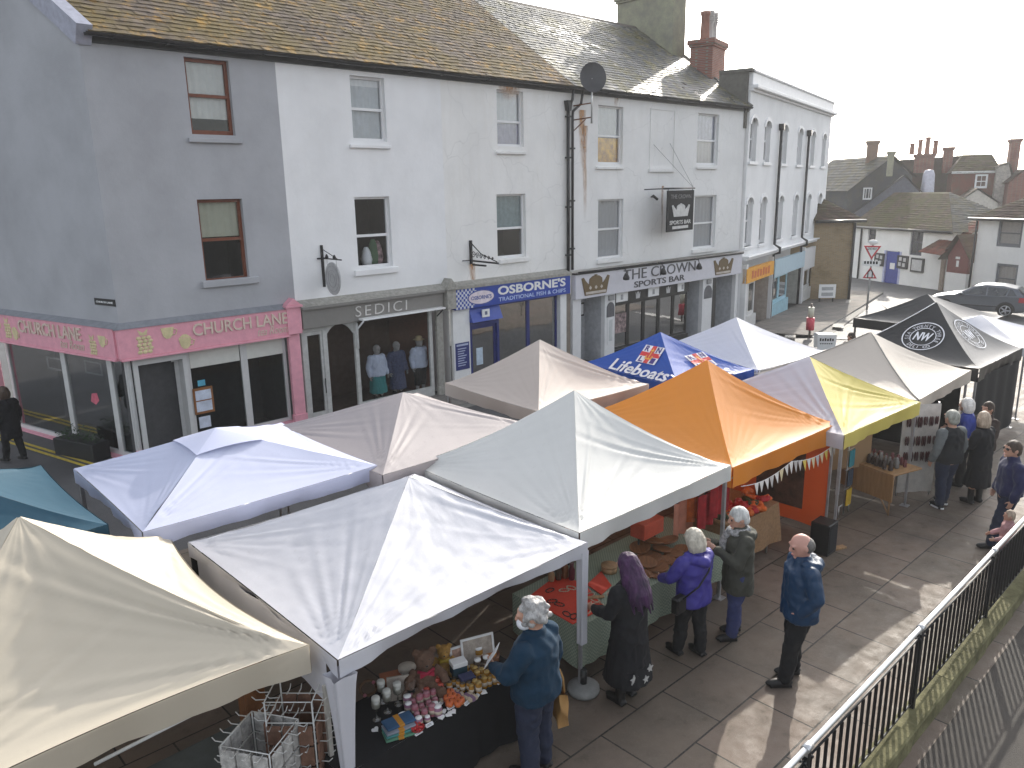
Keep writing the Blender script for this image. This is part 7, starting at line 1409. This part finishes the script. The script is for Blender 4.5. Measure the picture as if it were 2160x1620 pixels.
# ---------------- wire racks under the beige canopy
WW=M('white_wire',(.55,.55,.53),.5,var=.1,b=0); CARD=M('grey_card',(.42,.41,.39),.8,var=.5,scale=13,b=0); CARDB=M('brown_card',(.17,.09,.06),.8,var=.4,scale=9,b=0)
def rack(label,x,y,zt,w,mat,rz,rows,cardm):
    z0=g(x,y); t=thing_at('wire_rack',label,'display rack',(x,y,z0),'wire display racks under the beige gazebo',rz); h=zt-z0; f=MB()
    for sx in (-1,1):
        for sy in (-1,1): f.tube([(sx*w/2,sy*w/2,0),(sx*w/2,sy*w/2,h)],.007,6)
    n=rows
    for k in range(n+1):
        z=h-k*.2
        for s in (-1,1): f.tube([(-w/2,s*w/2,z),(w/2,s*w/2,z)],.005,5); f.tube([(s*w/2,-w/2,z),(s*w/2,w/2,z)],.005,5)
    f.build('wire_frame',WW,t)
    for k in range(n):
        hk=MB(); z=h-k*.2-.01
        for j in range(4):
            q=-w/2+w*(j+.5)/4
            for s in (-1,1):
                hk.tube([(q,s*w/2,z),(q,s*(w/2+.09),z-.005),(q,s*(w/2+.12),z+.025)],.0045,5); hk.tube([(s*w/2,q,z),(s*(w/2+.09),q,z-.005),(s*(w/2+.12),q,z+.025)],.0045,5)
        hk.build('hook_row',WW,t)
    cb=MB()
    for k in range(n):
        z=h-k*.2-.03
        for j in range(3):
            q=-w/2+w*(j+.5)/3
            for s in (-1,1):
                if k==0 and cardm is CARDB: continue
                cb.box(q-w*.145,q+w*.145,s*(w/2+.012),s*(w/2+.03),z-.165,z+.01); cb.box(s*(w/2+.012),s*(w/2+.03),q-w*.145,q+w*.145,z-.165,z+.01)
    cb.build('cards',cardm,t); return t
p=PZ(622,1450,1.5); rack('tall white wire rack of brown cards beside the beige gazebo pole',p[0],p[1],1.5,.4,WW,.78,6,CARDB)
p=PZ(548,1540,1.32); rack('shorter white wire rack of grey cards in front of the tall one',p[0],p[1],1.3,.44,WW,.55,5,CARD)
p=PZ(655,1430,1.5); pz=g(p[0]); t=thing('gazebo_pole','pale timber pole standing just below the beige canopy corner','pole',(p[0],p[1]-.25,pz)); mb=MB(); mb.box(p[0]-.02,p[0]+.02,p[1]-.27,p[1]-.23,pz,1.55); mb.build('timber',M('pale_timber',(.42,.4,.36),.7),t,bevel=.003)
p=PZ(545,1470,1.1); t=thing('display_stand','dim brown stand at the back under the beige gazebo','stand',(p[0]+.1,p[1]+.4,g(p[0]))); x,y=p[0]+.1,p[1]+.4; mb=MB(); mb.box(x-.1,x+.1,y-.1,y+.1,g(x),1.25); mb.build('post',WD,t,bevel=.01); mb=MB(); mb.box(x-.05,x+.05,y-.105,y-.101,1.05,1.2); mb.build('label_card',CREAM,t)
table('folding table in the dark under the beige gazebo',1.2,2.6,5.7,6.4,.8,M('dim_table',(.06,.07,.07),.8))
# ================================================================ signs, brackets, dish
def bracket_root(name,label,cat,px,d): u,z=mp(*px,d); return thing(name,label,cat,MAIN((u,0,z))),u,z
t,u,z=bracket_root('hanging_sign','round pale grey hanging sign on a black bracket above the taupe shop','sign',(683,545),.1)
mb=MB(MAIN); zt=mp(681,517,.05)[1]; zl=mp(686,605,.05)[1]; mb.box(u-.03,u+.03,.0,.05,zl,zt); mb.tube([(u,.03,z),(u,.95,z)],.018,6); mb.tube([(u,.05,zt-.1),(u,.75,z+.02)],.01,5); mb.tube([(u-.15,.03,z),(u+.15,.03,z)],.02,6)
for k in (.25,.62): mb.lathe((u,k,z),[(.02,0),(.05,.03),(.03,.09),(.005,.12)],8)
mb.build('bracket',BLACK,t); mb=MB(MAIN); n=32; mb.prism([(.48+.36*math.cos(2*math.pi*i/n),z-.5+.42*math.sin(2*math.pi*i/n)) for i in range(n)],u-.015,u+.015,0,(1,2,0)); mb.tube([(u,.25,z),(u,.25,z-.18)],.006,4); mb.tube([(u,.7,z),(u,.7,z-.18)],.006,4); mb.build('disc',M('pale_disc',(.38,.38,.38),.5),t)
mb=MB(MAIN)
for r in (.3,.2,.1): mb.tube([(u-.017,.48+r*math.cos(2*math.pi*i/24),z-.5+r*1.1*math.sin(2*math.pi*i/24)) for i in range(25)],.008,4)
mb.build('ring_motif',M('disc_ring',(.27,.27,.27),.5),t)
t,u,z=bracket_root('sign_bracket','ornate empty black iron bracket above the fish shop','bracket',(997,550),.1); rr=random.Random(2)
mb=MB(MAIN); zt=mp(995,507,.05)[1]; mb.box(u-.04,u+.04,0,.06,z-.1,zt); mb.tube([(u,.03,z),(u,1.25,z-.02)],.03,6); mb.tube([(u,.05,zt-.08),(u,.5,z+.22),(u,1.2,z+.02)],.016,6); mb.tube([(u-.35,.04,z+.02),(u+.02,.04,z+.02)],.012,5); mb.tube([(u,.1,z-.12),(u,.7,z-.12)],.03,6)
for k in range(6):
    c0=.15+.17*k; r=.13-.015*k; mb.tube([(u,c0+r*.7*(1-i/14)*math.cos(i*.75),z+.05+r+r*.9*(1-i/14)*math.sin(i*.75)) for i in range(13)],.012,5)
mb.build('scrollwork',BLACK,t)
t,u,z=bracket_root('pub_sign','black hanging pub sign with pale crown, reading SPORTS BAR','sign',(1400,398),.6)
u=mp(1400,400,.5)[0]; d0,d1=.35,1.42; SG=M('sign_charcoal',(.014,.015,.017),.8,spec=.2); SGW=M('sign_pale',(.5,.5,.49),.6,b=0)
# board hangs at right angles to the wall in the photo's bracket, turned to face the square
PSF=Fr(*MAIN((u,.9,0))[:2],8); pq=PSF.px
u0,z1=pq(1407,402);u1,z0=pq(1460,484); mb=MB(PSF); mb.box(u0,u1,-.012,.03,z0,z1); mb.build('board',SG,t,bevel=.01)
mb=MB(PSF); w=u1-u0; hh=z1-z0; crown_shape(mb,u0+w*.16,u1-w*.16,z0+hh*.36,z0+hh*.68,.031,.045); text_to(mb,'SPORTS BAR',u0+w*.1,u1-w*.1,z0+hh*.17,z0+hh*.27,.031,.008,bold=.02); mb.box(u0+w*.2,u1-w*.2,.031,.038,z0+hh*.06,z0+hh*.13); mb.build('crown_print',SGW,t); mb=MB(PSF); text_to(mb,'THE CROWN',u0+w*.12,u1-w*.12,z0+hh*.8,z0+hh*.9,.031,.008,bold=.01); mb.build('lettering',M('sign_grey',(.16,.16,.165),.6,b=0),t)
mb=MB(PSF); mb.tube([(u0-.25,-.0,z1+.07),(u1+.08,0,z1+.07)],.035,6); mb.tube([(u0-.15,-.85,z1+.05),(u0-.1,0,z1+.07)],.02,6); mb.tube([(u0+.1,0,z1),(u0+.1,0,z1+.07)],.01,4); mb.tube([(u1-.1,0,z1),(u1-.1,0,z1+.07)],.01,4); mb.build('bracket',BLACK,t)
mb=MB()
for q in ((1378,305),(1412,302)):
    uu_,zz_=mp(*q,0); mb.tube([MAIN((uu_,.02,zz_)),PSF((u1,0,z1+.07))],.008,4)
mb.build('stay_wire',M('wire_grey',(.2,.2,.2),.5,b=0),t)
t,u,z=bracket_root('security_camera','small black security camera on the pub wall left of the hanging sign','camera',(1378,415),.1); mb=MB(MAIN); mb.tube([(u,0,z),(u,.12,z)],.03,8); mb.tube([(u-.05,.12,z+.04),(u+.16,.18,z-.1)],.05,8); mb.build('camera_body',BLACK,t)
t,u,z=bracket_root('satellite_dish','black satellite dish on a rusty wall bracket under the pub eaves','dish',(1250,165),.6)
dm=M('dish_black',(.035,.035,.04),.4); RUST=M('rusty_iron',(.16,.07,.035),.85,var=.4); u,z=mp(1250,165,.65); mb=MB(); Rd=Matrix.Rotation(math.radians(-38),3,'Z')@Matrix.Rotation(math.radians(80),3,'X'); pr=[(.001,-.0)]+[(.42*k/8,.09*(k/8)**2) for k in range(1,9)]+[(.43,.095),(.42,.08)]+[(.42*k/8,.09*(k/8)**2-.012) for k in range(7,0,-1)]; mb.lathe(MAIN((u,.65,z)),pr,32,R=Rd,sy=1.12); mb.build('dish',dm,t)
mb=MB(MAIN); zb2=mp(1248,260,.65)[1]; mb.tube([(u,.62,z),(u,.62,zb2)],.03,8); mb.build('mast',STEEL,t); mb=MB(MAIN)
for zz in (mp(1240,222,.4)[1],mp(1240,252,.4)[1]): mb.tube([(u-.2,.0,zz),(u,.62,zz+.05)],.022,6)
mb.tube([(u-.2,.0,zz-.35),(u-.05,.4,zz)],.018,6); mb.build('wall_bracket',RUST,t)
# ================================================================ street furniture and car
def signpost():
    p=PG(1828,655); x,y,z=p; F=Fr(x,y,-75); t=thing('road_sign','road sign post with a red edged triangle above and another below','road sign',(x,y,z)); pxh=lambda py:F.px(1832,py)[1]
    mb=MB(F); mb.tube([(0,-.06,z),(0,-.06,pxh(515))],.05,8); mb.build('post',M('grey_post',(.3,.3,.3),.5),t)
    RS=M('sign_red',(.5,.04,.05),.5,b=0); s=F.px(1851,530)[0]-F.px(1820,530)[0]
    def tri(z0,z1,inv):
        h=z1-z0; A=[(-h*.58,z1),(h*.58,z1),(0,z0)] if inv else [(-h*.58,z0),(h*.58,z0),(0,z1)]
        cx=sum(a[0] for a in A)/3; cz=sum(a[1] for a in A)/3; B=[(cx+(a[0]-cx)*.66,cz+(a[1]-cz)*.66) for a in A]
        m1=MB(F); m1.prism(A,0,.02); m1.build('red_triangle',RS,t); m1=MB(F); m1.prism(B,.021,.028); m1.build('white_face',PAPER,t)
        return cx,cz,h
    c=tri(pxh(548),pxh(518),True); mb=MB(F); text_to(mb,'GIVE WAY',-c[2]*.3,c[2]*.3,c[1]+.02,c[1]+c[2]*.2,.029,.004,bold=.02); mb.build('lettering',BLKT,t)
    c=tri(pxh(587),pxh(563),False); mb=MB(F); mb.tube([(-.1,.03,c[1]-.2),(-.1,.03,c[1]+.12),(.0,.03,c[1]+.25)],.03,5); mb.tube([(.12,.03,c[1]-.2),(.12,.03,c[1]+.12),(.04,.03,c[1]+.25)],.03,5); mb.build('symbol',BLKT,t)
    w=c[2]*.7; mb=MB(F); mb.box(-w,w,0,.02,pxh(561),pxh(550)); mb.build('plate',PAPER,t); mb=MB(F); zz=pxh(555.5); 
    for k in range(5): mb.box(-w*.8+k*w*.34,-w*.8+k*w*.34+w*.22,.021,.026,zz-.03,zz+.12)
    mb.build('plate_bars',BLKT,t); mb=MB(F); mb.ball((0,-.05,pxh(515)+.1),(.25,.12,.14),12,8); mb.build('sign_light',WHITEP,t)
signpost()
p=PG(1707,712); x,y,z=p; t=thing('marker_post','slim post with a red sleeve beside the white gazebo','post',(x,y,z)); F=Fr(x,y,-60); mb=MB(F); mb.tube([(0,0,z),(0,0,F.px(1710,640)[1])],.05,8); mb.build('post',M('brown_post',(.16,.13,.11),.7),t); mb=MB(F); mb.tube([(0,0,F.px(1710,696)[1]),(0,0,F.px(1710,670)[1])],.17,12); mb.build('red_sleeve',M('red_sleeve',(.55,.06,.09),.6),t); mb=MB(F); mb.tube([(0,0,F.px(1710,669)[1]),(0,0,F.px(1710,648)[1])],.12,10); mb.build('cream_sleeve',PCREAM,t)
p=PG(1742,738); x,y,z=p; t=thing('sandwich_board','white sandwich board on the paving between the white and beige gazebos','sign',(x,y,z)); F=Fr(x,y,-50); mb=MB(F); R=Matrix.Rotation(-.2,3,'X'); zt=F.px(1742,706)[1]; mb.prism([(-.32,z),(.32,z),(.36,zt),(-.36,zt)],0,.03); mb.prism([(-.32,z),(.32,z),(.36,zt),(-.36,zt)],-.5,-.47); mb.box(-.3,.3,-.47,-.0,zt-.04,zt); mb.build('board',PAPER,t); mb=MB(F); 
for k in range(6): mb.box(-.26+.09*k,-.2+.09*k,.031,.036,zt-.24,zt-.13-.02*(k%2)); mb.box(-.24+.08*k,-.19+.08*k,.031,.036,zt-.36,zt-.32)
mb.build('lettering',BLKT,t)
p=PG(1745,640); x,y,z=p; t=thing('low_sign','low white sign plate on two posts in front of the tan brick building','sign',(x,y,z)); F=Fr(x,y,-45); u0,z1=F.px(1728,600);u1,z0=F.px(1761,628); mb=MB(F); mb.box(u0,u1,0,.05,z0,z1); mb.build('plate',PAPER,t); mb=MB(F); mb.box(u0+.15,u1-.15,.051,.056,(z0+z1)/2+.05,z1-.15); mb.box(u0+.15,u1-.15,.051,.056,z0+.12,(z0+z1)/2-.08); mb.build('plate_bars',M('plate_grey',(.35,.36,.36),.7,b=0),t)
for u in (u0+.1,u1-.1): mb=MB(F); mb.tube([(u,-.04,z-.1),(u,-.04,z1)],.05,6); mb.build('post',BLACK,t)
# planter and bay line at the pink shop
p=PG(185,962); x,y=p[0],p[1]; z=g(x,y)-.03; t=thing('planter','dark planter box of small shrubs at the pink shop corner','planter',(x,y,z)); F=Fr(x,y,-70); mb=MB(F); mb.box(-.9,.5,-.25,.2,z,z+.42); mb.build('box',M('planter_black',(.015,.016,.017),.7),t,bevel=.015)
mb=MB(F); rr=random.Random(4)
for i in range(420):
    u,d,h=rr.uniform(-.85,.45),rr.uniform(-.22,.18),rr.uniform(.4,.72)*(1-.2*rr.random()); s=rr.uniform(.025,.05); a=rr.uniform(0,6.3); b=rr.uniform(-.8,.8)
    v=[(u+s*math.cos(a),d+s*math.sin(a),z+h+s*b),(u-s*.5*math.sin(a),d+s*.5*math.cos(a),z+h),(u-s*math.cos(a),d-s*math.sin(a),z+h-s*b),(u+s*.5*math.sin(a),d-s*.5*math.cos(a),z+h)]; mb.add(v,[(0,1,2,3)])
mb.build('shrubs',M('shrub_leaf',(.03,.06,.025),.7,var=.5,scale=20),t)
for off in (.55,.72):
    mb=MB(); n=12
    for i in range(n):
        q=[]
        for k in (i,i+1):
            u=-8+8.2*k/n
            for dd in (off,off+.09): w_=SIDE((u,dd,0)); q.append((w_[0],w_[1],g(w_[0],w_[1])-.016))
        mb.quad(q[0],q[1],q[3],q[2])
    tag(mb.build('yellow_line',YEL),kind='structure')
# car
CARP=M('car_grey_paint',(.11,.12,.14),.3,var=.04,b=0,metal=.5); TYRE=M('tyre',(.012,.012,.012),.85); RIM=M('alloy',(.5,.5,.52),.3,metal=.8); CGL=M('car_glass',(.02,.025,.03),.06,b=0,spec=.8); TAIL=M('tail_red',(.4,.02,.03),.3,b=0)
q=PG(2112,669); cz=q[2]; HC2=Fr(q[0],q[1],-83); CS=1.02
t=thing('parked_car','dark grey hatchback parked in the road by the white house','car',(q[0],q[1],cz))
def cc(u,d,z): return ((-3.25+u)*CS+.0,d*CS,cz+z*CS)
L_=4.25; prof=[(.0,.35),(.02,.55),(.12,.72),(.95,.92),(1.25,.95),(1.95,1.36),(2.4,1.45),(3.1,1.44),(3.7,1.33),(4.1,.98),(4.22,.9),(4.25,.55),(4.2,.33),(3.85,.22),(.4,.2)]
low=[p for p in prof]; wd_=.86
mb=MB(HC2); secs=[]
for d,ins in ((0,0.02),(-.06,0),(-wd_,-.0),(-1.66,0),(-1.72,.02)):
    ring=[]
    for (u,z_) in prof:
        tum=.0
        ring.append((u,z_))
    secs.append((d,ring))
vs=[];n=len(prof)
def yoff(dside,z_): return dside*(.86-max(0,z_-.92)*.42-(.03 if z_<.3 else 0))
for sgn in (1,.5,-.5,-1):
    for (u,z_) in prof: vs.append(cc(u,-.86+yoff(sgn,z_),z_+(.02*(1-abs(sgn)) if z_>.6 else 0)))
fs=[(i*n+j,i*n+(j+1)%n,(i+1)*n+(j+1)%n,(i+1)*n+j) for i in range(3) for j in range(n)]+[tuple(range(n)),tuple(range(3*n,4*n))[::-1]]
mb.add(vs,fs,0,False); mb.build('body',CARP,t,bevel=.03)
def sidepanel(pts,mat,name,off=.012):
    mb=MB(HC2); mb.add([cc(u,-.86+yoff(1,z_)+off,z_) for u,z_ in pts],[tuple(range(len(pts)))]); return mb.build(name,mat,t)
sidepanel([(1.42,.97),(2.5,.97),(2.5,1.36),(2.05,1.33)],CGL,'window'); sidepanel([(2.56,.97),(3.3,.98),(3.38,1.33),(2.56,1.36)],CGL,'window'); sidepanel([(3.36,.99),(3.75,1.02),(3.55,1.28),(3.44,1.31)],CGL,'window')
mb=MB(HC2); mb.add([cc(1.3,-.25,.985),cc(1.3,-1.47,.985),cc(1.97,-1.36,1.39),cc(1.97,-.36,1.39)],[(0,1,2,3)]); mb.build('windscreen',CGL,t)
mb=MB(HC2); mb.add([cc(3.76,-.3,1.335),cc(3.76,-1.42,1.335),cc(4.13,-1.5,1.0),cc(4.13,-.22,1.0)],[(0,1,2,3)]); mb.build('rear_window',CGL,t)
for u in (.78,3.36):
    for d in (.02,-1.74):
        mb=MB(HC2); mb.tube([cc(u,d-.1,.32),cc(u,d+.01,.32)],.32*CS,20,smooth=False); w_=mb.build('wheel',TYRE,t); mb=MB(HC2); mb.tube([cc(u,d-.05,.32),cc(u,d+.018,.32)],.06*CS,10)
        for k in range(5): a=2*math.pi*k/5; mb.tube([cc(u,d+.014,.32),cc(u+.2*math.cos(a),d+.014,.32+.2*math.sin(a))],.035*CS,6)
        mb.tube([cc(u+.22*math.cos(2*math.pi*i/20),d+.012,.32+.22*math.sin(2*math.pi*i/20)) for i in range(21)],.02,5); mb.build('rim',RIM,w_)
for u in (.78,3.36): sidepanel([(u+.4*math.cos(math.pi*i/10),.3+.42*math.sin(math.pi*i/10)) for i in range(11)],BLACK,'wheel_arch',.004)
sidepanel([(3.85,.72),(4.2,.72),(4.12,.95),(3.86,.95)],TAIL,'tail_light'); sidepanel([(.03,.6),(.45,.68),(.4,.8),(.12,.72)],M('headlight',(.6,.6,.62),.15,b=0),'headlight')
mb=MB(HC2); mb.ball(cc(1.5,.1,1.0),(.1,.12,.08),10,6); mb.build('wing_mirror',CARP,t)
mb=MB(HC2); mb.box(*[ (-3.25+a)*CS for a in (1.5,3.6)],.012*CS-.86*0,.02*CS,cz+.45*CS,cz+.5*CS); mb.build('side_trim',BLACK,t)
# ================================================================ thin sea haze
hm=bpy.data.materials.new('haze'); hm.use_nodes=True; nt=hm.node_tree; nt.nodes.remove(nt.nodes['Principled BSDF']); pv=_n(nt,'ShaderNodeVolumePrincipled'); pv.inputs['Color'].default_value=(.95,.96,.97,1); pv.inputs['Density'].default_value=.0008; pv.inputs['Anisotropy'].default_value=.3; nt.links.new(pv.outputs[0],nt.nodes['Material Output'].inputs['Volume'])
mb=MB(); mb.box(-60,170,-30,130,-6,17); tag(mb.build('haze',hm),kind='stuff')
